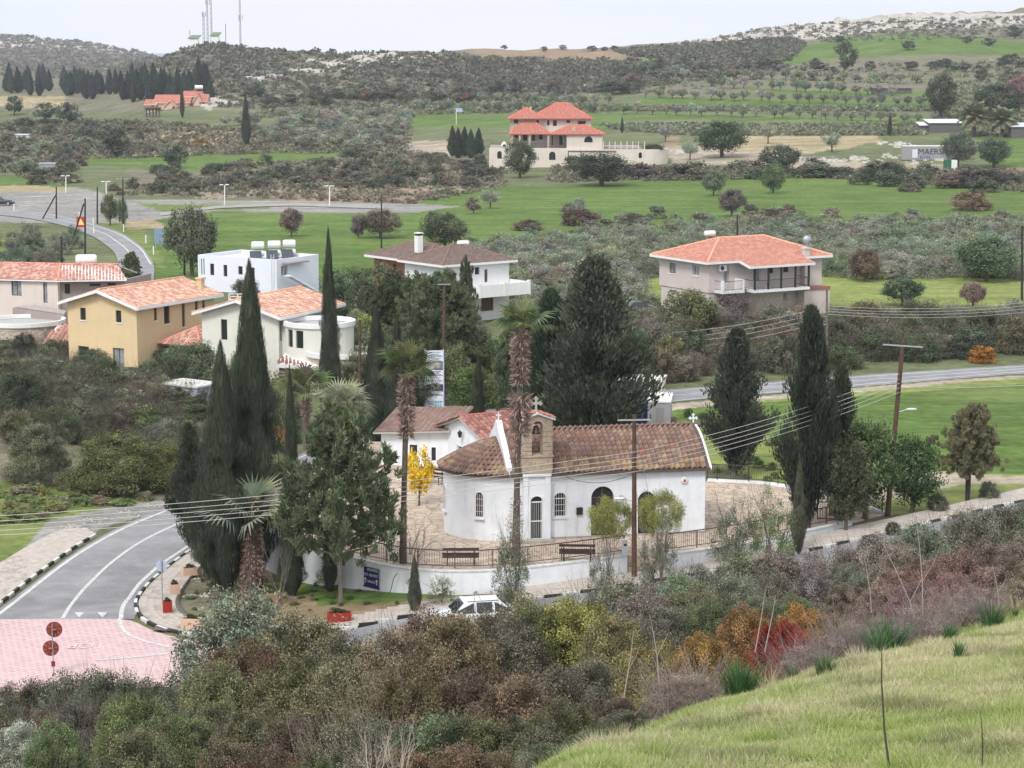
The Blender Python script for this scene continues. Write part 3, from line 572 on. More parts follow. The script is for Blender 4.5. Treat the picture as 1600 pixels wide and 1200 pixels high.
# barrel tile: u across, v up the slope, n out of the roof
def tile_tpl(w, l, h, seg=4, lift=.03):
    V = []
    for v, k, dn in ((0, 1.0, lift), (l*1.12, .86, 0)):
        for i in range(seg+1):
            t = pi*i/seg; V.append((-cos(t)*w*.5*k, v, sin(t)*h+dn))
    n = seg+1; Q = [(i+1, i, n+i, n+i+1) for i in range(seg)]
    V.append((-w*.5, 0, -.03)); V.append((w*.5, 0, -.03)); a = 2*n
    Q += [(a, 0, 1, a+1) if False else (0, 1, seg-1, seg)]
    V += [(w*.5, 0, lift), (w*1.0-w*.5+w*.0, 0, lift)]
    return np.array(V), np.array(Q)
def roof_tiles(poly, up, pal, tw=.30, tl=.38, h=.07, seg=4, jitter=.008):
    """poly: planar outline (3D points), up: up-slope unit vector -> arrays of tile geometry"""
    P = [Vector(p) for p in poly]; up = Vector(up).normalized(); nrm = Vector((0, 0, 0))
    for i in range(1, len(P)-1): nrm += (P[i]-P[0]).cross(P[i+1]-P[0])
    nrm.normalize()
    if nrm.z < 0: nrm = -nrm
    up = (up-nrm*up.dot(nrm)).normalized()
    U = up.cross(nrm).normalized(); O = P[0]
    uv = [((p-O).dot(U), (p-O).dot(up)) for p in P]; us = [a for a, b in uv]; vs = [b for a, b in uv]
    gu, gv = np.meshgrid(np.arange(min(us)+tw/2, max(us)+1e-3, tw), np.arange(min(vs), max(vs)-tl*.3, tl)); gu = gu.ravel(); gv = gv.ravel()
    ok = inpoly(gu, gv+tl*.45, uv); gu, gv = gu[ok], gv[ok]; T, Q = tile_tpl(tw*.98, tl, h, seg); N = len(gu)
    if N == 0: return None
    L = np.repeat(T[None], N, 0).copy(); L[:, :, 0] += gu[:, None]+RNG.normal(0, jitter, (N, 1)); L[:, :, 1] += gv[:, None]; L[:, :, 2] += RNG.normal(0, jitter*.7, (N, 1))
    W3 = np.array(O)+L[..., :1]*np.array(U)+L[..., 1:2]*np.array(up)+L[..., 2:]*np.array(nrm)
    pc = np.array(pal)[RNG.integers(0, len(pal), N)]*RNG.uniform(.93, 1.07, (N, 1)); pm = np.mean(np.array(pal), 0); pc = (pm+(pc-pm)*.6); gl_ = pc.mean(1, keepdims=True); pc = (gl_+(pc-gl_)*.70)*.93
    C = np.concatenate([np.repeat(pc[:, None], T.shape[0], 1), np.ones((N, T.shape[0], 1))], -1)
    QQ = (Q[None]+(np.arange(N)*len(T))[:, None, None]).reshape(-1, 4)
    return W3.reshape(-1, 3), QQ, C.reshape(-1, 4)
def join(parts):
    V, Q, C, b = [], [], [], 0
    for p in parts:
        if p is None: continue
        V.append(p[0]); Q.append(p[1]+b); C.append(p[2]); b += len(p[0])
    return np.concatenate(V), np.concatenate(Q), np.concatenate(C)
def roof(root, planes, pal, fascia=WHITE2, tw=.30, tl=.38, h=.07, thick=.12, ridges=(), name='roof', rimc=None):
    """planes: list of (outline, up). slab + tiles + ridge tiles"""
    base = MB(); parts = []
    for poly, up in planes:
        P = [Vector(p) for p in poly]; n = len(P); dn = Vector((0, 0, -thick))
        base.add([p+dn for p in P]+[p-Vector((0, 0, .015)) for p in P], [tuple(range(n)), tuple(range(2*n-1, n-1, -1))]+[(i, (i+1) % n, n+(i+1) % n, n+i) for i in range(n)])
        parts.append(roof_tiles(poly, up, pal, tw, tl, h))
    r = base.build(name, fascia, root)
    V, Q, C = join(parts); tag(link('tiling', npmesh('tiling', V, Q, TILEM, C), r), kind='stuff')
    if ridges:
        T = MB()
        for a, b in ridges:
            a, b = Vector(a), Vector(b); k = max(1, int((b-a).length/.42))
            for i in range(k):
                p = a+(b-a)*i/k; q = a+(b-a)*(i+1.12)/k; T.tube(p+Vector((0, 0, .02)), q+Vector((0, 0, .045)), .115, .10, 7)
        me = T.build('ridge_tiles', TILEM, r); at_ = me.data.attributes.new('tint', 'FLOAT_COLOR', 'POINT')
        c = rimc or tuple(np.mean(pal, 0)*1.08); at_.data.foreach_set('color', list(tuple(c[:3])+(1,))*len(me.data.vertices)); tag(me, kind='stuff')
    return r
def onwall(px, py, A, B):
    """pixel -> (distance along the wall from A, height)"""
    d = ray(px, py); ux, uy = B[0]-A[0], B[1]-A[1]; L = hypot(ux, uy); ux /= L; uy /= L
    # A + u*U = t*d
    det = ux*(-d[1])+d[0]*uy; u = (A[0]*d[1]-A[1]*d[0])/det if abs(det) > 1e-9 else 0
    t = (A[1]+u*uy)/d[1]
    return u, H+d[2]*t
def wall(root, A, B, z0, z1, m, opens=(), th=.25, name='wall', top=None, arched=False):
    """wall seen from outside with A at its left. opens: (x0, y0, x1, y1, style) in picture rows or metres when style ends in '*'"""
    L = hypot(B[0]-A[0], B[1]-A[1]); ang = atan2(B[1]-A[1], B[0]-A[0]); ops = []
    for o in opens:
        if o[4].endswith('*'): u0, za, u1, zb, st = o[0], o[1], o[2], o[3], o[4][:-1]
        else:
            u0, zb = onwall(o[0], o[1], A, B); u1, _ = onwall(o[2], (o[1]+o[3])/2, A, B); um, za = onwall((o[0]+o[2])/2, o[3], A, B); _, zb = onwall((o[0]+o[2])/2, o[1], A, B); st = o[4]
        u0 = max(.02, u0); u1 = min(L-.02, u1); za = max(za, z0); zb = min(zb, z1-.05)
        if u1-u0 > .1 and zb-za > .1: ops.append((u0, u1, za, zb, st))
    mb = MB(); cuts = sorted(set([.004, L-.004]+[q for o in ops for q in o[:2]]))
    for a, b in zip(cuts[:-1], cuts[1:]):
        if b-a < 1e-4: continue
        hs_ = sorted([(o[2], o[3]) for o in ops if o[0] < (a+b)/2 < o[1]]); z = z0
        for c, d in hs_:
            if c > z: mb.span(a, b, 0, th, z, c)
            z = max(z, d)
        if z < z1: mb.span(a, b, 0, th, z, z1)
    if top:  # gable outline above z1: list of (u, z)
        n = len(top); mb.add([(u, 0, z) for u, z in top]+[(u, th, z) for u, z in top], [tuple(range(n)), tuple(range(2*n-1, n-1, -1))]+[((i+1) % n, i, n+i, n+(i+1) % n) for i in range(n)])
    for u0, u1, za, zb, st in ops:
        if 'arch' in st:
            w = u1-u0; r = w/2; zc = zb-r; k = 8
            for sgn in (-1, 1):
                pts = [(u0+r+sgn*r*cos(t), zc+r*sin(t)) for t in [pi/2*i/k for i in range(k+1)]]+[(u0+r, zb+.001), (u0+r+sgn*r, zb+.001)]
                pts = pts[:-2]+[(u0+r+sgn*r, zb)]
                n = len(pts); mb.add([(p[0], .003, p[1]) for p in pts]+[(p[0], th-.01, p[1]) for p in pts], [tuple(range(n)), tuple(range(2*n-1, n-1, -1))]+[(i, (i+1) % n, n+(i+1) % n, n+i) for i in range(n)])
    loc = root.location; w_ = mb.build(name, m, root); w_.location = (A[0]-loc[0], A[1]-loc[1], -loc[2]); w_.rotation_euler = (0, 0, ang)
    for o in ops: window(root, w_, *o)
    return w_
def window(root, w_, u0, u1, za, zb, st):
    w, h = u1-u0, zb-za; fr = WFRAME if 'white' in st else (BRFRAME if 'brown' in st else DKFRAME); t = .055; d0, d1 = .13, .19
    gl = GLASS2 if 'pale' in st else GLASS
    def put(mb, name, m, parent):
        o = mb.build(name, m, parent)
        if parent is root:
            o.location = w_.location+Matrix.Rotation(w_.rotation_euler[2], 3, 'Z') @ Vector((u0, 0, za)); o.rotation_euler = w_.rotation_euler
        return o
    f = MB(); f.span(.002, t, d0, d1, .002, h-.002); f.span(w-t, w-.002, d0, d1, .002, h-.002); f.span(t, w-t, d0, d1, .002, t); f.span(t, w-t, d0, d1, h-t, h-.002)
    if w > .75 and 'one' not in st: f.span(w/2-t/2, w/2+t/2, d0, d1, t, h-t)
    if 'arch' in st: f.span(t, w-t, d0+.004, d1-.004, h-w/2-t/2, h-w/2+t/2)
    kind = 'door' if 'door' in st else 'window'
    fo = put(f, kind, fr, root)
    p = MB(); p.span(t-.01, w-t+.01, d0+.025, d0+.035, t-.01, h-t+.01)
    put(p, 'pane' if 'panel' not in st else 'door_panel', gl if 'panel' not in st else (WFRAME if 'white' in st else BRFRAME), fo)
    if 'grille' in st:
        b = MB(); n = max(2, int(w/.12))
        for i in range(1, n): b.box((w*i/n, .07, h/2), (.016, .016, h-.02))
        for i in range(1, 4): b.box((w/2, .07, h*i/4), (w, .016, .02))
        put(b, 'grille', WFRAME, fo)
    if 'sill' in st:
        s_ = MB(); s_.span(-.07, w+.07, -.06, .12, -.09, -.001); put(s_, 'sill', WFRAME if 'white' in st or 'sillw' in st else WHITE2, fo)
    if 'shut' in st:
        for q in (0, 1):
            s_ = MB(); x = -w*.48 if q == 0 else w+.0
            s_.span(x, x+w*.48, -.05, -.005, 0, h); put(s_, 'shutter', fr, fo)
def frame(C, D):
    """C corner, D point to the right along the front: returns f(x, y) -> world"""
    a = atan2(D[1]-C[1], D[0]-C[0]); ca, sa = cos(a), sin(a)
    return (lambda x, y: (C[0]+x*ca-y*sa, C[1]+x*sa+y*ca)), a
def hip(fn, x0, x1, y0, y1, ze, zr, o=(0, 0, 0)):
    """hip roof planes over a rectangle of the frame fn, ridge along the longer side"""
    def P(x, y, z): q = fn(x, y); return (q[0]-o[0], q[1]-o[1], z-o[2])
    w, d = x1-x0, y1-y0
    if w >= d: r0, r1 = (x0+d/2, (y0+y1)/2), (x1-d/2, (y0+y1)/2)
    else: r0, r1 = ((x0+x1)/2, y0+w/2), ((x0+x1)/2, y1-w/2)
    a, b, c, e = P(x0, y0, ze), P(x1, y0, ze), P(x1, y1, ze), P(x0, y1, ze); R0, R1 = P(*r0, zr), P(*r1, zr)
    ux = Vector(P(1, 0, 0))-Vector(P(0, 0, 0)); uy = Vector(P(0, 1, 0))-Vector(P(0, 0, 0)); m = min(w, d)/2; s = Vector((0, 0, (zr-ze)/m))
    if w >= d: pl_ = [([a, b, R1, R0], uy+s), ([b, c, R1], -ux+s), ([c, e, R0, R1], -uy+s), ([e, a, R0], ux+s)]
    else: pl_ = [([a, b, R0], uy+s), ([b, c, R1, R0], -ux+s), ([c, e, R1], -uy+s), ([e, a, R0, R1], ux+s)]
    if w >= d: rd = [(R0, R1), (a, R0), (b, R1), (c, R1), (e, R0)]
    else: rd = [(R0, R1), (a, R0), (b, R0), (c, R1), (e, R1)]
    return pl_, rd
def gable(fn, x0, x1, y0, y1, ze, zr, o=(0, 0, 0), axis='x', yr=None):
    def P(x, y, z): q = fn(x, y); return (q[0]-o[0], q[1]-o[1], z-o[2])
    ux = Vector(P(1, 0, 0))-Vector(P(0, 0, 0)); uy = Vector(P(0, 1, 0))-Vector(P(0, 0, 0))
    if axis == 'x':
        m = (y0+y1)/2 if yr is None else yr
        return [([P(x0, y0, ze), P(x1, y0, ze), P(x1, m, zr), P(x0, m, zr)], uy+Vector((0, 0, (zr-ze)/(m-y0)))),
                ([P(x1, y1, ze), P(x0, y1, ze), P(x0, m, zr), P(x1, m, zr)], -uy+Vector((0, 0, (zr-ze)/(y1-m))))], [(P(x0, m, zr), P(x1, m, zr))]
    m = (x0+x1)/2 if yr is None else yr
    return [([P(x0, y1, ze), P(x0, y0, ze), P(m, y0, zr), P(m, y1, zr)], ux+Vector((0, 0, (zr-ze)/(m-x0)))),
            ([P(x1, y0, ze), P(x1, y1, ze), P(m, y1, zr), P(m, y0, zr)], -ux+Vector((0, 0, (zr-ze)/(x1-m))))], [(P(m, y0, zr), P(m, y1, zr))]
def tank(name, label, c, rz=0, group=None, s=1., legs=.35, panel=False):
    """solar water heater: tank lying on a stand"""
    t = thing(name, label, 'water heater', c, rz, group); b = MB()
    prof = [(.05, -.62*s), (.24*s, -.6*s), (.30*s, -.5*s), (.30*s, .5*s), (.24*s, .6*s), (.05, .62*s)]
    b.lathe(prof, n=16); b.v = [(p[2], p[1], p[0]+legs+.3*s) for p in b.v]; b.build('tank', WFRAME, t, smooth=True)
    f = MB()
    for x in (-.4*s, .4*s):
        f.tube((x, -.22*s, 0), (x, -.1*s, legs+.08), .02, n=5); f.tube((x, .22*s, 0), (x, .1*s, legs+.08), .02, n=5)
    f.build('stand', STEEL, t); return t
# ================================================================== THE CHAPEL
A0 = at(795, 845, CZ); B0 = at(1101, 832, CZ); cf, ca_ = frame((A0.x, A0.y), (B0.x, B0.y)); CL = hypot(B0.x-A0.x, B0.y-A0.y); CW = 6.0; CE = 3.62
church = thing('chapel', 'white chapel with rounded apse, brown tiled barrel roof and sandstone bell arch', 'chapel', (A0.x, A0.y, CZ), ca_)
def cp(*xyz): return xyz
# nave walls in the frame of the chapel itself (root carries the turn): x to the right, y back
def cwall(A, B, opens, **k):
    Aw = cf(*A); Bw = cf(*B); w_ = wall_local(church, A, B, Aw, Bw, opens, **k); return w_
def wall_local(root, A, B, Aw, Bw, opens, z1=CE, m=WHITE, th=.3, name='wall', top=None):
    tmp = thing('tmp', 'x', 'x', (Aw[0]*0, 0, 0)); before = set(tmp.children)
    w_ = wall(tmp, Aw, Bw, CZ, CZ+z1, m, opens, th, name, top)
    inv = (Matrix.Translation(root.location) @ Matrix.Rotation(root.rotation_euler[2], 4, 'Z')).inverted()
    for ch in list(tmp.children):
        M = inv @ (Matrix.Translation(ch.location) @ Matrix.Rotation(ch.rotation_euler[2], 4, 'Z'))
        ch.parent = root; ch.location = M.to_translation(); ch.rotation_euler = (0, 0, M.to_euler()[2])
    bpy.data.objects.remove(tmp); return w_
cwall((0, 0), (CL, 0), [(866, 770, 885, 808, 'arch white grille sill'), (924, 760, 959, 839, 'arch brown door'), (997, 768, 1024, 838, 'arch brown door')])
cwall((CL, 0), (CL, CW), []); cwall((CL, CW), (0, CW), []); cwall((0, CW), (0, 0), [])
ap = MB(); R = CW/2-.02; n = 28
for i in range(n):
    t0, t1 = pi/2+pi*i/n, pi/2+pi*(i+1)/n; rr = R-.3
    p = [(R*cos(t0), CW/2+R*sin(t0)), (R*cos(t1), CW/2+R*sin(t1)), (rr*cos(t1), CW/2+rr*sin(t1)), (rr*cos(t0), CW/2+rr*sin(t0))]; ap.prism(p, 0, CE-.22)
ap.build('apse_wall', WHITE, church, smooth=False)
cn = MB()
for i in range(n):
    t0, t1 = pi/2+pi*i/n, pi/2+pi*(i+1)/n; r1, r0 = R+.14, R-.2
    cn.prism([(r1*cos(t0), CW/2+r1*sin(t0)), (r1*cos(t1), CW/2+r1*sin(t1)), (r0*cos(t1), CW/2+r0*sin(t1)), (r0*cos(t0), CW/2+r0*sin(t0))], CE-.22, CE-.08)
cn.build('cornice', WHITE, church); cn = MB(); cn.span(-.02, CL+.12, -.16, .02, CE-.1, CE+.05); cn.build('cornice', WHITE, church); cn = MB(); cn.span(-.02, CL+.12, CW-.02, CW+.16, CE-.1, CE+.05); cn.build('cornice', WHITE, church)
# curved apse windows: arched box set into the round wall
def apse_window(t, zc, w, h):
    o = MB(); k = 8; r = w/2; pts = [(-r, -h/2), (r, -h/2)]+[(r*cos(pi*i/k), h/2-r+r*sin(pi*i/k)) for i in range(k+1)]
    def ext(mb, pts, y0, y1):
        n = len(pts); mb.add([(p[0], y0, p[1]) for p in pts]+[(p[0], y1, p[1]) for p in pts], [tuple(range(n)), tuple(range(2*n-1, n-1, -1))]+[((i+1) % n, i, n+i, n+(i+1) % n) for i in range(n)])
    def ring(mb, s, y0, y1):
        n = len(pts); q = [(p[0]*s, p[1]*(1-(1-s)*w/h)) for p in pts]
        for i in range(n):
            j = (i+1) % n; a, b, c, d = pts[i], pts[j], q[j], q[i]
            mb.add([(a[0], y0, a[1]), (b[0], y0, b[1]), (c[0], y0, c[1]), (d[0], y0, d[1]), (a[0], y1, a[1]), (b[0], y1, b[1]), (c[0], y1, c[1]), (d[0], y1, d[1])], [(0, 1, 2, 3), (7, 6, 5, 4), (0, 4, 5, 1), (3, 2, 6, 7)])
    ring(o, .8, -.07, .06); f = o.build('window', WHITE, church); f.location = (R*cos(t), CW/2+R*sin(t), zc); f.rotation_euler = (0, 0, t+pi/2)
    g_ = MB(); ext(g_, [(p[0]*.82, p[1]*.93) for p in pts], -.012, .0); g_.build('pane', mat('red_dark_glass', (.05, .018, .018), .2), f)
    b = MB()
    for i in (-1, 0, 1): b.box((i*w*.2, -.03, -.03), (.018, .018, h*.84))
    for i in (-1, 0, 1): b.box((0, -.03, i*h*.24-.05), (w*.76, .016, .02))
    b.build('grille', WFRAME, f); s_ = MB(); s_.box((0, -.03, -h/2-.05), (w*1.15, .26, .09)); s_.build('sill', WHITE, f)
apse_window(radians(240), 1.95, .50, 1.42); apse_window(radians(186), 1.95, .50, 1.42)
# bay with door, carrying the bell arch
bx0 = onwall(816, 790, cf(0, 0), cf(CL, 0))[0]; bx1 = onwall(858, 790, cf(0, 0), cf(CL, 0))[0]; BD = .38
bay = MB(); dw = (bx0+bx1)/2; dx0, dx1 = dw-.02-.33, dw+.33-.02+.02
bay.span(bx0, dx0-.12, -BD, .0, 0, CE-.12); bay.span(dx1+.12, bx1, -BD, 0, 0, CE-.12); bay.span(dx0-.12, dx1+.12, -BD+.08, 0, 2.42, CE-.12)
bay.span(dx0-.12, dx0, -BD+.04, 0, 0, 2.42); bay.span(dx1, dx1+.12, -BD+.04, 0, 0, 2.42); bay.span(bx0-.04, bx1+.04, -BD-.06, 0, CE-.12, CE+.02)
for sgn in (-1, 1):
    r = (dx1-dx0)/2; zc = 2.42-r; m_ = (dx0+dx1)/2; pts = [(m_+sgn*r*cos(pi/2*i/8), zc+r*sin(pi/2*i/8)) for i in range(9)]+[(m_+sgn*r, 2.42)]; nn = len(pts)
    bay.add([(p[0], -BD+.05, p[1]) for p in pts]+[(p[0], -.02, p[1]) for p in pts], [tuple(range(nn)), tuple(range(2*nn-1, nn-1, -1))]+[(i, (i+1) % nn, nn+(i+1) % nn, nn+i) for i in range(nn)])
bay.build('door_bay', WHITE, church)
dr = MB(); w = dx1-dx0; t = .05
for q in ((dx0, dx0+t, 0, 2.4), (dx1-t, dx1, 0, 2.4), (dx0+t, dx1-t, 1.02, 1.08), (dx0+t, dx1-t, .05, .12), (dx0+t, dx1-t, 2.05, 2.12)): dr.span(q[0], q[1], -.2, -.14, q[2], q[3])
d = dr.build('door', WFRAME, church); pn = MB(); pn.span(dx0+.03, dx1-.03, -.165, -.155, .03, 2.4); pn.build('pane', GLASS, d)
b = MB()
for i in range(1, 6): b.box((dx0+w*i/6, -.185, 1.1), (.014, .014, 2.0))
b.build('grille', WFRAME, d)
# bell arch
bt = MB(); tx0, tx1 = bx0-.06, bx1+.1; TD0, TD1 = -BD-.02, .42; ZB, ZS, ZT = 3.66, 4.52, 6.55
bt.span(tx0, tx1, TD0, TD1, ZB, ZS); bt.span(tx0-.06, tx1+.06, TD0-.05, TD1+.05, ZS, ZS+.09)
bell_base = bt.build('bell_arch_base', STONE, church, bevel=.015)
ox0, ox1 = tx0+.50, tx1-.52
def block(x0, x1, z0, z1): q = MB(); q.span(x0, x1, TD0+random.uniform(-.012, .012), TD1+random.uniform(-.012, .012), z0+.008, z1-.008); return q.build('stone_block', STONE, church, bevel=.018)
z = ZS+.09
while z < 5.95:
    h_ = random.uniform(.22, .3); block(tx0, ox0, z, z+h_); h2 = h_; block(ox1, tx1, z, z+h2); z += h_
za = z; rr = (ox1-ox0)/2; mx_ = (ox0+ox1)/2; q = MB(); pts = [(tx0, za)]+[(ox0, za)]+[(mx_-rr*cos(pi*i/12), za+rr*sin(pi*i/12)) for i in range(1, 12)]+[(ox1, za), (tx1, za), (tx1, za+rr+.12), (mx_, za+rr+.42), (tx0, za+rr+.12)]
# arch head cut in voussoir strips so that every face is convex
k = 12; top = lambda x: za+rr+.42-abs(x-mx_)/(tx1-mx_)*.3
xs = [tx0, ox0]+[mx_-rr*cos(pi*i/k) for i in range(1, k)]+[ox1, tx1]; lowz = [za, za]+[za+rr*sin(pi*i/k) for i in range(1, k)]+[za, za]
for i in range(len(xs)-1):
    a, b_ = xs[i], xs[i+1]; la, lb = (lowz[i], lowz[i+1])
    if i == 0: la = lb = za
    if i == len(xs)-2: la = lb = za
    q.add([(a, TD0, la), (b_, TD0, lb), (b_, TD0, top(b_)), (a, TD0, top(a)), (a, TD1, la), (b_, TD1, lb), (b_, TD1, top(b_)), (a, TD1, top(a))], [(0, 1, 2, 3), (7, 6, 5, 4), (0, 4, 5, 1), (3, 2, 6, 7), (0, 3, 7, 4), (1, 5, 6, 2)])
q.build('arch_head', STONE, church); ztop = top(mx_)
cap = MB(); cap.slab((tx0-.14, TD0-.12, top(tx0)-.01), (mx_, TD0-.12, ztop+.04), (mx_, TD1+.12, ztop+.04), (tx0-.14, TD1+.12, top(tx0)-.01), .07); cap.slab((mx_, TD0-.12, ztop+.04), (tx1+.14, TD0-.12, top(tx1)-.01), (tx1+.14, TD1+.12, top(tx1)-.01), (mx_, TD1+.12, ztop+.04), .07)
cpo = cap.build('bell_arch_coping', WHITE, church)
PALR = [rgb((214, 120, 92))[:3], rgb((226, 140, 108))[:3], rgb((198, 104, 84))[:3]]
pts_ = []
for sg in (-1, 1):
    e = tx0-.14 if sg < 0 else tx1+.14; poly = [(e, TD0-.12, top(tx0)), (mx_, TD0-.12, ztop+.06), (mx_, TD1+.12, ztop+.06), (e, TD1+.12, top(tx0))]
    pts_.append(roof_tiles(poly, Vector((mx_-e, 0, ztop+.06-top(tx0))), PALR, .2, .3, .06))
V, Q, C = join(pts_); tag(link('tiling', npmesh('tiling', V, Q, TILEM, C), cpo), kind='stuff')
def cross(root, c, s, m, name='cross', bud=True, rz=0):
    q = MB(); q.box((0, 0, s*.5), (s*.16, s*.12, s)); q.box((0, 0, s*.62), (s*.7, s*.115, s*.16))
    if bud:
        for p in ((-.35, .62), (.35, .62), (0, 1.0)):
            for dd in ((-.0, .1), (.1, 0), (-.1, 0), (0, -.1)): q.box((s*(p[0]+dd[0]*.9), 0, s*(p[1]+dd[1]*.9)), (s*.15, s*.11, s*.15), ry=pi/4)
    o = q.build(name, m, root); o.location = c; o.rotation_euler = (0, 0, rz); return o
cross(church, (mx_, 0, ztop+.05), .68, mat('weathered_marble', (.50, .47, .41), .8, var=.2))
bl = MB(); bl.lathe([(.05, .42), (.12, .40), (.15, .25), (.19, .08), (.24, 0), (.22, 0)], n=16); bl.tube((0, 0, .4), (0, 0, .6), .03); be = bl.build('bell', mat('old_bronze', (.10, .10, .075), .5, .7), church, smooth=True); be.location = (mx_, .0, za-.42)
bl = MB(); bl.box((mx_, 0, za+.16), (ox1-ox0+.1, .1, .1)); bl.build('bell_beam', WOODG, church)
# nave roof: arched slope, tiles laid one by one
PALC = [rgb((136, 112, 100)), rgb((124, 100, 90)), rgb((144, 118, 104)), rgb((138, 108, 94)), rgb((126, 104, 95)), rgb((150, 126, 110))]
YEL = [rgb((156, 134, 108)), rgb((150, 126, 100)), rgb((164, 140, 110))]
prof = [(-.30, 3.60), (.05, 3.84), (.5, 4.20), (1.0, 4.57), (1.6, 4.93), (2.2, 5.2), (2.7, 5.34), (3.0, 5.38)]
def prof_at(s):
    P = np.array(prof); d = np.concatenate([[0], np.cumsum(np.hypot(*np.diff(P, axis=0).T))]); y = np.interp(s, d, P[:, 0]); z = np.interp(s, d, P[:, 1])
    y2 = np.interp(min(s+.1, d[-1]), d, P[:, 0]); z2 = np.interp(min(s+.1, d[-1]), d, P[:, 1]); y1 = np.interp(max(s-.1, 0), d, P[:, 0]); z1 = np.interp(max(s-.1, 0), d, P[:, 1])
    return y, z, atan2(z2-z1, y2-y1), d[-1]
rf = MB(); X0, X1 = .05, CL+.22
pr = prof+[(CW-y, z) for y, z in prof[::-1][1:]]
for i in range(len(pr)-1):
    (ya, za_), (yb, zb_) = pr[i], pr[i+1]
    rf.add([(X0, ya, za_), (X1, ya, za_), (X1, yb, zb_), (X0, yb, zb_), (X0, ya, za_-.14), (X1, ya, za_-.14), (X1, yb, zb_-.14), (X0, yb, zb_-.14)], [(0, 1, 2, 3), (7, 6, 5, 4), (0, 4, 5, 1), (3, 2, 6, 7), (0, 3, 7, 4), (1, 5, 6, 2)])
nave = rf.build('nave_roof', mat('roof_bed', (.10, .08, .07), .9), church)
def tile_objs():
    T = []
    for c in PALC+YEL+[rgb((152, 100, 84))]:
        w, l, h, seg = .285, .44, .10, 5; V = []
        for v, kk, dn in ((0, 1., .035), (l, .96, .0)):
            V += [(-w*.5*kk, v, dn+.012), (-w*.22*kk, v, dn-.004)]+[(-w*.18*kk+(w*.66*kk)*i/seg, v, dn+sin(pi*i/seg)*h) for i in range(seg+1)]+[(w*.5*kk, v, dn)]
        n_ = len(V)//2; Q = [(i+1, i, n_+i, n_+i+1) for i in range(n_-1)]; V += [(p[0], p[1], p[2]-.035) for p in V[:n_]]; Q += [(i, i+1, 2*n_+i+1, 2*n_+i) for i in range(n_-1)]
        T.append(npmesh('roof_tile', np.array(V), np.array(Q), TILEM, np.array([[c[0], c[1], c[2], 1]]*len(V)), smooth=False))
    return T
TOBJ = tile_objs()
def tile_geo(me, M):
    k = len(me.vertices); V = np.zeros(k*3, np.float32); me.vertices.foreach_get('co', V); V = V.reshape(-1, 3); C = np.zeros(k*4, np.float32); me.attributes['tint'].data.foreach_get('color', C)
    Q = np.zeros(len(me.loops), np.int32); me.loops.foreach_get('vertex_index', Q); Mn = np.array(M); return V @ Mn[:3, :3].T+Mn[:3, 3], Q.reshape(-1, 4), C.reshape(-1, 4)
rest = []; placed = 0; s = .0; row = 0; total = prof_at(0)[3]
cells = []
while s < total-.1:
    y, z, a, _ = prof_at(s+.18)
    y0_, z0_, _, _ = prof_at(s)
    for cidx in range(int((X1-X0-.1)/.289)):
        x = X0+.16+cidx*.289
        if tx0-.1 < x < tx1+.1 and y0_ < TD1+.05: continue
        cells.append((x, y0_, z0_, a, row, cidx))
    s += .365; row += 1
NT = 195
order = sorted(cells, key=lambda c: (abs(c[0]-7.2)))
keep = set(id(c) for c in order[:NT])
for c in cells:
    x, y, z, a, r_, ci = c
    rnd = random.random()
    me = TOBJ[len(PALC)+random.randrange(3)] if (r_ <= 1 and rnd < .42+.3*sin(x*2.1) and x > 3.0) or (r_ == 2 and rnd < .12) else (TOBJ[-1] if rnd > .998 else TOBJ[random.randrange(len(PALC))])
    M = Matrix.Translation((x+random.uniform(-.006, .006), y, z+.02+random.uniform(-.005, .008))) @ Matrix.Rotation(a+random.uniform(-.02, .02), 4, 'X')
    if id(c) in keep:
        o = link('roof_tile', me, nave); o.matrix_local = M
    else: rest.append(tile_geo(me, M))
for c in cells:  # the far slope
    x, y, z, a, r_, ci = c; M = Matrix.Translation((x, CW-y, z+.02)) @ Matrix.Rotation(pi, 4, 'Z') @ Matrix.Rotation(a, 4, 'X'); rest.append(tile_geo(TOBJ[random.randrange(6)], M))
V, Q, C = join(rest); tag(link('tiling', npmesh('tiling', V, Q, TILEM, C), nave), kind='stuff')
rt = MB(); x = X0
while x < X1-.1: rt.tube((x, 3.0, 5.40), (x+.42, 3.0, 5.415), .13, .115, 8); x += .36
me = rt.build('ridge_tiles', TILEM, nave); at_ = me.data.attributes.new('tint', 'FLOAT_COLOR', 'POINT'); at_.data.foreach_set('color', list(rgb((112, 92, 84)))*len(me.data.vertices)); tag(me, kind='stuff')
vg = MB()
for i in range(len(pr)-1):
    (ya, za_), (yb, zb_) = pr[i], pr[i+1]
    for xa, xb in ((CL+.16, CL+.27),):
        vg.add([(xa, ya, za_+.07), (xb, ya, za_+.07), (xb, yb, zb_+.07), (xa, yb, zb_+.07), (xa, ya, za_-.1), (xb, ya, za_-.1), (xb, yb, zb_-.1), (xa, yb, zb_-.1)], [(0, 1, 2, 3), (7, 6, 5, 4), (0, 4, 5, 1), (3, 2, 6, 7), (0, 3, 7, 4), (1, 5, 6, 2)])
vg.build('verge', WHITE, church)
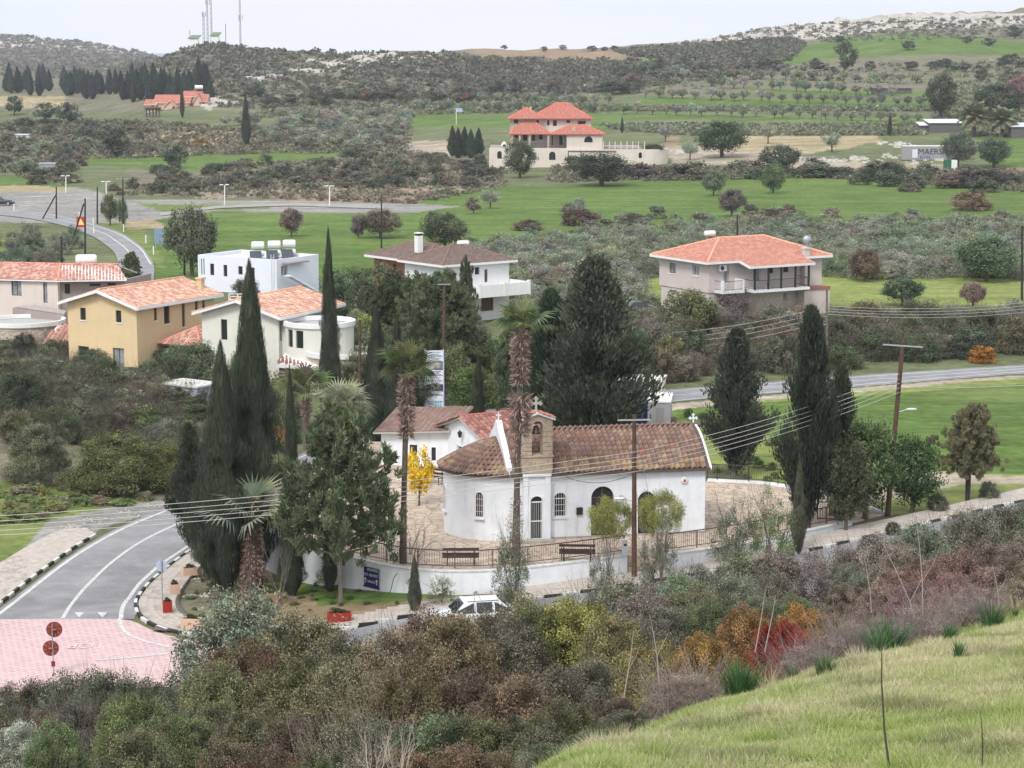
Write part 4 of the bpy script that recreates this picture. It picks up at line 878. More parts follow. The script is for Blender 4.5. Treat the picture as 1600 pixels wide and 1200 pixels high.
for xa, xb, up in ((CL-.3, CL, -.13), (-.14, .16, .24)):  # end wall under the barrel roof and the raised gable over the apse
    gw = MB()
    for i in range(len(pr)-1):
        (ya, za_), (yb, zb_) = pr[i], pr[i+1]; ya, yb = max(ya, 0.02 if up < 0 else -.1), min(yb, CW-.02 if up < 0 else CW+.1)
        k1 = (.38 if up > 0 else 0)
        f_ = lambda y: np.interp(y, [p[0] for p in pr], [p[1] for p in pr])+up+k1*math.exp(-((y-CW/2)/.55)**2)
        for j in range(4):
            a, b_ = ya+(yb-ya)*j/4, ya+(yb-ya)*(j+1)/4
            if b_-a < 1e-4: continue
            zb0 = CE-.02
            gw.add([(xa, a, zb0), (xb, a, zb0), (xb, b_, zb0), (xa, b_, zb0), (xa, a, f_(a)), (xb, a, f_(a)), (xb, b_, f_(b_)), (xa, b_, f_(b_))], [(0, 3, 2, 1), (4, 5, 6, 7), (0, 1, 5, 4), (1, 2, 6, 5), (2, 3, 7, 6), (3, 0, 4, 7)])
    gw.build('gable_wall', WHITE, church)
cross(church, (0, CW/2, 6.0), .42, mat('white_painted_iron', (.7, .7, .7), .5), bud=False); cross(church, (CL+.12, CW/2, 5.45), .5, WHITE, bud=True)
# apse roof: half cone of tiles
apx = (-.12, CW/2, 5.0); ar = MB(); RA = R+.28; ze = CE-.06
ring = [(RA*cos(pi/2+pi*i/24)-.02, CW/2+RA*sin(pi/2+pi*i/24), ze) for i in range(25)]
vr = []
for j in range(9):
    f = j/9; vr += [(RA*(1-f)*cos(pi/2+pi*i/24)-.02*(1-f)-.1*f, CW/2+RA*(1-f)*sin(pi/2+pi*i/24), ze+(apx[2]-ze)*(.5*f+.5*sin(pi/2*f))) for i in range(25)]
ar.add(vr+[apx], [(j*25+i, j*25+i+1, j*25+26+i, j*25+25+i) for j in range(8) for i in range(24)]+[(200+i, 201+i, 225) for i in range(24)]); ar.add(ring+[(p[0], p[1], p[2]-.1) for p in ring], [(i, i+25, i+26, i+1) for i in range(24)]+[tuple(range(25, 50))])
aro = ar.build('apse_roof', MATS['roof_bed'], church); rest = []; sl = hypot(RA, apx[2]-ze); ta = atan2(apx[2]-ze, RA); rows = 9; cnt = 0
for r_ in range(rows):
    f = r_/rows; rad = RA*(1-f)+.02; kk = max(3, int(pi*rad/.285)); sc = (pi*rad/kk)/.285
    for i in range(kk):
        t = pi/2+pi*(i+.5)/kk; bulge = (apx[2]-ze)*(.5*sin(pi/2*f)-.5*f); tb = atan2((apx[2]-ze)*(.5+.5*pi/2*cos(pi/2*f)), RA)
        M = Matrix.Translation((rad*cos(t)-.02*(1-f)-.1*f, CW/2+rad*sin(t), ze+(apx[2]-ze)*f+.02+bulge)) @ Matrix.Rotation(t+pi/2, 4, 'Z') @ Matrix.Rotation(tb, 4, 'X') @ Matrix.Diagonal((sc, 1, 1, 1))
        rnd = random.random(); me = TOBJ[len(PALC)+random.randrange(3)] if (r_ <= 1 and rnd < .3) else TOBJ[random.randrange(6)]
        if sin(t) < .35 and cnt < 100: o = link('roof_tile', me, aro); o.matrix_local = M; cnt += 1
        else: rest.append(tile_geo(me, M))
V, Q, C = join(rest); tag(link('tiling', npmesh('tiling', V, Q, TILEM, C), aro), kind='stuff')
# fittings on the front
u, z = onwall(905, 798, cf(0, 0), cf(CL, 0)); q = MB(); q.box((u, -.08, z-CZ), (.32, .16, .38)); q.build('meter_box', BLACK, church, bevel=.01)
q = MB(); q.box((u-.16, -.03, (z-CZ-.2)/2), (.05, .05, z-CZ-.2)); q.build('conduit', WHITE, church)
u, z = onwall(1069, 750, cf(0, 0), cf(CL, 0)); q = MB(); q.lathe([(.19, 0), (.19, .08), (.15, .12)], n=18); q.v = [(p[0], -p[2], p[1]) for p in q.v]; o = q.build('alarm_disc', WFRAME, church); o.location = (u, 0, z-CZ)
q = MB(); q.box((0, -.125, -.02), (.11, .02, .14)); q2 = q.build('red_lamp', mat('red_plastic', (.4, .02, .02), .4), o)
q = MB(); q.span(.05, CL-.02, -.06, 0, 0, .1); q.span(bx0-.1, bx1+.1, -BD-.5, -BD-.0, 0, .12); q.build('plinth', mat('plinth_concrete', (.42, .40, .36), .9, var=.3), church)
q = MB()
for x_ in (1.0, ): q.tube((.35, -.05, CE-.15), (.35, -.05, .05), .035, n=8)
q.build('rain_pipe', WHITE, church)
# ================================================================== HOUSES
ORANGE = [rgb(c)[:3] for c in ((224, 160, 124), (236, 186, 152), (208, 136, 104), (228, 172, 140), (242, 204, 172), (196, 120, 94))]
REDT = [rgb(c)[:3] for c in ((212, 134, 104), (204, 120, 92), (220, 150, 120), (198, 112, 86))]
VRED = [rgb(c)[:3] for c in ((204, 112, 86), (212, 124, 98), (196, 104, 80))]
TERRA = [rgb(c)[:3] for c in ((196, 116, 92), (224, 160, 136), (176, 96, 78), (234, 190, 168), (208, 132, 106))]
BROWNT = [rgb(c)[:3] for c in ((128, 104, 94), (118, 94, 86), (138, 114, 102), (124, 98, 90))]
DARKR = [rgb(c)[:3] for c in ((148, 84, 72), (176, 108, 92), (132, 72, 64), (196, 132, 114))]
def loc_(root, p): return (p[0]-root.location[0], p[1]-root.location[1], p[2]-root.location[2])
def W3(fn, x, y, z): q = fn(x, y); return (q[0], q[1], z)
def trim(root, fn, pts, w=.12, h=.22, name='fascia', m=WHITE2):
    mb = MB()
    for (a, b) in pts:
        A, B = Vector(loc_(root, W3(fn, *a))), Vector(loc_(root, W3(fn, *b))); d = (B-A).normalized(); s = d.cross(Vector((0, 0, 1))).normalized()*w/2; u = Vector((0, 0, h))
        mb.add([A-s-u, B-s-u, B+s-u, A+s-u, A-s, B-s, B+s, A+s], [(0, 3, 2, 1), (4, 5, 6, 7), (0, 1, 5, 4), (1, 2, 6, 5), (2, 3, 7, 6), (3, 0, 4, 7)])
    o = mb.build(name, m, root); return o
def fbox(root, fn, x0, x1, y0, y1, z0, z1, m, name):
    mb = MB(); P = [fn(x0, y0), fn(x1, y0), fn(x1, y1), fn(x0, y1)]; L = root.location
    mb.prism([(p[0]-L[0], p[1]-L[1]) for p in P], z0-L[2], z1-L[2]); return mb.build(name, m, root)
def shell(root, fn, x0, x1, y0, y1, z0, z1, m, front=(), left=(), right=(), ridge=None, th=.25, mleft=None):
    """four walls; front faces -y, left faces -x. ridge=(axis, height): gable tops"""
    a, b, c, d = fn(x0, y0), fn(x1, y0), fn(x1, y1), fn(x0, y1); e = .002
    gx = [(0, z1), (y1-y0, z1), ((y1-y0)/2, ridge[1])] if ridge and ridge[0] == 'x' else None
    gy = [(0, z1), (x1-x0, z1), ((x1-x0)/2, ridge[1])] if ridge and ridge[0] == 'y' else None
    ins = lambda p, q, k=.006: (p[0]+(q[0]-p[0])*k/hypot(q[0]-p[0], q[1]-p[1]), p[1]+(q[1]-p[1])*k/hypot(q[0]-p[0], q[1]-p[1]))
    wall(root, a, b, z0, z1, m, front, th, top=gy); wall(root, b, c, z0, z1-e, m, right, th, top=gx); wall(root, c, d, z0, z1, m, (), th, top=gy); wall(root, d, a, z0, z1-e, mleft or m, left, th, top=gx)
# ---- yellow house
c, d = at(213, 477, 6), at(333, 458, 6); fy, aY = frame(c, d)
yh = thing('house', 'two storey ochre yellow house with orange tiled gable roof and white eaves', 'house', (c.x, c.y, 0))
shell(yh, fy, 0, 10.5, 0, 7.4, -1.5, 5.95, YELLOW, ridge=('x', 7.0),
 left=[(125, 481, 134, 500, 'dark sillw'), (180.5, 485, 189.5, 504, 'dark sillw'), (155, 464, 159, 469, 'dark one'), (122, 541, 139, 562, 'dark'), (176, 544, 194, 574, 'pale')],
 front=[(240.5, 481, 245.5, 501, 'brown panel sillw'), (256, 478, 265.5, 506, 'dark sillw'), (284, 474, 289.5, 511, 'brown panel sillw'), (304.5, 470, 309.5, 488, 'brown panel sillw'), (316, 468, 320.5, 483, 'brown panel sillw'), (217, 576, 221, 585, 'dark one'), (223, 575, 227, 583, 'dark one')])
pl_, rd = gable(fy, -.55, 11.0, -.55, 7.95, 5.86, 7.12, yh.location); r_ = roof(yh, pl_, ORANGE, WHITE2, ridges=rd)
trim(yh, fy, [((-.58, -.6, 5.88), (11.03, -.6, 5.88)), ((-.6, -.55, 5.86), (-.6, 3.7, 7.1)), ((-.6, 3.7, 7.1), (-.6, 7.95, 5.86))])
pl_, rd = hip(fy, 2.6, 8.6, -4.6, -.0, 2.5, 3.75, yh.location); rr_ = roof(yh, pl_, TERRA, BRFRAME, ridges=rd, name='porch_roof')
for x in (2.9, 5.6, 8.3): fbox(yh, fy, x-.1, x+.1, -4.4, -4.2, -1, 2.4, DKFRAME, 'porch_post')
ch = MB(); q = fy(10.2, 1.2); ch.box((q[0]-c.x, q[1]-c.y, 6.6), (.5, .5, 1.1), rz=aY); ch.box((q[0]-c.x, q[1]-c.y, 7.25), (.66, .66, .16), rz=aY); ch.build('chimney', YELLOW, yh)
# ---- cream house with round bay
c, d = at(435, 492, 6), at(510, 476, 6); fc, aC = frame(c, d)
kh = thing('house', 'cream house with orange tiled roof and a round flat-roofed bay, behind the tall cypresses', 'house', (c.x, c.y, 0))
shell(kh, fc, 0, 9.3, 0, 7.2, -1.2, 5.95, CREAM, ridge=('x', 7.0), left=[(345, 499, 355, 531, 'dark'), ], front=[(435.5, 502, 441, 533, 'brown panel')])
pl_, rd = gable(fc, -.55, 9.8, -.55, 7.75, 5.86, 7.1, kh.location); roof(kh, pl_, ORANGE, WHITE2, ridges=rd)
trim(kh, fc, [((-.58, -.6, 5.88), (9.83, -.6, 5.88)), ((-.6, -.55, 5.86), (-.6, 3.6, 7.08)), ((-.6, 3.6, 7.08), (-.6, 7.75, 5.86))])
bc = atY(499, 508, 172.3)
def round_block(root, cx, cy, r, z0, z1, m, wins=(), name='round_wall', par=.30, over=.14, mtop=WHITE2):
    mb = MB(); n = 48; L = root.location
    def arc(t): return (cx-L[0]+r*cos(t), cy-L[1]+r*sin(t))
    for i in range(n):
        t0, t1 = 2*pi*i/n, 2*pi*(i+1)/n; tm = (t0+t1)/2; gaps = [(a, b) for (u, v, a, b) in wins if u < tm < v]; z = z0
        pr_ = [arc(t0), arc(t1), (arc(t1)[0]*1-.22*cos(t1), arc(t1)[1]-.22*sin(t1)), (arc(t0)[0]-.22*cos(t0), arc(t0)[1]-.22*sin(t0))]
        for a, b in gaps: mb.prism(pr_, z, a); z = b
        mb.prism(pr_, z, z1)
    o = mb.build(name, m, root); pp = MB(); L0 = (cx-L[0], cy-L[1])
    pp.lathe([(r-.3, z1-.02), (r+over*.6, z1-.02), (r+over, z1+.06), (r+over, z1+par), (r-.12, z1+par), (r-.12, z1+.1), (r-.14, z1+.08)], (L0[0], L0[1], 0), 48); pp.f = pp.f[:-2]; pp.mi = pp.mi[:-2]; pp.build('parapet', mtop, root)
    dk = MB(); dk.lathe([(r-.1, z1-.1), (r-.1, z1+.05)], (L0[0], L0[1], 0), 48); dk.build('flat_roof', mat('pale_screed', (.45, .45, .43), .9, var=.2), root)
    for (u, v, a, b) in wins:
        k = MB(); k.lathe([(r-.17, a), (r-.17, b)], (L0[0], L0[1], 0), 48); keep_ = [f for f in k.f[:-2] if u-.08 < (2*pi*(min(i % 48 for i in f[:2])+.5)/48) % (2*pi) < v+.08 and len(f) == 4]; k.f = keep_; k.mi = [0]*len(keep_)
        if keep_: wo = k.build('window', DKFRAME, root)
        k2 = MB(); t = (u+v)/2; w = (v-u)*r; k2.box((0, 0, 0), (w*.8, .03, (b-a)*.92)); p = k2.build('pane', GLASS, wo); p.location = (L0[0]+(r-.12)*cos(t), L0[1]+(r-.12)*sin(t), (a+b)/2); p.rotation_euler = (0, 0, t+pi/2)
    return o
seg = 2*pi/48
round_block(kh, bc.x, bc.y, 2.75, -1, 5.15, CREAM, wins=[(seg*28, seg*30, 3.6, 5.0), (seg*31, seg*33, 3.6, 5.0)], par=.42)
fbox(kh, fc, .5, 5, -2.2, .0, -1, 5.1, CREAM, 'link_wall')
tcx = atY(534, 548, 170.3)
round_block(kh, tcx.x, tcx.y, 2.7, -1, 3.0, RUBBLE, name='stone_round_wall', par=.42)
aw = MB(); P = [at(433, 567, 2.5), at(498, 572, 2.5), atY(484, 552, 171.4), atY(446, 551, 171.6)]; P = [Vector(loc_(kh, p)) for p in P]
roof(kh, [(P, ((P[3]+P[2])/2-(P[0]+P[1])/2))], DARKR, WHITE2, name='awning_roof')
ab = MB(); A_, B_ = P[0], P[1]; ab.box(((A_.x+B_.x)/2, (A_.y+B_.y)/2+.1, 2.28), ((B_-A_).length, .22, .3), rz=atan2(B_.y-A_.y, B_.x-A_.x)); ab.build('awning_beam', WHITE2, kh)
dkb = MB(); dkb.box(((A_.x+B_.x)/2, (A_.y+B_.y)/2+.9, .8), ((B_-A_).length*.96, .05, 2.6), rz=atan2(B_.y-A_.y, B_.x-A_.x)); dkb.build('dark_opening', GLASS, kh)  # dark sheet stands in for the shaded opening under the awning
tb = at(318, 492, 5.9)
yrack = thing('solar_rack', 'white metal frame standing on the orange roof between the yellow and cream houses', 'frame', W3(fc, 1.6, 5.6, 6.35)); q = MB()
for x in (0, .7, 1.4): q.tube((x, 0, 0), (x, 0, .9), .035, n=5); q.tube((x, .8, 0), (x, .8, .6), .035, n=5); q.tube((x, 0, .9), (x, .8, .6), .035, n=5)
for z in (.45, .9): q.tube((0, 0, z), (1.4, 0, z), .03, n=5)
q.tube((0, .8, .6), (1.4, .8, .6), .03, n=5); q.build('frame', WFRAME, yrack)
# ---- white flat-roofed house
Lw, Cw_ = at(309, 398, 4), at(432, 406, 4); fw, aW = frame(Lw, Cw_); LX = hypot(Cw_.x-Lw.x, Cw_.y-Lw.y)
wh = thing('house', 'white flat roofed modern house with three solar water tanks on its roof', 'house', (Lw.x, Lw.y, 0))
WH = mat('blue_white_render', (.72, .75, .83), .85, var=.05, vscale=.6)
shell(wh, fw, 0, LX, 0, 7.6, -.5, 4.0, WH, front=[(310.5, 404, 312.5, 428, 'dark one'), (314, 404, 316, 429, 'dark one'), (317.5, 404, 319.5, 429, 'dark one'), (328, 412, 334.5, 430, 'dark'), (349, 414, 355, 432, 'dark'), (372, 416, 379, 429, 'dark'), (390, 418, 398, 440, 'dark')], right=[(439, 415, 450, 431, 'pale white')])
fbox(wh, fw, .3, LX-.3, .3, 7.3, 3.4, 3.62, mat('pale_roof', (.62, .64, .68), .9), 'flat_roof')
q = fw(LX+.5, 1.8); fbox(wh, fw, LX+.02, LX+1.0, 1.0, 4.6, 3.45, 3.6, TAUPE, 'canopy')
ld = MB()
A_ = Vector(loc_(wh, W3(fw, LX-.3, -.06, 0)))
for s in (-.2, .2):
    p = fw(LX-.5+s, -.08); ld.tube((p[0]-Lw.x, p[1]-Lw.y, 0), (p[0]-Lw.x, p[1]-Lw.y, 4.6), .03, n=5)
for i in range(14):
    p, q = fw(LX-.7, -.08), fw(LX-.3, -.08); ld.tube((p[0]-Lw.x, p[1]-Lw.y, .3*i+.3), (q[0]-Lw.x, q[1]-Lw.y, .3*i+.3), .02, n=5)
ld.build('wall_ladder', WFRAME, wh)
st = MB()
for i in range(12):
    p = fw(LX+.9, 1.0+i*.42); st.box((p[0]-Lw.x, p[1]-Lw.y, 2.2-i*.19), (.9, .4, .12), rz=aW)
st.build('outdoor_stair', WH, wh)
for k, px in enumerate((403, 428.5, 452)):
    g = atY(px, 391, 243.5+k*1.1); t = thing('solar_water_heater', ['leftmost', 'middle', 'rightmost'][k]+' of the three white water tanks on the flat roofed house', 'water heater', (g.x, g.y, 3.6), .15)
    for zz in (.62, 1.55):
        b = MB(); r = .34 if zz < 1 else .42; b.lathe([(.08, -.72), (r*.85, -.70), (r, -.58), (r, .58), (r*.85, .70), (.08, .72)], n=18); b.v = [(p[2], p[1], p[0]+zz) for p in b.v]; b.build('tank', WFRAME, t, smooth=True)
    f = MB()
    for x in (-.5, .5):
        for y in (-.35, .35): f.tube((x, y, 0), (x, y*.6, 1.3), .025, n=5)
        f.tube((x, -.35, .3), (x, .35, .3), .02, n=5)
    f.tube((-.5, -.35, .3), (.5, -.35, .3), .02, n=5); f.tube((-.78, 0, 1.6), (-.78, 0, .2), .025, n=5); f.build('stand', STEEL, t)
    s_ = MB(); s_.slab((-.95, -1.9, .1), (.35, -1.9, .1), (.35, -.5, .95), (-.95, -.5, .95), .07); s_.build('solar_panel', mat('solar_glass', (.04, .05, .065), .12, spec=.6), t)
# ---- brown roofed house
c, d = at(693, 412, 6), at(802, 405, 6); fb, aB = frame(c, (c.x+.79, c.y+.62))
bh = thing('house', 'white house with dark brown tiled roof, white balcony and timber clad side', 'house', (c.x, c.y, 0))
CLAD = mat('timber_cladding', (.33, .13, .075), .8, var=.3, vscale=3)
shell(bh, fb, 0, 8.2, 0, 6.6, -.3, 5.9, WHITE2, left=[(680, 425, 685, 437, 'dark')], front=[(742, 417.5, 749, 429, 'dark'), (757, 421, 762, 441, 'brown panel'), (752, 465, 771, 486, 'brown panel')])
shell(bh, fb, .8, 6.5, 6.6, 13.2, -.3, 5.88, WHITE2, left=[(614, 413, 619, 424, 'dark')], mleft=CLAD)
pl_, rd = hip(fb, -.6, 8.8, -.6, 7.0, 5.86, 7.35, bh.location); roof(bh, pl_, BROWNT, WHITE2, tw=.34, tl=.33, h=.05, ridges=rd)
pl_, rd = hip(fb, .1, 7.1, 3.0, 13.9, 5.84, 7.25, bh.location); roof(bh, pl_, BROWNT, WHITE2, tw=.34, tl=.33, h=.05, ridges=rd, name='rear_roof')
trim(bh, fb, [((-.6, -.62, 5.9), (8.8, -.62, 5.9)), ((-.62, -.6, 5.9), (-.62, 7.0, 5.9)), ((.08, 7.0, 5.88), (.08, 13.9, 5.88))])
fbox(bh, fb, 2.0, 8.4, -3.2, 0, 2.72, 3.0, WHITE2, 'balcony_floor')
for (x0, x1, y0, y1) in ((2.0, 8.4, -3.2, -3.05), (2.0, 2.15, -3.05, -.02), (8.25, 8.4, -3.05, 1.5)): fbox(bh, fb, x0, x1, y0, y1, 3.0, 3.95, WHITE2, 'balcony_parapet')
for x in (2.1, 5.2, 8.25): fbox(bh, fb, x-.14, x+.14, -3.26, -3.0, 2.7, 4.12, WHITE2, 'balcony_pier')
q = fb(1.6, 6.4); ch = MB(); ch.box((q[0]-c.x, q[1]-c.y, 7.4), (.62, .62, 1.7), rz=aB); ch.box((q[0]-c.x, q[1]-c.y, 8.52), (.7, .7, .09), rz=aB); chm = ch.build('chimney', WHITE2, bh)
ch = MB(); ch.box((q[0]-c.x, q[1]-c.y, 8.36), (.5, .5, .26), rz=aB); ch.build('chimney_vent', BLACK, chm)
q = fb(6.6, 5.6); tank('roof_water_tank', 'white water tank lying on the dark brown tiled roof', (q[0], q[1], 6.6), .25)
# ---- pink-grey house with the red roof
c = at(1108, 407, 6); fp, aP = frame(c, (c.x+.85, c.y+.50))
ph = thing('house', 'grey-pink two storey house with salmon red hipped roof and long railed balcony', 'house', (c.x, c.y, 0))
shell(ph, fp, -.12, 14.2, -.12, 8.6, 2.75, 5.95, PINKR, left=[(1046, 411, 1056, 427, 'pale brown sillw'), (1082.5, 414.5, 1092, 431, 'pale white sillw')], front=[(1131, 415, 1139, 443, 'pale white door'), (1177, 416, 1188, 440, 'pale white door'), (1200, 415, 1208, 427, 'dark'), (1224, 414, 1232, 425, 'dark'), (1260, 407, 1264, 423, 'dark sillw')])
shell(ph, fp, 0, 14.0, 0, 8.4, -.5, 2.75, PINKR, left=[(1046, 453, 1056, 467, 'pale brown sillw'), (1083, 456, 1093, 468, 'dark')], front=[(1224, 457, 1230, 471, 'pale white'), (1250, 450, 1255, 461, 'dark white'), (1261, 449, 1269, 476, 'white panel door')])
pl_, rd = hip(fp, -.8, 15.0, -.8, 9.3, 5.88, 7.75, ph.location); roof(ph, pl_, REDT, WHITE2, tw=.3, tl=.36, h=.05, ridges=rd, rimc=rgb((236, 170, 140)))
o = ph.location
pr_p = [W3(fp, 3.2, -2.6, 5.42), W3(fp, 11.3, -2.6, 5.42), W3(fp, 11.3, -.75, 5.90), W3(fp, 3.2, -.75, 5.90)]; pr_p = [loc_(ph, p) for p in pr_p]
ux, uy = Vector(pr_p[1])-Vector(pr_p[0]), Vector(pr_p[3])-Vector(pr_p[0]); roof(ph, [(pr_p, uy)], REDT, WHITE2, tw=.3, tl=.36, h=.05, name='porch_roof')
trim(ph, fp, [((-.8, -.84, 5.9), (3.2, -.84, 5.9)), ((3.2, -2.64, 5.44), (11.3, -2.64, 5.44)), ((11.3, -.84, 5.9), (15, -.84, 5.9)), ((-.84, -.8, 5.9), (-.84, 9.3, 5.9)), ((3.16, -.8, 5.88), (3.16, -2.6, 5.42)), ((11.34, -.8, 5.88), (11.34, -2.6, 5.42))])
def balcony(root, fn, x0, x1, y0, z, m=WHITE2):
    fbox(root, fn, x0, x1, y0, -.13, z-.28, z, m, 'balcony_floor'); rl = MB(); L = root.location
    def P(x, y, zz): q = fn(x, y); return (q[0]-L[0], q[1]-L[1], zz)
    for zz in (z+.12, z+.95):
        rl.tube(P(x0+.05, y0+.05, zz), P(x1-.05, y0+.05, zz), .03, n=5); rl.tube(P(x0+.05, y0+.05, zz), P(x0+.05, -.15, zz), .03, n=5); rl.tube(P(x1-.05, y0+.05, zz), P(x1-.05, -.15, zz), .03, n=5)
    n = int((x1-x0)/.14)
    for i in range(n+1): x = x0+.05+(x1-x0-.1)*i/n; rl.tube(P(x, y0+.05, z), P(x, y0+.05, z+.95), .012, n=4, cap=False)
    rl.build('balcony_railing', IRON, root)
balcony(ph, fp, .6, 3.2, -1.5, 3.0); balcony(ph, fp, 3.9, 10.9, -2.4, 3.0)
for x in (4.0, 5.7, 7.3, 9.1, 10.8): fbox(ph, fp, x-.08, x+.08, -2.38, -2.22, 3.0, 5.4, BLACK, 'porch_post')
fbox(ph, fp, .55, .8, -1.55, -1.3, 2.72, 4.05, WHITE2, 'balcony_pier'); fbox(ph, fp, 3.1, 3.3, -1.55, -.13, 2.72, 4.05, WHITE2, 'balcony_pier')
fbox(ph, fp, 11.0, 14.3, -1.5, -.13, 2.5, 2.78, mat('brick_band', (.3, .14, .11), .9), 'lower_roof_edge'); fbox(ph, fp, 11.0, 14.3, -1.4, -.13, -.4, 2.48, PINKR, 'store_room')
q = fp(11.8, -.45); ch = MB(); ch.box((q[0]-c.x, q[1]-c.y, 4.6), (.6, .6, 4.0), rz=aP); ch.box((q[0]-c.x, q[1]-c.y, 6.72), (.75, .75, .2), rz=aP); ch.build('chimney', PINKR, ph)
def aircon(root, fn, x, y, z, left=False):
    q = fn(x, y); L = root.location; m = MB(); rz = (aP if not left else aP+pi/2); m.box((0, 0, 0), (.85, .34, .6)); o = m.build('air_conditioner', WFRAME, root); o.location = (q[0]-L[0], q[1]-L[1], z-L[2]); o.rotation_euler = (0, 0, rz+(pi if left else 0))
    f = MB(); f.lathe([(.22, 0), (.22, .02), (.05, .03)], n=14); f.v = [(p[0]-.12, -.175-p[2], p[1]) for p in f.v]; f.build('fan_grille', BLACK, o)
aircon(ph, fp, 1.4, -.35, 5.2); aircon(ph, fp, -.25, 6.0, 1.9, True)
q = fp(12.0, -.4); ds = thing('satellite_dish', 'grey satellite dish on the chimney of the red roofed house', 'satellite dish', (q[0], q[1], 6.8)); m = MB(); m.lathe([(.02, 0), (.3, .04), (.48, .14), (.5, .15), (.3, .02), (.02, -.03)], n=20); m.v = [(p[0], p[2], p[1]+.75) for p in m.v]; m.build('dish', STEEL, ds, smooth=True); m = MB(); m.tube((0, 0, 0), (0, 0, .7), .03); m.tube((0, 0, .5), (0, -.4, .75), .012, n=5); m.build('pole', STEEL, ds)
q = fp(6.0, 8.3); tank('roof_water_tank', 'white water tank behind the ridge of the red roofed house', (q[0], q[1], 7.2), .4)
# ---- rose house at the left edge
L1, C1, D1 = at(-160, 428, 6), at(90, 438, 6), at(194, 436, 6)
rh = thing('house', 'pale pink house with a long red and cream tiled roof at the left edge', 'house', (C1.x, C1.y, 0))
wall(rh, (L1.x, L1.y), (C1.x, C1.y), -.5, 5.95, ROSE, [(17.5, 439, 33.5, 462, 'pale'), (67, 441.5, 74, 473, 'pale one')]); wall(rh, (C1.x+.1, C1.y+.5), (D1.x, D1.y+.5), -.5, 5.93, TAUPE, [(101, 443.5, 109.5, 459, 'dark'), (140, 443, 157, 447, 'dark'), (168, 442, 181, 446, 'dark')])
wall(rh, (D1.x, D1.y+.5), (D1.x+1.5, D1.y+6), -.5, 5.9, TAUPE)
Le, Ce, De = atY(-162, 432, L1.y-.4), atY(91, 438.5, C1.y-.4), atY(198, 437, D1.y-.4)
Lr, Cr, Dr = atY(-150, 403, L1.y+4.2), atY(94, 413, C1.y+4.4), atY(183, 413.5, D1.y+4.4)
T = [Vector(loc_(rh, p)) for p in (Le, Ce, De, Lr, Cr, Dr)]; ee = (T[0]-T[1]); T[3] = T[4]+ee*.97
Pb = [T[3]+Vector((0, 5, -1.2)), T[4]+Vector((0, 5, -1.2)), T[5]+Vector((1, 5, -1.2))]
roof(rh, [([T[0], T[1], T[4], T[3]], (T[4]-T[1])-(T[1]-T[0]).normalized()*(T[4]-T[1]).dot((T[1]-T[0]).normalized())), ([T[1], T[2], T[5], T[4]], (T[4]-T[1])-(T[2]-T[1]).normalized()*(T[4]-T[1]).dot((T[2]-T[1]).normalized())), ([T[3], T[4], Pb[1], Pb[0]], T[3]-Pb[0]), ([T[4], T[5], Pb[2], Pb[1]], T[4]-Pb[1])], TERRA, WHITE2, ridges=[(T[1], T[4]), (T[3], T[4]), (T[4], T[5])])
q = atY(135, 411, D1.y+4.6); tank('roof_water_tank', 'white water tank on the red tiled roof beside the valley road', (q.x, q.y, q.z-.5), .1, s=1.6)
rc = atY(36, 498, 190); round_block(rh, rc.x, rc.y, 3.55, -1, 3.05, RUBBLE, name='stone_round_wall', par=.4)
A_, B_, C_, D_ = [Vector(loc_(rh, p)) for p in (atY(20, 481, 194.5), atY(100, 492, 191.5), atY(104, 487, 196), atY(50, 477.5, 197))]
m = MB(); m.slab(A_, B_, C_, D_, 1.6); m.build('terrace', TAUPE, rh); m = MB(); m.slab(A_+Vector((.2, .2, .1)), B_+Vector((0, .2, .1)), C_+Vector((0, 0, .1)), D_+Vector((.2, 0, .1)), .09); m.build('terrace_floor', mat('terrace_paving', (.45, .41, .38), .9, var=.3), rh)
P = [Vector(loc_(rh, p)) for p in (atY(66, 537, 185), atY(112, 537, 186), atY(112, 508, 189), atY(90, 508, 188.5))]; roof(rh, [(P, Vector((.1, 1, .3)))], TERRA, WHITE2, name='porch_roof', tw=.34)
# ---- low hall beside the chapel
fh, aH = frame((-1.62, 129.3), (-1.62+.86, 129.3+.5))
hh = thing('church_hall', 'low white hall with dark red tiled gable roof beside the chapel', 'hall', (-1.62, 129.3, CZ))
shell(hh, fh, 0, 3.9, 0, 5.2, CZ-.5, 3.75, WHITE, ridge=('x', 4.55), left=[(713.5, 698, 727, 711, 'dark white'), (731, 699, 735, 711, 'dark white one')])
pl_, rd = gable(fh, -.4, 4.2, -.45, 5.65, 3.66, 4.68, hh.location); roof(hh, pl_, DARKR, mat('grey_verge', (.42, .41, .38), .9), tw=.34, tl=.4, h=.09, ridges=rd)
q = fh(-.12, 2.7); lm = MB(); lm.lathe([(.02, -.05), (.09, 0), (.15, .28), (.16, .3), (.02, .42)], n=6); lm.tube((0, 0, .4), (0, 0, .5), .02, n=5); o = lm.build('wall_lantern', BLACK, hh); o.location = (q[0]+1.62-.12, q[1]-129.3-.1, 2.25)
lw = thing('church_hall', 'long low white outbuilding with faded brown tiled roof left of the hall', 'hall', (-8.2, 134.2, CZ))
fl, aL = frame((-8.2, 134.2), (-3.9, 133.4))
shell(lw, fl, 0, 4.3, 0, 5.5, CZ-.5, 3.3, WHITE, front=[(674, 699, 681, 720, 'dark one'), (640, 695, 652, 712, 'dark')]); lp = [W3(fl, -.4, -.5, 3.3), W3(fl, 4.5, -.5, 3.55), W3(fl, 4.7, 5.9, 4.05), W3(fl, -.4, 5.9, 3.85)]; lp = [Vector(loc_(lw, p)) for p in lp]
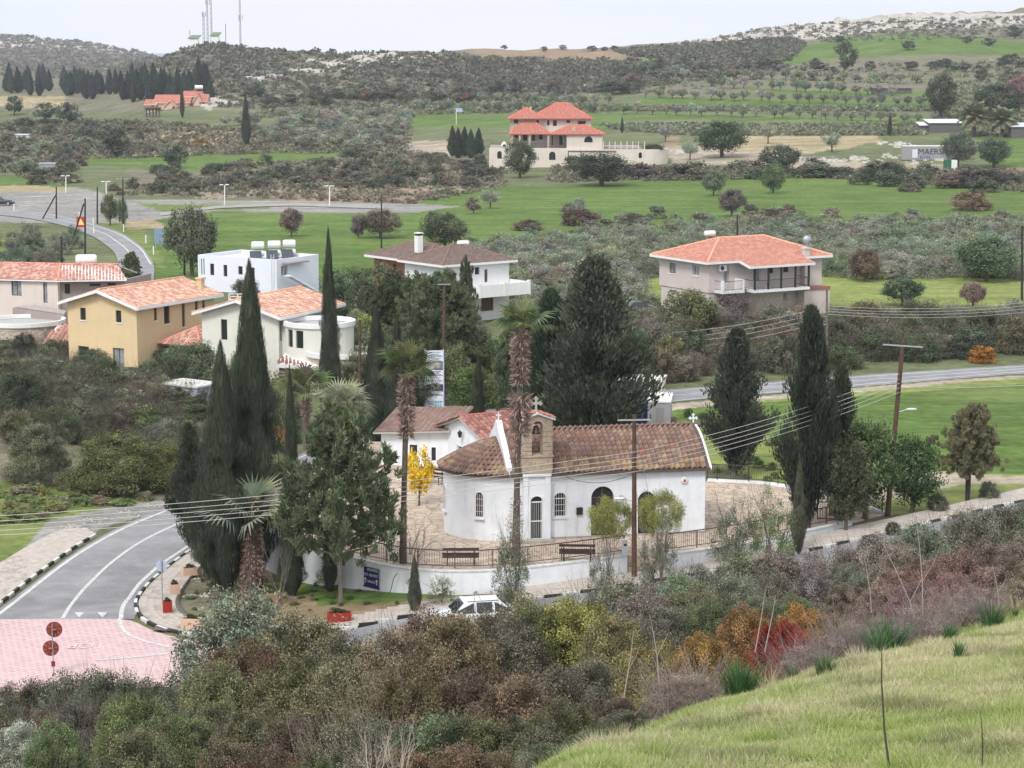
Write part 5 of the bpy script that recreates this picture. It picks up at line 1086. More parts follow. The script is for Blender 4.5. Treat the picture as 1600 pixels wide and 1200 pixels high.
roof(lw, [(lp, lp[3]-lp[0])], [rgb((150, 112, 98))[:3], rgb((164, 124, 106))[:3], rgb((138, 100, 88))[:3]], mat('grey_verge', (.42, .41, .38)), tw=.34, tl=.4, h=.04)
# ---- graffiti hut on the bank
g0, g1 = G(250, 628), G(316, 640); g0 = atY(251, 622, 158); fg, aG = frame((g0.x, g0.y), (g0.x+2.2, g0.y-1.5)); gz = Z(g0.x, g0.y)
gh = thing('utility_hut', 'small grey hut with white roof and peeling blue-white paint on the bank', 'hut', (g0.x, g0.y, gz))
z1 = atY(250, 600, 158).z; GP = mat('peeling_paint', (.55, .58, .66), .9, col2=(.14, .14, .15), vscale=3.2)
fbox(gh, fg, 0, 3.6, 0, 2.4, gz-1, z1, GP, 'walls'); fbox(gh, fg, -.12, 3.72, -.12, 2.52, z1, z1+.13, mat('pale_concrete', (.62, .61, .57), .9, var=.2), 'flat_roof')
# ---- beige store and trailer behind the chapel
g = atY(1041, 642, 158); st_ = thing('store_shed', 'pale beige flat roofed shed beside the road, behind the dark tree', 'shed', (g.x-3.4, g.y+6, 0)); f_, a_ = frame((g.x-3.2, g.y+6), (g.x, g.y+5.6))
fbox(st_, f_, -1.5, 3.4, 0, 3, 0, 1.9, ROSE, 'walls'); fbox(st_, f_, -1.6, 3.5, -.1, 3.1, 1.9, 2.0, mat('pale_concrete', (.62, .61, .57)), 'flat_roof'); fbox(st_, f_, 1.2, 2.6, -.03, 0, 0, 1.15, WOODG, 'door')
tr = thing('box_trailer', 'grey box trailer with white roof and blue front, parked behind the chapel roof', 'trailer', (g.x-1.6, 152, 0)); f_, a_ = frame((g.x-1.75, 152), (g.x+.1, 151.8)); TRM = mat('grey_panel', (.42, .40, .42), .6, var=.1)
fbox(tr, f_, 0, 1.6, 0, 4, .3, 2.2, TRM, 'box_body'); fbox(tr, f_, -.05, 1.65, -.05, 4.05, 2.2, 2.3, mat('white_sheet', (.72, .72, .72), .6), 'roof'); fbox(tr, f_, -1.6, -.02, .4, 2.6, .5, 1.95, mat('deep_blue_panel', (.012, .018, .12), .45), 'cab'); fbox(tr, f_, -1.6, -.02, .38, .39, .3, .5, WFRAME, 'bumper')
fbox(tr, f_, .6, 1.15, -.03, 0, .4, 1.85, mat('door_grey', (.33, .31, .33), .6), 'door')  # door panel in a darker grey than the box body
for x in (.2, 1.3):
    w_ = MB(); w_.lathe([(.1, -.12), (.42, -.12), (.42, .12), (.1, .12)], n=16); w_.v = [(p[2], p[0], p[1]+.42) for p in w_.v]; q = f_(x+.2, 2.4); o = w_.build('wheel', BLACK, tr); o.location = (q[0]-tr.location[0], q[1]-tr.location[1], 0)
# ---- villa on its terrace
VY = 500.
def VX(px): return (px-800)/F*VY
def VZ(py): return H-(py-75)/F*VY
vh = thing('villa', 'two storey villa with bright red roofs above a pale terrace wall in the valley', 'villa', (0, VY, 0)); ff, _ = frame((0, VY), (1, VY))
RV = dict(tw=.38, tl=.45, h=.07)
def vbox(x0, x1, y0, y1, za, zb, m, n): return fbox(vh, ff, VX(x0), VX(x1), y0, y1, za, zb, m, n)
zt, zb = VZ(227), VZ(257)
wall(vh, (VX(765), VY-6), (VX(884), VY-6), zb-2, zt, VILLA, [(777, 236, 784, 248, 'arch dark'), (858, 237, 868, 250, 'arch dark')], th=1); vbox(766, 1000, -4.9, 12, zb-2, zt-.05, mat('terrace_paving', (.45, .41, .38)), 'terrace')
wall(vh, (VX(884), VY-6.4), (VX(1005), VY-6.0), zb-2, zt-.3, VILLA, [(942, 240, 947, 250, 'arch dark'), (998, 238, 1003, 247, 'arch dark')], th=1)
pw = MB()
for i in range(10):
    t0, t1 = -pi/2+pi/2*i/10*1.1, -pi/2+pi/2*(i+1)/10*1.1; r = 5.5; cx, cy = VX(1005), -6+5.5
    pw.prism([(cx+r*cos(t0), cy+r*sin(t0)), (cx+r*cos(t1), cy+r*sin(t1)), (cx+(r-.6)*cos(t1), cy+(r-.6)*sin(t1)), (cx+(r-.6)*cos(t0), cy+(r-.6)*sin(t0))], zb-2, zt-.3)
pw.build('curved_wall', VILLA, vh)
for (x0, x1, y0, y1, n) in ((886, 960, 231, 232.2, 'lintel'),): vbox(x0, x1, -6.5, -6.35, VZ(y1), VZ(y0), BRFRAME, n)
for x in (886.5, 906, 935): vbox(x-.6, x+.6, -6.5, -6.35, zb, VZ(232), BRFRAME, 'garage_frame')
vbox(899.5, 905, -6.48, -6.36, zb, VZ(239), WFRAME, 'garage_door')
# upper block, stone part and lower wings
e1, e2 = VZ(183), VZ(206)
wall(vh, (VX(797), VY), (VX(833), VY), zt, e1, RUBBLE, [(803, 186, 809.5, 193, 'dark'), (804, 209, 809.5, 215, 'dark')], name='stone_wall'); wall(vh, (VX(833), VY+.5), (VX(923), VY+.5), zt, e1, VILLA, [(838, 187, 842, 193, 'dark'), (855, 188, 858.5, 196, 'dark'), (864, 188, 870, 197, 'dark'), (885, 188, 891, 192, 'dark'), (903, 189, 915, 197, 'dark')]); wall(vh, (VX(923), VY+.5), (VX(923), VY+10), zt, e1, VILLA); wall(vh, (VX(797), VY+10), (VX(797), VY), zt, e1-.01, RUBBLE, name='stone_wall')
pl_, rd = hip(ff, VX(829), VX(926), -.6, 11, e1-.05, VZ(163.5)+.55, vh.location); roof(vh, pl_, VRED, VRED and mat('roof_red_edge', (.42, .12, .09), .9), ridges=rd, **RV)
pl_, rd = hip(ff, VX(794), VX(850), -1.0, 8, e1-.05, VZ(170)+.5, vh.location); roof(vh, pl_, VRED, MATS['roof_red_edge'], ridges=rd, **RV)
pl_, rd = hip(ff, VX(795), VX(859), -5.0, 1.0, e2, VZ(192.5)+.4, vh.location); roof(vh, pl_, VRED, MATS['roof_red_edge'], ridges=rd, name='porch_roof', **RV)
pl_, rd = hip(ff, VX(860), VX(944), -6.1, 3, e2, VZ(193)+.1, vh.location); roof(vh, pl_, VRED, MATS['roof_red_edge'], ridges=rd, name='wing_roof', **RV)
wall(vh, (VX(884), VY-5.6), (VX(939), VY-5.6), zt-1, e2, VILLA, [(913, 213, 926, 222.5, 'arch dark')]); wall(vh, (VX(884), VY), (VX(884), VY-5.6), zt-1, e2-.01, VILLA); wall(vh, (VX(939), VY-5.6), (VX(939), VY+2), zt-1, e2-.01, VILLA)
wall(vh, (VX(815), VY-.6), (VX(884), VY-.6), zt, e2, VILLA, [(817, 206, 824, 220, 'dark'), (831, 207, 836, 220, 'dark'), (842, 209, 848, 218, 'arch dark'), (862, 211, 864, 227, 'brown'), (874, 212, 879, 227, 'brown')])
for x in (800, 812, 827, 856): vbox(x-1.4, x+1.4, -4.8, -4.3, zt, e2, RUBBLE, 'pillar')
vbox(892.5, 898, -4.4, -3.6, e2, VZ(195), RUBBLE, 'chimney'); vbox(827, 831, 3, 3.6, e1, VZ(165.5), RUBBLE, 'chimney')
for i, x in enumerate(range(940, 1004, 9)): vbox(x, x+1.3, -5.6, -5.3, zt-.3, VZ(217), VILLA, 'fence_pier')
rl = MB()
for zz in (.35, .7, 1.05):
    rl.tube((VX(940), -5.45, zt-.3+zz), (VX(1004), -5.45, zt-.3+zz), .04, n=4); rl.tube((VX(765), -5.6, zt+zz), (VX(884), -5.6, zt+zz), .03, n=4)
rl.build('terrace_railing', IRON, vh)
ov = thing('pizza_oven', 'rounded white outdoor oven on the villa terrace', 'oven', (VX(788), VY-3, zt)); m = MB(); m.lathe([(.7, 0), (.75, .5), (.6, .95), (.3, 1.25), (.05, 1.35)], n=14); m.build('dome', WHITE2, ov, smooth=True); m = MB(); m.box((0, -.7, .5), (.6, .1, .5)); m.build('oven_door', BLACK, ov)
# ---- far pink house under the hill
g = G(275, 168); PY = g.y; pz = g.z
fh2 = thing('house', 'far pink house with several red gables below the mast hill', 'house', (0, PY, pz))
PKW = mat('pink_render', (.62, .42, .34), .9)
def QX(px): return (px-800)/F*PY
def QZ(py): return H-(py-75)/F*PY
fq, _ = frame((0, PY), (1, PY))
for (x0, x1, y0, y1, ye, yr, axis) in ((246, 300, 0, 9, 158, 147, 'x'), (232, 248, -1, 6, 161, 154, 'x'), (288, 314, 3, 12, 149, 141.5, 'x'), (264, 282, -4, 4, 164, 154, 'y'), (308, 320, -2, 6, 157, 146, 'y'), (312, 326, 0, 8, 156, 146, 'x')):
    shell(fh2, fq, QX(x0), QX(x1), y0, y1, pz-2, QZ(ye), PKW, ridge=(axis, QZ(yr)-.4), front=[(x0+(x1-x0)*.3, ye+2, x0+(x1-x0)*.5, ye+6, 'dark')])
    pl_, rd = gable(fq, QX(x0)-.4, QX(x1)+.4, y0-.5, y1+.5, QZ(ye), QZ(yr), fh2.location, axis); roof(fh2, pl_, VRED, mat('peach_trim', (.75, .5, .38), .8), tw=.5, tl=.6, h=.08, thick=.35)
q = atY(311, 145, PY+6); tank('roof_water_tank', 'metal water tank above the far pink house', (q.x, q.y, q.z), 0, s=2.2, legs=1.2)
# ---- mast hill huts
for (px, py, w, lab, hh_) in ((305, 57, 3.6, 'left small white hut with sloping green roof on the mast hill', 16), (338, 57, 3.0, 'right small white hut with green canopy on the mast hill', 13)):
    g = crest(px, 1000, 1180); h = thing('hill_hut', lab, 'hut', (g.x, g.y-3, g.z+.6)); w *= 1.25; m = MB(); m.box((0, 0, .9), (w, 3, 4.6)); m.build('walls', WHITE2, h); m = MB(); m.slab((-w*.75, -2.0, 3.3), (w*.55, -2.0, 3.3), (w*.8, 1.8, 5.0), (-w*.3, 1.8, 5.0), .2); m.build('roof', mat('dull_green_sheet', (.16, .20, .13), .7), h)
    m = MB()
    for x in (-w*.7, w*.5): m.tube((x, -1.9, -.5), (x, -1.9, 3.3), .09, n=5)
    m.build('posts', WHITE2, h)
# ================================================================== VEGETATION: shapes
def foliage_mat(name, trans=.34, rough=.75):
    m = bpy.data.materials.new(name); m.use_nodes = True; n = m.node_tree.nodes; l = m.node_tree.links; b = n['Principled BSDF']
    b.inputs['Roughness'].default_value = rough; b.inputs['Specular IOR Level'].default_value = .18
    oi = n.new('ShaderNodeObjectInfo'); a = n.new('ShaderNodeAttribute'); a.attribute_name = 'tint'
    x = n.new('ShaderNodeMix'); x.data_type = 'RGBA'; x.blend_type = 'MULTIPLY'; x.inputs['Factor'].default_value = 1
    l.new(oi.outputs['Color'], x.inputs['A']); l.new(a.outputs['Color'], x.inputs['B']);  l.new(x.outputs['Result'], b.inputs['Base Color'])
    t = n.new('ShaderNodeBsdfTranslucent'); l.new(x.outputs['Result'], t.inputs['Color']); ms = n.new('ShaderNodeMixShader'); ms.inputs[0].default_value = trans
    out = n['Material Output']; l.new(b.outputs[0], ms.inputs[1]); l.new(t.outputs[0], ms.inputs[2]); l.new(ms.outputs[0], out.inputs['Surface']); return m
LEAF = foliage_mat('foliage'); BARK = mat('bark', (.13, .10, .08), .95, var=.4, vscale=8, bump=.5); BARKG = mat('grey_bark', (.20, .18, .16), .95, var=.4, vscale=8, bump=.4)
def leaves(P, Nrm, D, l, w, tint):
    """quads: centre P, length axis D, face normal Nrm"""
    D = D/np.maximum(np.linalg.norm(D, axis=1, keepdims=True), 1e-6); B = np.cross(Nrm, D); B /= np.maximum(np.linalg.norm(B, axis=1, keepdims=True), 1e-6)
    l = np.asarray(l).reshape(-1, 1)*np.ones((len(P), 1)); w = np.asarray(w).reshape(-1, 1)*np.ones((len(P), 1))
    V = np.stack([P-D*l/2, P+B*w/2-D*l*.05, P+D*l/2, P-B*w/2-D*l*.05], 1).reshape(-1, 3)
    Q = np.arange(len(P)*4).reshape(-1, 4); C = np.repeat(np.concatenate([tint, np.ones((len(P), 1))], 1), 4, 0)
    return V, Q, C
def rnd_dir(n, rng): v = rng.normal(size=(n, 3)); return v/np.linalg.norm(v, axis=1, keepdims=True)
def tints(n, rng, clump, a=.30, b=.22, warm=.12):
    """leaf colour: some clumps paler, some darker, every leaf a little different"""
    v = (1+clump*a)*(1+rng.normal(size=n)*b); v = 1.35*np.clip(v, .25, 2.6)[:, None]; h = rng.normal(size=(n, 1))*warm
    return v*np.concatenate([1+h, np.ones((n, 1)), 1-h*.8], 1)
def crown(n, seed, shape='dome', clumps=60, cr=.16, ll=.05, lw=.03, up=.3, hollow=.55, a=.30, b=.22, twig=None):
    """leaf cloud in a unit box: radius .5, height 1"""
    rng = np.random.default_rng(seed); K = clumps
    d = rnd_dir(K, rng); r = hollow+(1-hollow)*rng.random(K)**.6
    if shape == 'dome': c = d*r[:, None]*np.array([.40, .40, .78]); c[:, 2] = np.abs(c[:, 2])*.98+.08
    elif shape == 'ball': c = d*r[:, None]*np.array([.40, .40, .38])+[0, 0, .55]
    elif shape == 'flat': c = d*r[:, None]*np.array([.42, .42, .22])+[0, 0, .74]
    elif shape == 'olive': c = d*r[:, None]*np.array([.38, .38, .30])+[0, 0, .64]
    k = rng.integers(0, K, n); cs = cr*(.6+.8*rng.random(K)); q = rnd_dir(n, rng)*(rng.random(n)**.45)[:, None]*cs[k][:, None]
    P = c[k]+q; P[:, 2] = np.maximum(P[:, 2], .01)
    out = P-np.array([0, 0, .35]); out /= np.linalg.norm(out, axis=1, keepdims=True)
    D = rnd_dir(n, rng)+q/cr*.7+np.array([0, 0, up]); N = rnd_dir(n, rng)*.8+out+np.array([0, 0, .5])
    cl = rng.normal(size=K)[k]*.8; T = tints(n, rng, cl, a, b)
    s = .7+.6*rng.random(n); return leaves(P, N, D, ll*s, lw*s, T)
def limb_mesh(mb, p, d, L, r, depth, rng, spread=.6, n=5, kids=3, up=.25, bend=.2):
    pts = [Vector(p)]; dd = Vector(d).normalized()
    for i in range(3):
        dd = (dd+Vector(rng.normal(size=3)*bend)+Vector((0, 0, up*.3))).normalized(); pts.append(pts[-1]+dd*L/3)
    mb.path(pts, [r, r*.85, r*.7, r*.5], n)
    if depth > 0:
        for i in range(kids):
            q = pts[1+i % 3] if i < kids-1 else pts[-1]; s = Vector(rng.normal(size=3)); s.normalize(); limb_mesh(mb, q, dd+s*spread+Vector((0, 0, up)), L*(.62+.2*rng.random()), r*.5, depth-1, rng, spread, max(3, n-1), kids, up, bend)
def trunk_mesh(seed, h=.5, r=.035, lean=.08, forks=4, depth=1, m=None, spread=.7):
    rng = np.random.default_rng(seed); mb = MB(); t = Vector((rng.normal()*lean, rng.normal()*lean, h)); mb.path([(0, 0, -.06), (t.x*.3, t.y*.3, h*.4), t], [r*1.35, r, r*.8], 8)
    for i in range(forks):
        a = 2*pi*i/forks+rng.random(); limb_mesh(mb, t*(.75+.25*rng.random()), (cos(a)*spread, sin(a)*spread, .8), .32, r*.55, depth, rng, .5, 5)
    o = mb.build('trunk', m or BARK); me = o.data; bpy.data.objects.remove(o); return me
def M_(name, geo): return npmesh(name, geo[0], geo[1], LEAF, geo[2])
def cypress(n, seed, ragged=.12, wmax=.5, ll=.03, lw=.012, top=.9, lobes=0):
    """upright column of scale sprays; unit height, radius .5 at its widest"""
    rng = np.random.default_rng(seed); z = rng.random(n*3); prf = lambda z: np.where(z < .26, (np.clip(z+.015, 0, 1)/.275)**.5, (np.clip(1-z, 0, 1)/.74)**.72); z = z[rng.random(n*3) < prf(z)+.05]; n = len(z); rad = wmax*prf(z)
    th = rng.random(n)*2*pi
    K = 90; th = rng.random(n)*2*pi; kz = rng.random(K); kt = rng.random(K)*2*pi; ka = rng.normal(size=K)*ragged; bump = np.zeros(n); cl = np.zeros(n)
    for i in range(K):
        zs = .02+.03*((i*7) % 5)/4; w = np.exp(-((z-kz[i]-.0)/zs)**2-((np.angle(np.exp(1j*(th-kt[i]))))/.32)**2); bump += w*ka[i]; cl += w*ka[i]*7  # spray colour follows the relief: bulges paler, hollows darker
    if lobes:
        for i in range(lobes): a = rng.random()*2*pi; rad = rad*(1+.22*np.exp(-((np.angle(np.exp(1j*(th-a+z*1.2))))/.35)**2)*np.sin(np.clip(z*1.6, 0, 1)*pi))
    rr = rad*(1+bump)*(1-.45*rng.random(n)**1.6)*(1+.10*rng.normal(size=n)*(rng.random(n) < .25)); P = np.stack([rr*np.cos(th), rr*np.sin(th), z*.97+.015+rng.normal(size=n)*.004], 1)
    out = np.stack([np.cos(th), np.sin(th), np.zeros(n)], 1); D = out*.35+np.array([0, 0, 1.])+rnd_dir(n, rng)*.35; N = out+rnd_dir(n, rng)*.5
    s = .6+.8*rng.random(n); return leaves(P, N, D, ll*s, lw*s*np.where(z > .9, .6, 1), tints(n, rng, np.clip(cl, -1.5, 1.5), .22, .24, .06))
def shaggy(n, seed, boughs=70):
    """broad dark cypress: upswept boughs with air between them"""
    rng = np.random.default_rng(seed); bz = np.sort(rng.random(boughs)*.90+.06); ba = rng.random(boughs)*2*pi; bl = .50*np.clip((1.0-bz)/.85, 0, 1)**.95*np.clip((bz+.12)*3.2, 0, 1)*(.7+.5*rng.random(boughs))
    k = rng.integers(0, boughs, n); t = rng.random(n)**.8; r = bl[k]*t; lift = .16*t**1.4*(.5+rng.random(boughs)[k])
    lift = lift*(1.02-bz[k])*1.3
    P = np.stack([r*np.cos(ba[k]), r*np.sin(ba[k]), bz[k]+lift], 1)+rnd_dir(n, rng)*(.065*(.5+.7*rng.random(n)))[:, None]*np.array([1, 1, .8])
    c = rng.random(n) < .18; P[c] = np.stack([rng.normal(size=c.sum())*.06, rng.normal(size=c.sum())*.06, .1+rng.random(c.sum())*.86], 1); P[:, 2] = np.clip(P[:, 2], .02, 1)
    out = np.stack([np.cos(ba[k]), np.sin(ba[k]), .9*np.ones(n)], 1); D = out+rnd_dir(n, rng)*.6; N = rnd_dir(n, rng)+np.array([0, 0, .5]); s = .6+.8*rng.random(n)
    return leaves(P, N, D, .034*s, .013*s, tints(n, rng, rng.normal(size=boughs)[k]*.7, .28, .24, .06))
def pine(n, seed, boughs=46, z0=.22):
    """pine: tufts of long needles on the ends of rising branches"""
    rng = np.random.default_rng(seed); mb = MB(); mb.path([(0, 0, -.03), (.006, 0, .3), (-.006, .005, .65), (0, 0, .93)], [.020, .016, .010, .004], 7); tips = []
    for i in range(boughs):
        z = z0+(.95-z0)*(i+rng.random())/boughs; a = i*2.4+rng.random()*.6; L = .46*np.clip((1.05-z)/.62, 0, 1)**.8*(.65+.5*rng.random())*min(1, (z-z0+.22)*3)
        p = Vector((0, 0, z)); e = Vector((cos(a)*L, sin(a)*L, z+L*(.12+.3*rng.random()))); m_ = p.lerp(e, .5)+Vector((0, 0, -.02)); mb.path([p, m_, e], [.006, .004, .002], 4)
        for j in range(int(7+34*L)): t = .35+.65*rng.random(); b_ = p.lerp(e, t); tips.append(b_+Vector(rng.normal(size=3)*.035*(1.2-t*.4)*(1+L)))
    T = np.array([list(t) for t in tips]); K = len(T); k = rng.integers(0, K, n); D = rnd_dir(n, rng)*.8+np.array([0, 0, .75]); D += T[k]*np.array([.9, .9, 0]); D /= np.linalg.norm(D, axis=1, keepdims=True)
    P = T[k]+D*.016+rnd_dir(n, rng)*.020; o = mb.build('trunk', BARKG); me = o.data; bpy.data.objects.remove(o)
    s = .7+.6*rng.random(n); return leaves(P, rnd_dir(n, rng), D, .044*s, .0085*s, tints(n, rng, rng.normal(size=K)[k]*.7, .26, .22, .08)), me
def bare_tree(seed, depth=4, kids=3, r=.014):
    rng = np.random.default_rng(seed); mb = MB()
    for i in range(3):
        a = 2*pi*i/3+rng.random(); limb_mesh(mb, (0, 0, 0), (cos(a)*.35, sin(a)*.35, 1), .42, r, depth-1, rng, .55, 4, kids, .22, .16)
    o = mb.build('x', BARKG); me = o.data; me.name = 'branches'; bpy.data.objects.remove(o); return me
def twiggy(seed, n=160, L=.55, r=.004):
    """thin upright twigs poking out of brush"""
    rng = np.random.default_rng(seed); V, Q = [], []; m = n
    base = np.stack([rng.normal(size=m)*.2, rng.normal(size=m)*.2, np.zeros(m)], 1); d = rnd_dir(m, rng)*.5+np.array([0, 0, 1.]); d /= np.linalg.norm(d, axis=1, keepdims=True)
    l = L*(.8+.9*rng.random(m))[:, None]; side = np.cross(d, rnd_dir(m, rng)); side /= np.linalg.norm(side, axis=1, keepdims=True); side2 = np.cross(d, side); out = []
    for s in (side, side2): out.append(np.stack([base-s*r, base+s*r, base+d*l+s*r*.3, base+d*l-s*r*.3], 1))
    V = np.concatenate(out).reshape(-1, 3); return V, np.arange(len(V)).reshape(-1, 4), np.concatenate([np.ones((len(V), 3))*1.0, np.ones((len(V), 1))], 1)
# libraries
DOME_N = [M_('foliage', crown(52000, 101+i, 'dome', 230, .085, .0155, .0088, a=.40, b=.52, hollow=.62)) for i in range(3)]  # wide random leaf contrast also imitates the dark gaps between leaves
DOME_M = [M_('foliage', crown(7500, 201+i, 'dome', 80, .11, .045, .022, a=.30, b=.28, hollow=.6)) for i in range(4)]
DOME_F = [M_('foliage', crown(1500, 301+i, 'dome', 34, .15, .085, .048, a=.28, b=.25)) for i in range(4)]
BALL_M = [M_('foliage', crown(9000, 401+i, 'ball', 90, .115, .040, .020, a=.30, b=.28)) for i in range(3)]
BALL_F = [M_('foliage', crown(1600, 421+i, 'ball', 34, .14, .08, .045)) for i in range(3)]
OLIVE_M = [M_('foliage', crown(5200, 501+i, 'olive', 60, .125, .050, .014, up=.5, a=.30, b=.34)) for i in range(3)]
OLIVE_F = [M_('foliage', crown(1100, 521+i, 'olive', 26, .16, .095, .04, up=.5)) for i in range(3)]
OLIVE_D = [M_('foliage', crown(4200, 541+i, 'dome', 50, .13, .052, .017, up=.6, a=.34, b=.34)) for i in range(3)]
FLAT_N = [M_('foliage', crown(22000, 561+i, 'flat', 110, .085, .022, .008, up=.5)) for i in range(1)]
CYP_N = [M_('foliage', cypress(26000, 601, .26, ll=.024, lw=.0085)), M_('foliage', cypress(26000, 602, .36, lobes=4, ll=.024, lw=.0090)), M_('foliage', cypress(9000, 603, .20, ll=.028, lw=.016))]
CYP_F = [M_('foliage', cypress(1600, 611+i, .14, ll=.06, lw=.06)) for i in range(2)]
SHAG_N = [M_('foliage', shaggy(40000, 621+i, 110)) for i in range(2)]; SHAG_M = [M_('foliage', shaggy(6000, 631, 40))]
PINES = [pine(30000, 641, 38), pine(40000, 642, 44, .26)]; PINE_N = [(M_('foliage', g), t) for g, t in PINES]
TRUNKS = [trunk_mesh(701+i) for i in range(3)]; BARE = [bare_tree(711+i) for i in range(3)]; BARE_F = [bare_tree(721, 3, 3, .02)]; TWIG = npmesh('twigs', *twiggy(731)[:2], LEAF, twiggy(731)[2])
TWIGM = npmesh('twigs', *twiggy(732, 420, .7, .003)[:2], LEAF, twiggy(732, 420, .7, .003)[2])
VEG_COUNT = {}
def plant(name, label, cat, pos, h, w, foliage, color, group=None, trunk=None, rz=None, sink=.0, jit=.12, trunk_s=None, twigs=None, twigc=(.2, .17, .14)):
    """one tree or bush as a thing; foliage-only plants are a single mesh"""
    rz = random.uniform(0, 2*pi) if rz is None else rz; c = tuple(v*random.uniform(1-jit, 1+jit) for v in color[:3]); k = random.uniform(1-jit, 1+jit); c = tuple(v*k for v in c)
    me = random.choice(foliage) if isinstance(foliage, list) else foliage
    if trunk is None and twigs is None:
        return tag(link(name, me, None, (pos[0], pos[1], pos[2]-sink), (0, 0, rz), (w, w*random.uniform(.9, 1.1), h), c), label, cat, group)
    t = thing(name, label, cat, (pos[0], pos[1], pos[2]-sink), rz, group)
    link('crown', me, t, (0, 0, 0), None, (w, w, h), c)
    if trunk is not None: link('trunk', trunk, t, (0, 0, 0), None, (w*.8, w*.8, h) if trunk_s is None else trunk_s)
    if twigs is not None: link('twigs', twigs, t, (0, 0, 0), None, (w, w, h), twigc)
    return t
def pxplant(px, py, hp, wp, foliage, color, name, label, cat, group=None, trunk=None, Y=None, **k):
    """plant placed by its foot (px, py) with height and width in picture rows"""
    p = G(px, py) if Y is None else atY(px, py, Y)
    if Y is not None: p = Vector((p.x, p.y, Z(p.x, p.y)))
    s = p.y/F*1.03
    return plant(name, label, cat, p, hp*s, wp*s, foliage, color, group, trunk, **k)
# leaf base colours, tuned brighter by eye
DKG = (0.062, 0.081, 0.046); MDG = (0.096, 0.121, 0.056); OLV = (0.194, 0.209, 0.152); OLV2 = (0.256, 0.271, 0.209); BRN = (0.163, 0.127, 0.093); BRD = (0.116, 0.093, 0.071)
GRY = (0.202, 0.194, 0.163); YGR = (0.171, 0.194, 0.070); CYP = (.055, .066, .046); PIN = (.105, .132, .07); RUS = (0.264, 0.155, 0.078); PUR = (0.155, 0.121, 0.109)
# ================================================================== VEGETATION: where it stands
# ---- the tall cypresses round the chapel
def cyp(px, py, hp, wp, label, k=0, Y=None, col=CYP, group=None, **kw): return pxplant(px, py, hp, wp, CYP_N[k], col, 'cypress_tree', label, 'cypress', group, BARKT, Y=Y, jit=.05, **kw)
_b = MB(); _b.path([(0, 0, -.02), (0, 0, .12), (0, 0, .8)], [.05, .042, .01], 7); _o = _b.build('trunk', BARKG); BARKT = _o.data; bpy.data.objects.remove(_o)
cyp(398, 905, 505, 92, 'tallest dark cypress, in the clump left of the stout palm', 1)
cyp(352, 925, 400, 84, 'broad dark cypress leaning out over the pavement with planters', 1, rz=2.0)
cyp(330, 900, 250, 66, 'lower ragged cypress at the left of the tall cypress clump', 1)
cyp(458, 932, 370, 34, 'slim straight cypress just right of the stout palm', 2)
cyp(456, 930, 140, 44, 'short full cypress at the foot of the slim one by the stout palm', 0)
cyp(517, 700, 345, 36, 'single tall slender cypress in front of the cream house bay', 0)
cyp(590, 700, 225, 50, 'broad cypress left of the tall palm with the signboard behind', 0); cyp(622, 700, 205, 46, 'cypress directly behind the left fan palm trunk', 0); cyp(646, 690, 150, 26, 'narrow cypress touching the left edge of the signboard', 0)
cyp(748, 680, 130, 22, 'narrow dark cypress standing beside the green waste bin', 2); cyp(515, 925, 110, 26, 'small cypress against the white wall behind the pine trunk', 2)
cyp(648, 958, 95, 24, 'small young cypress in front of the curved white wall', 2, col=(0.078, 0.093, 0.062)); cyp(545, 640, 60, 10, 'very thin young cypress below the stone round wall', 2)
cyp(1247, 866, 160, 26, 'thin pointed cypress at the roadside in front of the low wall', 2, col=(0.093, 0.096, 0.065)); pxplant(1262, 832, 352, 122, SHAG_N[1], (.042, .052, .036), 'cypress_tree', 'massive dark cypress right of the chapel', 'cypress', None, BARKT, jit=.05)
cyp(385, 228, 80, 16, 'lone dark cypress at the end of the far green field', 2); cyp(285, 184, 55, 8, 'thin cypress in front of the far pink house', 2); cyp(972, 208, 26, 6, 'tiny cypress beyond the pale field at the right', 2); cyp(1390, 212, 34, 8, 'thin cypress left of the flat sheds', 2)
def shag(px, py, hp, wp, label, k=0, col=CYP, **kw): return pxplant(px, py, hp, wp, SHAG_N[k], col, 'conifer_tree', label, 'conifer', None, BARKT, jit=.05, **kw)
shag(928, 715, 310, 215, 'huge dark conifer rising behind the chapel roof'); shag(860, 705, 250, 130, 'dark conifer behind the bell arch', 1, col=(0.043, 0.059, 0.034))
shag(1148, 745, 230, 130, 'dark conifer with open boughs right of the chapel roof', 1); shag(1310, 800, 230, 90, 'ragged conifer behind the massive cypress', 0, col=(0.046, 0.059, 0.037)); shag(300, 860, 200, 90, 'sprawling branches of a dark conifer at the bend of the road', 1, col=(0.054, 0.059, 0.040))
def pin(px, py, hp, wp, label, k=0, col=PIN, **kw): return pxplant(px, py, hp, wp, PINE_N[k][0], col, 'pine_tree', label, 'pine', None, PINE_N[k][1], trunk_s=None, jit=.05, **kw)
def pin(px, py, hp, wp, label, k=0, col=PIN, Y=None):
    p = G(px, py); s = p.y/F*1.03; t = thing('pine_tree', label, 'pine', p, random.uniform(0, 6)); link('crown', PINE_N[k][0], t, None, None, (wp*s, wp*s, hp*s), col); link('trunk', PINE_N[k][1], t, None, None, (wp*s, wp*s, hp*s)); return t
pin(532, 945, 305, 238, 'large green pine in front of the long low white outbuilding'); pin(820, 690, 200, 130, 'dark green pine behind the tall palm', 1); pin(690, 600, 170, 150, 'bushy pine left of the white balcony house', 1); pin(655, 585, 150, 110, 'pine behind the signboard', 0); pin(729, 560, 150, 46, 'pale layered young pine in front of the white balcony house', 0, (0.093, 0.109, 0.070)); pin(206, 452, 56, 40, 'young pine between the pink and yellow houses', 1)
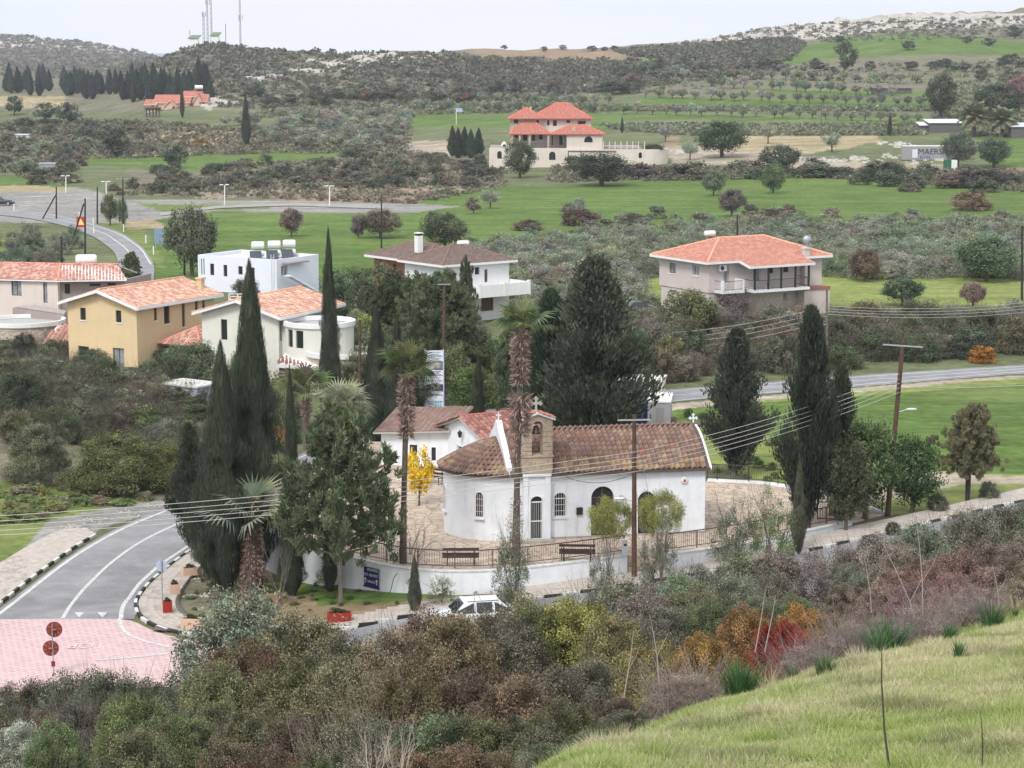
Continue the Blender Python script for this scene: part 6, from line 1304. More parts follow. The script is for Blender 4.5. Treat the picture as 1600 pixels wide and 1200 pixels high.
pin(1515, 782, 150, 115, 'thin brownish pine beside a pole in the green field', 1, (0.171, 0.163, 0.093)); pin(610, 560, 120, 100, 'dark pine behind the slender cypress', 1, (0.070, 0.093, 0.046))
# ---- broadleaf trees
def tree(px, py, hp, wp, col, label, fol=None, name='tree', cat='tree', group=None, tr=True, Y=None, **kw): return pxplant(px, py, hp, wp, fol or BALL_M, col, name, label, cat, group, random.choice(TRUNKS) if tr else None, Y=Y, **kw)
tree(1352, 812, 165, 130, (0.085, 0.109, 0.054), 'slanting broadleaf tree by the black railing, beside the tall wooden pole'); tree(1425, 800, 122, 108, (0.062, 0.101, 0.043), 'glossy dark green tree right of the tall wooden pole'); tree(1322, 832, 150, 92, (0.078, 0.101, 0.046), 'leafy tree at the open black gate')
tree(300, 432, 112, 96, (0.101, 0.116, 0.070), 'large rounded evergreen beside the valley road sign'); tree(172, 352, 50, 34, MDG, 'pair of dark small trees by the parking ground, left one'); tree(192, 358, 50, 20, MDG, 'narrow dark tree right of the paired trees by the parking ground')
tree(455, 370, 46, 40, PUR, 'purplish small tree in the green field behind the white flat roofed house'); tree(595, 372, 46, 74, PUR, 'low dark purple thicket tree in the green field'); tree(560, 372, 36, 30, PUR, 'smaller purple bush-like tree left of the dark thicket')
tree(694, 392, 62, 84, (0.093, 0.116, 0.062), 'broad green tree rising behind the brown tiled roof'); tree(675, 356, 26, 26, DKG, 'small dark tree behind the broad green tree')
for i, (x, y, h_, w) in enumerate(((275, 262, 32, 46), (180, 246, 44, 50), (22, 180, 30, 34), (70, 190, 30, 40), (108, 196, 36, 44))): tree(x, y, h_, w, (0.078, 0.093, 0.062), ['round green bush-tree standing alone in the far green field', 'dark tree at the left end of the far green field', 'round tree on the pale field at the far left', 'grey-green tree in the far left grove', 'bluish dark tree below the conifer wood'][i], BALL_F, tr=True)
tree(1115, 306, 42, 42, (0.155, 0.178, 0.116), 'left pale green tree standing in the big green field'); tree(1208, 302, 46, 44, (0.109, 0.139, 0.070), 'right green tree with visible trunk in the big green field'); tree(1144, 338, 44, 50, (0.124, 0.109, 0.093), 'dark purplish bare-looking tree in the big green field')
tree(740, 334, 26, 26, PUR, 'small dark tree left of the olive in the big green field', BALL_F); tree(766, 326, 30, 40, OLV2, 'olive tree alone in the big green field below the villa', OLIVE_M, 'olive_tree', 'olive tree')
tree(1128, 246, 58, 92, (0.054, 0.078, 0.046), 'wide dark carob tree on the pale ground right of the villa'); tree(1218, 270, 44, 76, (0.093, 0.101, 0.078), 'dark clump tree right of the wide carob'); tree(1300, 238, 32, 38, OLV2, 'olive tree alone on the pale field', OLIVE_M, 'olive_tree', 'olive tree'); tree(1200, 225, 32, 34, OLV2, 'olive tree behind the wide carob', OLIVE_M, 'olive_tree', 'olive tree')
tree(1497, 262, 56, 60, (0.093, 0.116, 0.078), 'green tree hiding the right end of the shipping container'); tree(1552, 262, 48, 62, (0.093, 0.116, 0.078), 'wide green tree right of the shipping container'); tree(1078, 250, 30, 34, OLV2, 'grey olive right of the villa drive', OLIVE_M, 'olive_tree', 'olive tree'); tree(1040, 222, 30, 30, OLV2, 'pale olive behind the villa hedge', OLIVE_M, 'olive_tree', 'olive tree')
tree(812, 278, 58, 62, (0.070, 0.096, 0.062), 'bright dark green tree in front of the villa wall'); tree(940, 290, 52, 110, (0.050, 0.070, 0.046), 'broad dark tree in front of the villa garage'); tree(1320, 112, 44, 44, (0.070, 0.085, 0.062), 'dark tree with bare trunk on the terraced hillside', BALL_F)
tree(1470, 186, 70, 60, (0.070, 0.078, 0.062), 'tall dark conifer-like tree at the right, above the sheds'); tree(1560, 190, 60, 90, (0.078, 0.090, 0.062), 'broad dark tree behind the date palms'); tree(1592, 178, 60, 50, (0.230, 0.132, 0.115), 'reddish brown tree at the right edge behind the palms'); tree(1075, 540, 90, 110, (0.132, 0.132, 0.062), 'olive-brown tree below the red roofed house, beside the parked car')
tree(600, 520, 110, 110, (0.070, 0.085, 0.054), 'dark green tree behind the slender cypress, below the brown roof'); tree(540, 505, 90, 100, (0.085, 0.105, 0.062), 'dark tree right of the white flat roofed house'); tree(570, 570, 80, 80, YGR, 'yellow-green tree right of the round bay'); tree(700, 560, 62, 60, (0.186, 0.202, 0.078), 'yellow-green bush-tree left of the signboard pole')
tree(740, 660, 90, 90, (0.093, 0.116, 0.046), 'green tree above the waste bin', tr=True); tree(385, 470, 36, 50, (0.093, 0.109, 0.078), 'grey green tree between the white and cream houses'); tree(300, 600, 70, 100, (0.116, 0.139, 0.078), 'grey-green tree beside the yellow house porch'); tree(265, 575, 34, 60, (0.109, 0.132, 0.070), 'small tree in front of the porch tiles')
tree(1520, 480, 40, 48, PUR, 'brown leafless looking tree on the lawn'); tree(1410, 478, 44, 76, (0.062, 0.085, 0.054), 'dark green tree on the lawn right of the red roofed house'); tree(1350, 440, 52, 60, (0.139, 0.109, 0.070), 'brown bush tree at the lawn edge'); tree(1540, 440, 74, 110, (0.109, 0.132, 0.078), 'large green tree at the lawn edge on the right')
tree(1535, 566, 30, 54, (0.299, 0.155, 0.046), 'orange autumn shrub beside the road', DOME_M, 'shrub', 'shrub', tr=False); tree(315, 231, 18, 36, (0.264, 0.163, 0.078), 'rusty orange dome bush at the edge of the far green field', DOME_M, 'shrub', 'shrub', tr=False); tree(1518, 328, 36, 74, (0.186, 0.132, 0.109), 'large brownish dome bush in the big green field', DOME_M, 'shrub', 'shrub', tr=False)
p = at(655, 790, CZ); s = p.y/F
yt_ = thing('young_tree', 'slim young tree with bright yellow autumn leaves on the churchyard paving', 'tree', p); link('crown', M_('foliage', crown(2600, 812, 'ball', 46, .13, .055, .045, up=.4, a=.2, b=.25)), yt_, (0, 0, .25), None, (54*s, 54*s, 92*s), (.58, .42, .03)); m = MB(); m.path([(0, 0, 0), (.02, 0, 1.2), (0, .03, 2.6)], [.07, .05, .03], 7); m.build('trunk', BARK, yt_)
# two clipped yellow-green round-headed trees before the chapel door
for i, (x, y, h_, w, lb) in enumerate(((952, 905, 130, 74, 'left low tree with a flat yellow-green crown in front of the arched door'), (1032, 905, 140, 76, 'right low tree with a rounded yellow-green crown beside the wooden pole'))):
    g = G(x, y); s = g.y/F*1.03; t = thing('small_tree', lb, 'tree', g); link('crown', FLAT_N[0], t, (0, 0, 0), (0, 0, i*2), (w*s*1.15, w*s*1.15, h_*s*1.02), (0.225, 0.232, 0.078)); link('branches', BARE[i], t, None, (0, 0, 1+i), (w*s*.8, w*s*.8, h_*s*1.1))
# sparse grey shrubs before the terrace and bare trees
def sparse(px, py, hp, wp, label, col=(0.155, 0.171, 0.116), fol=None, br=0, dens=1., name='small_tree', group=None):
    g = G(px, py); s = g.y/F*1.03; t = thing(name, label, 'tree', g, random.uniform(0, 6), group); link('branches', BARE[br], t, None, None, (wp*s, wp*s, hp*s)); link('crown', fol or SPARSE, t, None, None, (wp*s, wp*s, hp*s), col); return t
SPARSE = M_('foliage', crown(2600, 820, 'dome', 60, .09, .034, .016, hollow=.5)); SPARSE2 = M_('foliage', crown(7000, 821, 'dome', 90, .08, .024, .012, hollow=.35))
sparse(800, 962, 190, 84, 'thin grey-leaved tree around the foot of the tall palm', fol=SPARSE2); sparse(940, 950, 120, 60, 'grey twiggy tree in front of the railing below the meter box', br=1, fol=SPARSE2); sparse(1030, 930, 150, 80, 'grey twiggy tree right of the wooden pole', br=2, fol=SPARSE2, col=(0.139, 0.147, 0.109))
sparse(1150, 885, 135, 105, 'small grey-green tree left of the massive cypress', br=1, fol=SPARSE2); sparse(1205, 885, 155, 96, 'small pale green pine-like tree left of the massive cypress', (0.155, 0.194, 0.093), SPARSE2, 2); sparse(690, 945, 60, 60, 'leafy grey shrub against the curved white wall', (0.139, 0.171, 0.093))
def bare(px, py, hp, wp, label, k=0, white=False, Y=None, lean=0):
    g = G(px, py) if Y is None else atY(px, py, Y); s = g.y/F*1.03; return tag(link('bare_tree', BARE[k], None, g, (0, lean, random.uniform(0, 6)), (wp*s, wp*s, hp*s)), label, 'bare tree')
bare(636, 905, 110, 110, 'leafless branching tree in front of the churchyard railing', 0); bare(438, 945, 120, 80, 'leafless little tree between the stout palm and the white wall', 1)
# ---- the brush bank below the yellow house
random.seed(21)
LANDM = [((155, 520), 'the yellow house'), ((435, 520), 'the cream house'), ((400, 420), 'the white flat roofed house'), ((60, 450), 'the pink house'), ((700, 430), 'the brown roofed house'), ((1150, 420), 'the red roofed house'), ((860, 215), 'the villa'), ((280, 160), 'the far pink house'), ((330, 60), 'the mast hill'), ((1440, 240), 'the shipping container'), ((1540, 190), 'the date palms'), ((285, 610), 'the graffiti hut'), ((385, 190), 'the lone cypress'), ((60, 310), 'the parking ground'), ((900, 780), 'the chapel'), ((1262, 600), 'the massive cypress'), ((1400, 600), 'the leaning pole'), ((1410, 450), 'the lawn'), ((80, 1000), 'the round sign backs'), ((740, 950), 'the white car'), ((1225, 990), 'the crimson bush'), ((1385, 1000), 'the tall strap-leaved tuft'), ((1535, 545), 'the orange autumn shrub'), ((1515, 320), 'the brown dome bush'), ((1000, 85), 'the brown skyline field'), ((1400, 70), 'the top green field'), ((600, 90), 'the pale cliff'), ((590, 1150), 'the bleached branches'), ((300, 980), 'the corner planters'), ((560, 900), 'the blue sign'), ((735, 610), 'the green waste bin'), ((1128, 220), 'the wide carob'), ((275, 250), 'the round field tree'), ((1210, 290), 'the right field tree'), ((455, 350), 'the purplish tree')]
def where(x, y):
    (a, b), n = min(LANDM, key=lambda q: abs(q[0][0]-x)+1.6*abs(q[0][1]-y)); dx, dy = x-a, (y-b)*1.6
    if abs(dx)+abs(dy) < 26: return 'beside '+n
    return ('left of ' if dx < 0 else 'right of ')+n if abs(dx) > abs(dy) else ('above ' if dy < 0 else 'below ')+n
def tell(base, x, y, k):
    return ('small ' if k < .34 else 'large ' if k > .67 else 'middling ')+base+', '+where(x, y)
def scatter(n, poly, hp, wp, fol, cols, name, label, cat, group, ymin=None, tr=None, twigs=None, **kw):
    xs = [p[0] for p in poly]; ys = [p[1] for p in poly]; k = 0; tries = 0; pts = []
    while k < n and tries < n*60:
        tries += 1; x, y = random.uniform(min(xs), max(xs)), random.uniform(min(ys), max(ys))
        if not inpoly(np.array([x]), np.array([y]), poly)[0]: continue
        h_, w = random.uniform(*hp), random.uniform(*wp)
        if any(abs(x-a)/w+abs(y-b)/w*2.2 < kw.get('gap', .45) for a, b in pts): continue
        pts.append((x, y)); pxplant(x, y, h_, w, fol, random.choice(cols), name, tell(label, x, y, (h_-hp[0])/(hp[1]-hp[0]+1e-6)), cat, group, random.choice(TRUNKS) if tr else None, twigs=random.choice(twigs) if twigs else None); k += 1
GB = 'brush on the bank below the yellow house'
for (x, y, h_, w, c, lb) in ((185, 765, 105, 190, (0.109, 0.124, 0.054), 'huge domed green bush beside the bend of the road'), (255, 762, 80, 130, (0.132, 0.147, 0.062), 'yellowish green bush right of the huge domed bush'), (60, 755, 110, 120, (0.132, 0.132, 0.085), 'tall grey-green bush at the left edge above the grass'), (30, 660, 95, 120, (0.065, 0.074, 0.050), 'big dark round bush at the left edge of the bank'), (145, 600, 66, 110, (0.070, 0.085, 0.050), 'dark bush in front of the yellow house wall'), (40, 570, 60, 60, (0.078, 0.081, 0.059), 'dark bush below the round stone terrace'), (5, 580, 50, 60, (0.109, 0.112, 0.078), 'greyish bush at the far left below the terrace')):
    pxplant(x, y, h_, w, DOME_N, c, 'shrub', lb, 'shrub')
scatter(60, [(0, 560), (100, 560), (120, 600), (250, 600), (330, 650), (300, 740), (170, 700), (60, 700), (0, 690)], (30, 60), (50, 90), DOME_M, [(.13, .14, .09), (.10, .12, .065), (.16, .165, .12), (.12, .14, .07), (.15, .14, .10)], 'shrub', 'grey-green shrub in the brush bank', 'shrub', GB, twigs=[TWIG, TWIGM])
scatter(34, [(0, 765), (140, 760), (250, 785), (110, 800), (0, 830)], (9, 20), (26, 50), DOME_F, [(0.186, 0.202, 0.093), (0.155, 0.186, 0.078), (0.232, 0.202, 0.132)], 'low_bush', 'tuft of weeds at the foot of the bank', 'bush', 'weeds at the foot of the bank')
scatter(16, [(270, 600), (420, 590), (470, 640), (440, 760), (330, 760)], (50, 90), (50, 90), DOME_M, [(0.078, 0.093, 0.054), (0.109, 0.124, 0.070)], 'shrub', 'green shrub behind the cypress clump', 'shrub', 'shrubs behind the tall cypresses')
# ---- the wooded strip between houses and chapel
scatter(36, [(560, 560), (760, 560), (900, 560), (1010, 600), (900, 650), (760, 640), (560, 640)], (50, 95), (60, 100), BALL_M, [(0.078, 0.101, 0.050), (0.093, 0.116, 0.062), (0.116, 0.132, 0.070)], 'tree', 'green tree in the belt behind the chapel', 'tree', 'trees in the belt behind the chapel', tr=1)
scatter(44, [(1000, 600), (1150, 590), (1340, 575), (1600, 555), (1600, 545), (1500, 520), (1300, 520), (1000, 540)], (40, 74), (60, 96), DOME_M, [(0.116, 0.121, 0.085), (0.078, 0.093, 0.059), (0.155, 0.147, 0.116), (0.093, 0.116, 0.062), (0.132, 0.124, 0.070)], 'shrub', 'shrub in the hedge along the main road', 'shrub', 'hedge shrubs along the main road', twigs=[TWIG])
scatter(26, [(1000, 500), (1300, 498), (1600, 510), (1600, 540), (1000, 540)], (30, 52), (50, 80), DOME_M, [(0.186, 0.178, 0.155), (0.155, 0.147, 0.116), (0.217, 0.202, 0.171)], 'shrub', 'grey shrub behind the roadside hedge', 'shrub', 'grey shrubs behind the hedge', twigs=[TWIG, TWIGM])
pxplant(1190, 520, 30, 70, DOME_M, (0.276, 0.172, 0.057), 'shrub', 'shrub with golden brown leaves below the red roofed house', 'shrub'); pxplant(1180, 478, 46, 60, DOME_M, (0.109, 0.132, 0.078), 'shrub', 'green bush against the lower wall of the red roofed house', 'shrub'); pxplant(1230, 480, 40, 50, DOME_M, (0.124, 0.136, 0.085), 'shrub', 'grey-green bush below the long balcony', 'shrub'); pxplant(1120, 490, 30, 60, DOME_M, (0.171, 0.155, 0.124), 'shrub', 'greyish bush at the near corner of the red roofed house', 'shrub')
pxplant(1270, 640, 40, 50, DOME_M, (0.139, 0.202, 0.062), 'shrub', 'bright green bush at the road verge by the massive cypress', 'shrub'); pxplant(1160, 640, 34, 40, DOME_M, (0.132, 0.186, 0.062), 'shrub', 'small bright green bush at the road verge right of the chapel', 'shrub')
# ---- olive grove
random.seed(5)
GO = 'olive trees of the grove behind the houses'
def rowgrove(x0, x1, y0, y1, dx, dy, hp, wp, fol, cols, label, group, skip=0., name='olive_tree', tr=False, mask=None, jx=.35, cat='olive tree'):
    y = y0
    while y <= y1:
        k = (y-60)/(y1-60); x = x0+random.uniform(0, dx)
        while x < x1:
            if random.random() >= skip and (mask is None or inpoly(np.array([x]), np.array([y]), mask)[0]):
                hk = random.uniform(.8, 1.2); pxplant(x+random.uniform(-jx, jx)*dx, y+random.uniform(-.3, .3)*dy, hp*k*hk, wp*k*random.uniform(.8, 1.2), fol, random.choice(cols), name, tell(label, x, y, (hk-.8)/.4), cat, group, random.choice(TRUNKS) if tr else None)
            x += dx*k
        y += dy*(.6+.4*k)
MASKG = [(640, 420), (760, 385), (900, 372), (1040, 362), (1200, 352), (1500, 350), (1700, 350), (1700, 440), (1300, 436), (1280, 405), (1010, 425), (1010, 500), (900, 520), (780, 480), (800, 430)]
rowgrove(560, 1700, 358, 500, 44, 12, 38, 74, OLIVE_D, [OLV, OLV2, (0.171, 0.194, 0.124), (0.217, 0.232, 0.178)], 'grey-green olive tree in the dense grove', GO, mask=MASKG)
scrub_later = 1
MASKL = [(-20, 360), (60, 372), (120, 390), (130, 428), (-20, 428)]
rowgrove(-20, 140, 385, 428, 44, 14, 42, 50, OLIVE_D, [(0.155, 0.171, 0.124), (0.132, 0.147, 0.101)], 'olive tree in the roadside clump', 'olive clump beside the valley road', mask=MASKL)
GH = 'small olive trees planted in rows on the far hillside'
for (x0, y0, x1, y1, n) in ((920, 176, 1470, 192, 26), (1000, 152, 1470, 168, 24), (1100, 136, 1400, 150, 16), (1040, 122, 1440, 130, 18), (640, 172, 930, 176, 16), (660, 160, 960, 162, 14)):
    for i in range(n):
        t = (i+.5)/n; x = x0+(x1-x0)*t+random.uniform(-5, 5); y = y0+(y1-y0)*t+random.uniform(-1, 1); hk = random.random(); pxplant(x, y, 14+5*hk, random.uniform(17, 24), OLIVE_F, random.choice([OLV, (0.171, 0.186, 0.139), OLV2]), 'olive_tree', tell('row-planted olive tree on the far hillside', x, y, hk), 'olive tree', GH, random.choice(TRUNKS))
# ---- scrub and bushes of the middle distance
BUSHC = [(.10, .11, .075), (.13, .115, .09), (.09, .105, .07), (.15, .14, .11)]
scatter(95, [(170, 300), (250, 270), (420, 258), (560, 246), (640, 240), (760, 262), (780, 285), (700, 305), (600, 300), (420, 296), (220, 305)], (12, 22), (24, 46), DOME_F, BUSHC, 'bush', 'dark bush on the scrubby rise', 'bush', 'bushes on the scrubby rise', gap=.35)
scatter(60, [(0, 200), (110, 196), (230, 204), (250, 240), (130, 250), (110, 290), (0, 268)], (12, 24), (22, 44), DOME_F, BUSHC+[OLV], 'bush', 'dark bush in the left scrub', 'bush', 'bushes left of the far field', gap=.4)
scatter(90, [(340, 195), (480, 185), (640, 180), (640, 225), (560, 240), (440, 234), (400, 215)], (13, 20), (22, 36), OLIVE_F, [OLV, OLV2, (0.186, 0.202, 0.155)], 'olive_scrub', 'pale wild olive behind the far field', 'olive scrub', 'wild olives behind the far field', gap=.4)
scatter(34, [(880, 262), (1000, 268), (1300, 262), (1600, 285), (1600, 300), (1400, 300), (1280, 278), (1000, 284)], (16, 28), (34, 66), DOME_F, BUSHC, 'bush', 'dark bush in the upper field hedge', 'bush', 'bushes along the top of the big green field', gap=.35)
for (x, y, h_, w, c, lb) in ((905, 352, 30, 70, BRD, 'dark bush pile at the lower edge of the big field, left one'), (905, 336, 32, 26, OLV2, 'grey olive sprout standing on the dark bush pile'), (992, 352, 22, 50, BRD, 'dark bush at the lower edge of the big field, middle one'), (1215, 350, 28, 110, (0.109, 0.093, 0.070), 'long low brown-green bush at the lower edge of the big field'), (825, 360, 20, 54, (0.132, 0.116, 0.101), 'small purplish bush at the left of the lower field edge'), (1380, 282, 36, 90, (0.070, 0.081, 0.059), 'rounded dark bush above the big green field near the container'), (1530, 292, 36, 110, (0.101, 0.093, 0.074), 'wide dark bush group at the right end of the big field'), (58, 288, 18, 34, (0.093, 0.105, 0.078), 'round bush beside the parking ground'), (750, 262, 26, 30, (0.078, 0.101, 0.070), 'blue-green bush left of the villa wall')): pxplant(x, y, h_, w, DOME_M, c, 'bush', lb, 'bush')
scatter(26, [(860, 330), (1600, 340), (1600, 352), (860, 362)], (12, 24), (26, 44), DOME_F, [GRY, OLV, (0.139, 0.124, 0.101)], 'bush', 'greyish bush at the upper grove edge', 'bush', 'bushes along the upper edge of the grove')
for i, x in enumerate((707, 716, 726, 736, 748)): pxplant(x, 244+(i % 2)*3, 48-i, 19, CYP_N[2], (0.043, 0.065, 0.040), 'clipped_conifer', 'dark clipped cone shaped conifer in the short row left of the villa', 'conifer', 'row of five conifers left of the villa')
hd = MB(); hd.box((0, 0, .8), (4.7, .9, 1.7)); q = atY(1021, 222, VY-4.5); o = link('hedge', M_('foliage', crown(3000, 830, 'dome', 60, .2, .06, .04)), None, (q.x, q.y, zt-.5), None, (5.2, 1.3, 1.7), (0.046, 0.062, 0.039)); tag(o, 'dark clipped hedge on top of the curved villa wall', 'hedge')
# conifer wood at the far left
random.seed(9)
scatter(80, [(0, 146), (60, 150), (160, 158), (200, 172), (330, 160), (330, 130), (200, 138), (0, 138)], (28, 42), (12, 17), CYP_F, [(0.043, 0.056, 0.046), (0.053, 0.065, 0.053)], 'conifer_tree', 'dark pointed conifer in the far wood', 'conifer', 'conifers of the far left wood', gap=.3)
scatter(30, [(380, 150), (640, 152), (900, 140), (1000, 130), (1000, 150), (640, 168), (380, 172)], (14, 24), (22, 40), BALL_F, [(0.093, 0.096, 0.078), (0.078, 0.085, 0.065), (0.124, 0.116, 0.093), (0.171, 0.132, 0.078)], 'tree', 'dark rounded tree under the scrub hills', 'tree', 'trees at the foot of the scrub hills', tr=1)
scatter(46, [(900, 118), (1040, 100), (1200, 96), (1240, 108), (1480, 100), (1600, 92), (1600, 150), (1480, 110), (1200, 120), (1000, 130)], (10, 18), (18, 34), BALL_F, [(0.085, 0.093, 0.070), (0.109, 0.109, 0.081), OLV], 'tree', 'dark bushy tree on the upper hillside', 'tree', 'trees scattered on the upper hillside')
for (x, y, h_, w) in ((1310, 66, 10, 20), (1420, 78, 14, 26), (1510, 68, 10, 22), (1545, 72, 12, 26), (1585, 60, 18, 34), (788, 78, 8, 12), (822, 76, 6, 10), (850, 80, 7, 14), (880, 78, 8, 14), (925, 80, 9, 18), (945, 80, 7, 14), (960, 79, 8, 16)): pxplant(x, y, h_, w, BALL_F, (0.078, 0.093, 0.065), 'tree', 'small dark tree standing out along the skyline and top fields', 'tree', 'single trees on the skyline fields', random.choice(TRUNKS))
# hillside scrub nobody could count: many low tufts in one mesh
def scrub_mass(name, n, polys, size, cols, seed, near=600, leafn=16):
    rng = np.random.default_rng(seed); P = []
    while len(P) < n:
        poly = polys[rng.integers(0, len(polys))]; xs = [p[0] for p in poly]; ys = [p[1] for p in poly]; x, y = rng.uniform(min(xs), max(xs), 400), rng.uniform(min(ys), max(ys), 400); k = inpoly(x, y, poly)
        P += list(zip(x[k], y[k]))
    P = np.array(P[:n]); B = []
    for x, y in P: g = G(x, y, 250); B.append((g.x, g.y, g.z))
    B = np.array(B); s = size*B[:, 1]/F*(.6+.9*rng.random(n)); k = np.repeat(np.arange(n), leafn); m = len(k); d = rnd_dir(m, rng)*(rng.random(m)**.4)[:, None]; d[:, 2] = np.abs(d[:, 2])*.75
    C = np.array(cols)[rng.integers(0, len(cols), n)]*(.75+.5*rng.random((n, 1))); T = C[k]*(1+rng.normal(size=(m, 1))*.22); g = leaves(B[k]+d*s[k][:, None]*.5, rnd_dir(m, rng)+np.array([0, 0, .6]), rnd_dir(m, rng), s[k]*(.34 if leafn < 40 else .075), s[k]*(.26 if leafn < 40 else .032), np.clip(T*(1.55 if leafn < 40 else 1.3), 0, 1))
    o = link(name, npmesh(name, g[0], g[1], LEAF, g[2]), None, None, None, None, (1, 1, 1)); tag(o, kind='stuff'); return o
scrub_mass('hill_scrub', 6500, [[(180, 110), (250, 85), (300, 62), (370, 62), (420, 80), (560, 82), (700, 82), (800, 100), (900, 120), (880, 150), (640, 165), (400, 172), (330, 168), (330, 130), (200, 125)], [(640, 88), (1000, 96), (1200, 92), (1230, 106), (1000, 140), (760, 160)], [(960, 80), (1230, 62), (1260, 70), (1230, 95), (1000, 90)]], 13, [(.105, .100, .078), (.088, .094, .066), (.13, .118, .092), (.075, .082, .058)], 41)
scrub_mass('far_scrub', 2600, [[(0, 54), (60, 56), (140, 66), (235, 80), (250, 100), (200, 125), (0, 120)], [(1060, 62), (1230, 40), (1400, 30), (1600, 26), (1600, 60), (1260, 66), (1100, 80)]], 7, [(0.132, 0.124, 0.109), (0.109, 0.105, 0.085)], 42)
scrub_mass('hillside_undergrowth', 4600, [[(400, 172), (640, 168), (900, 150), (930, 160), (900, 176), (640, 180), (400, 185)], [(940, 140), (1100, 118), (1240, 104), (1600, 95), (1600, 130), (1480, 134), (1160, 134), (1000, 146)], [(920, 168), (1480, 170), (1480, 174), (920, 174)], [(1480, 130), (1600, 130), (1600, 215), (1500, 212), (1460, 190)], [(940, 196), (1460, 196), (1440, 212), (1080, 212), (980, 205)]], 12, [(0.132, 0.139, 0.085), (0.171, 0.186, 0.124), (0.109, 0.121, 0.078)], 43)
scrub_mass('valley_undergrowth', 5000, [[(0, 190), (240, 190), (340, 200), (640, 210), (640, 240), (440, 240), (130, 250), (100, 290), (0, 270)], [(170, 305), (430, 255), (640, 238), (790, 265), (790, 292), (640, 320), (420, 310)], [(860, 262), (1600, 268), (1600, 300), (1280, 278), (860, 286)]], 13, [(0.109, 0.102, 0.074), (0.139, 0.139, 0.093), (0.155, 0.132, 0.101)], 44)
scrub_mass('olive_undergrowth', 700, [MASKG], 44, [(.19, .21, .145), (.16, .18, .12), (.21, .225, .165)], 45, leafn=260)
# ---- foreground brush
random.seed(33)
FB = [(.14, .13, .078), (.13, .112, .07), (.15, .135, .088), (.112, .12, .065), (.135, .112, .072), (.125, .126, .072)]
def front(px, py, Y, hp, wp, col, label, fol=None, tw=True, name='shrub', group=None, twc=(0.264, 0.225, 0.186)):
    if group: label = ('wide ' if wp > 110 else 'narrow ')+label+', '+where(px, py+20)
    """(px, py): top of the bush; Y: distance"""
    top = atY(px, py, Y); g = Z(top.x, top.y); h_ = max(.5, top.z-g)*1.25; w = max(wp*Y/F, (.95 if wp > 75 else .8)*h_)
    return plant(name, label, 'shrub', (top.x, top.y, g), h_, w, fol or DOME_N, col, group, None, twigs=TWIG if tw and random.random() < .30 else None, twigc=twc, sink=.1)
front(372, 938, 80, 0, 140, (.15, .165, .135), 'silvery grey bush spilling over the corner of the pavement', tw=False)
front(30, 1128, 44, 0, 150, (0.264, 0.287, 0.232), 'silvery bush in the bottom left corner', tw=False)
GF = 'dense brown-green brush filling the lower middle of the photo'
row = [(690, 960, 66), (735, 966, 64), (775, 962, 64), (815, 962, 62), (420, 985, 66), (480, 968, 64), (545, 985, 60), (610, 978, 58), (665, 958, 60), (720, 972, 56), (780, 968, 58), (840, 955, 60), (890, 945, 62), (385, 1010, 60), (340, 1040, 58), (450, 1030, 50), (520, 1040, 46), (590, 1050, 44), (660, 1050, 42), (730, 1045, 42), (800, 1050, 40), (870, 1040, 42), (930, 1030, 44), (990, 1040, 44), (1050, 1050, 42), (340, 1090, 46), (400, 1100, 40), (470, 1110, 36), (540, 1115, 34), (610, 1120, 32), (680, 1120, 31), (750, 1115, 31), (820, 1105, 31), (890, 1095, 32), (960, 1090, 33), (1020, 1085, 34), (300, 1120, 44), (360, 1150, 36), (430, 1165, 32), (500, 1170, 30), (570, 1175, 28), (640, 1175, 27), (710, 1170, 27), (780, 1160, 27), (850, 1150, 28), (920, 1140, 29), (980, 1130, 30)]
for (x, y, Yd) in row: front(x+random.uniform(-12, 12), y+random.uniform(-8, 8), Yd, 0, random.uniform(120, 180), random.choice(FB), 'brown-green shrub in the foreground brush', group=GF)
GL2 = 'dark shrubs along the bottom left'
for (x, y, Yd) in [(20, 1065, 70), (70, 1060, 70), (120, 1050, 68), (170, 1045, 66), (220, 1058, 66), (270, 1068, 64), (315, 1075, 62), (0, 1090, 60), (60, 1098, 58), (120, 1092, 56), (190, 1082, 56), (250, 1088, 56), (300, 1100, 54)]: front(x, y+6, Yd, 0, random.uniform(80, 120), random.choice([(0.116, 0.112, 0.078), (0.096, 0.102, 0.070), (0.139, 0.127, 0.093)]), 'dark shrub in the bottom left row', group=GL2)
for (x, y, Yd, w, c, lb) in ((85, 1125, 42, 60, (.14, .17, .09), 'small fresh green sapling at the bottom left'), (210, 1140, 34, 120, (0.155, 0.155, 0.093), 'yellowish twiggy bush at the bottom left'), (210, 1080, 50, 80, (.12, .14, .075), 'light green leafy shrub left of the dense brush'), (290, 1120, 40, 90, (.11, .13, .07), 'green shrub with broad leaves at the edge of the dense brush')): front(x, y, Yd, 0, w, c, lb, DOME_N)
# right: slope brush under the chapel road
GR2 = 'grey brush on the slope below the chapel road'
for (x, y, Yd) in [(960, 925, 74), (1010, 940, 70), (1060, 920, 78), (1110, 900, 84), (1160, 885, 88), (1215, 885, 88), (1270, 880, 88), (1320, 870, 90), (1380, 850, 90), (1440, 835, 92), (1500, 815, 96), (1560, 805, 98), (1600, 800, 98), (1090, 930, 70), (1150, 915, 72), (1210, 910, 74), (1270, 905, 74), (1330, 890, 76), (1400, 870, 76), (1040, 965, 62), (1110, 955, 62), (1180, 950, 62), (1250, 940, 62), (1320, 925, 64)]: front(x+random.uniform(-10, 10), y+random.uniform(-4, 6)-(17 if x < 1230 else 15), Yd, 0, random.uniform(80, 120), random.choice([(0.155, 0.163, 0.109), (0.186, 0.171, 0.139), (0.132, 0.147, 0.085), (0.171, 0.155, 0.124)]), 'grey-green shrub on the slope', group=GR2)
GD = 'reddish brown brush at the right edge'
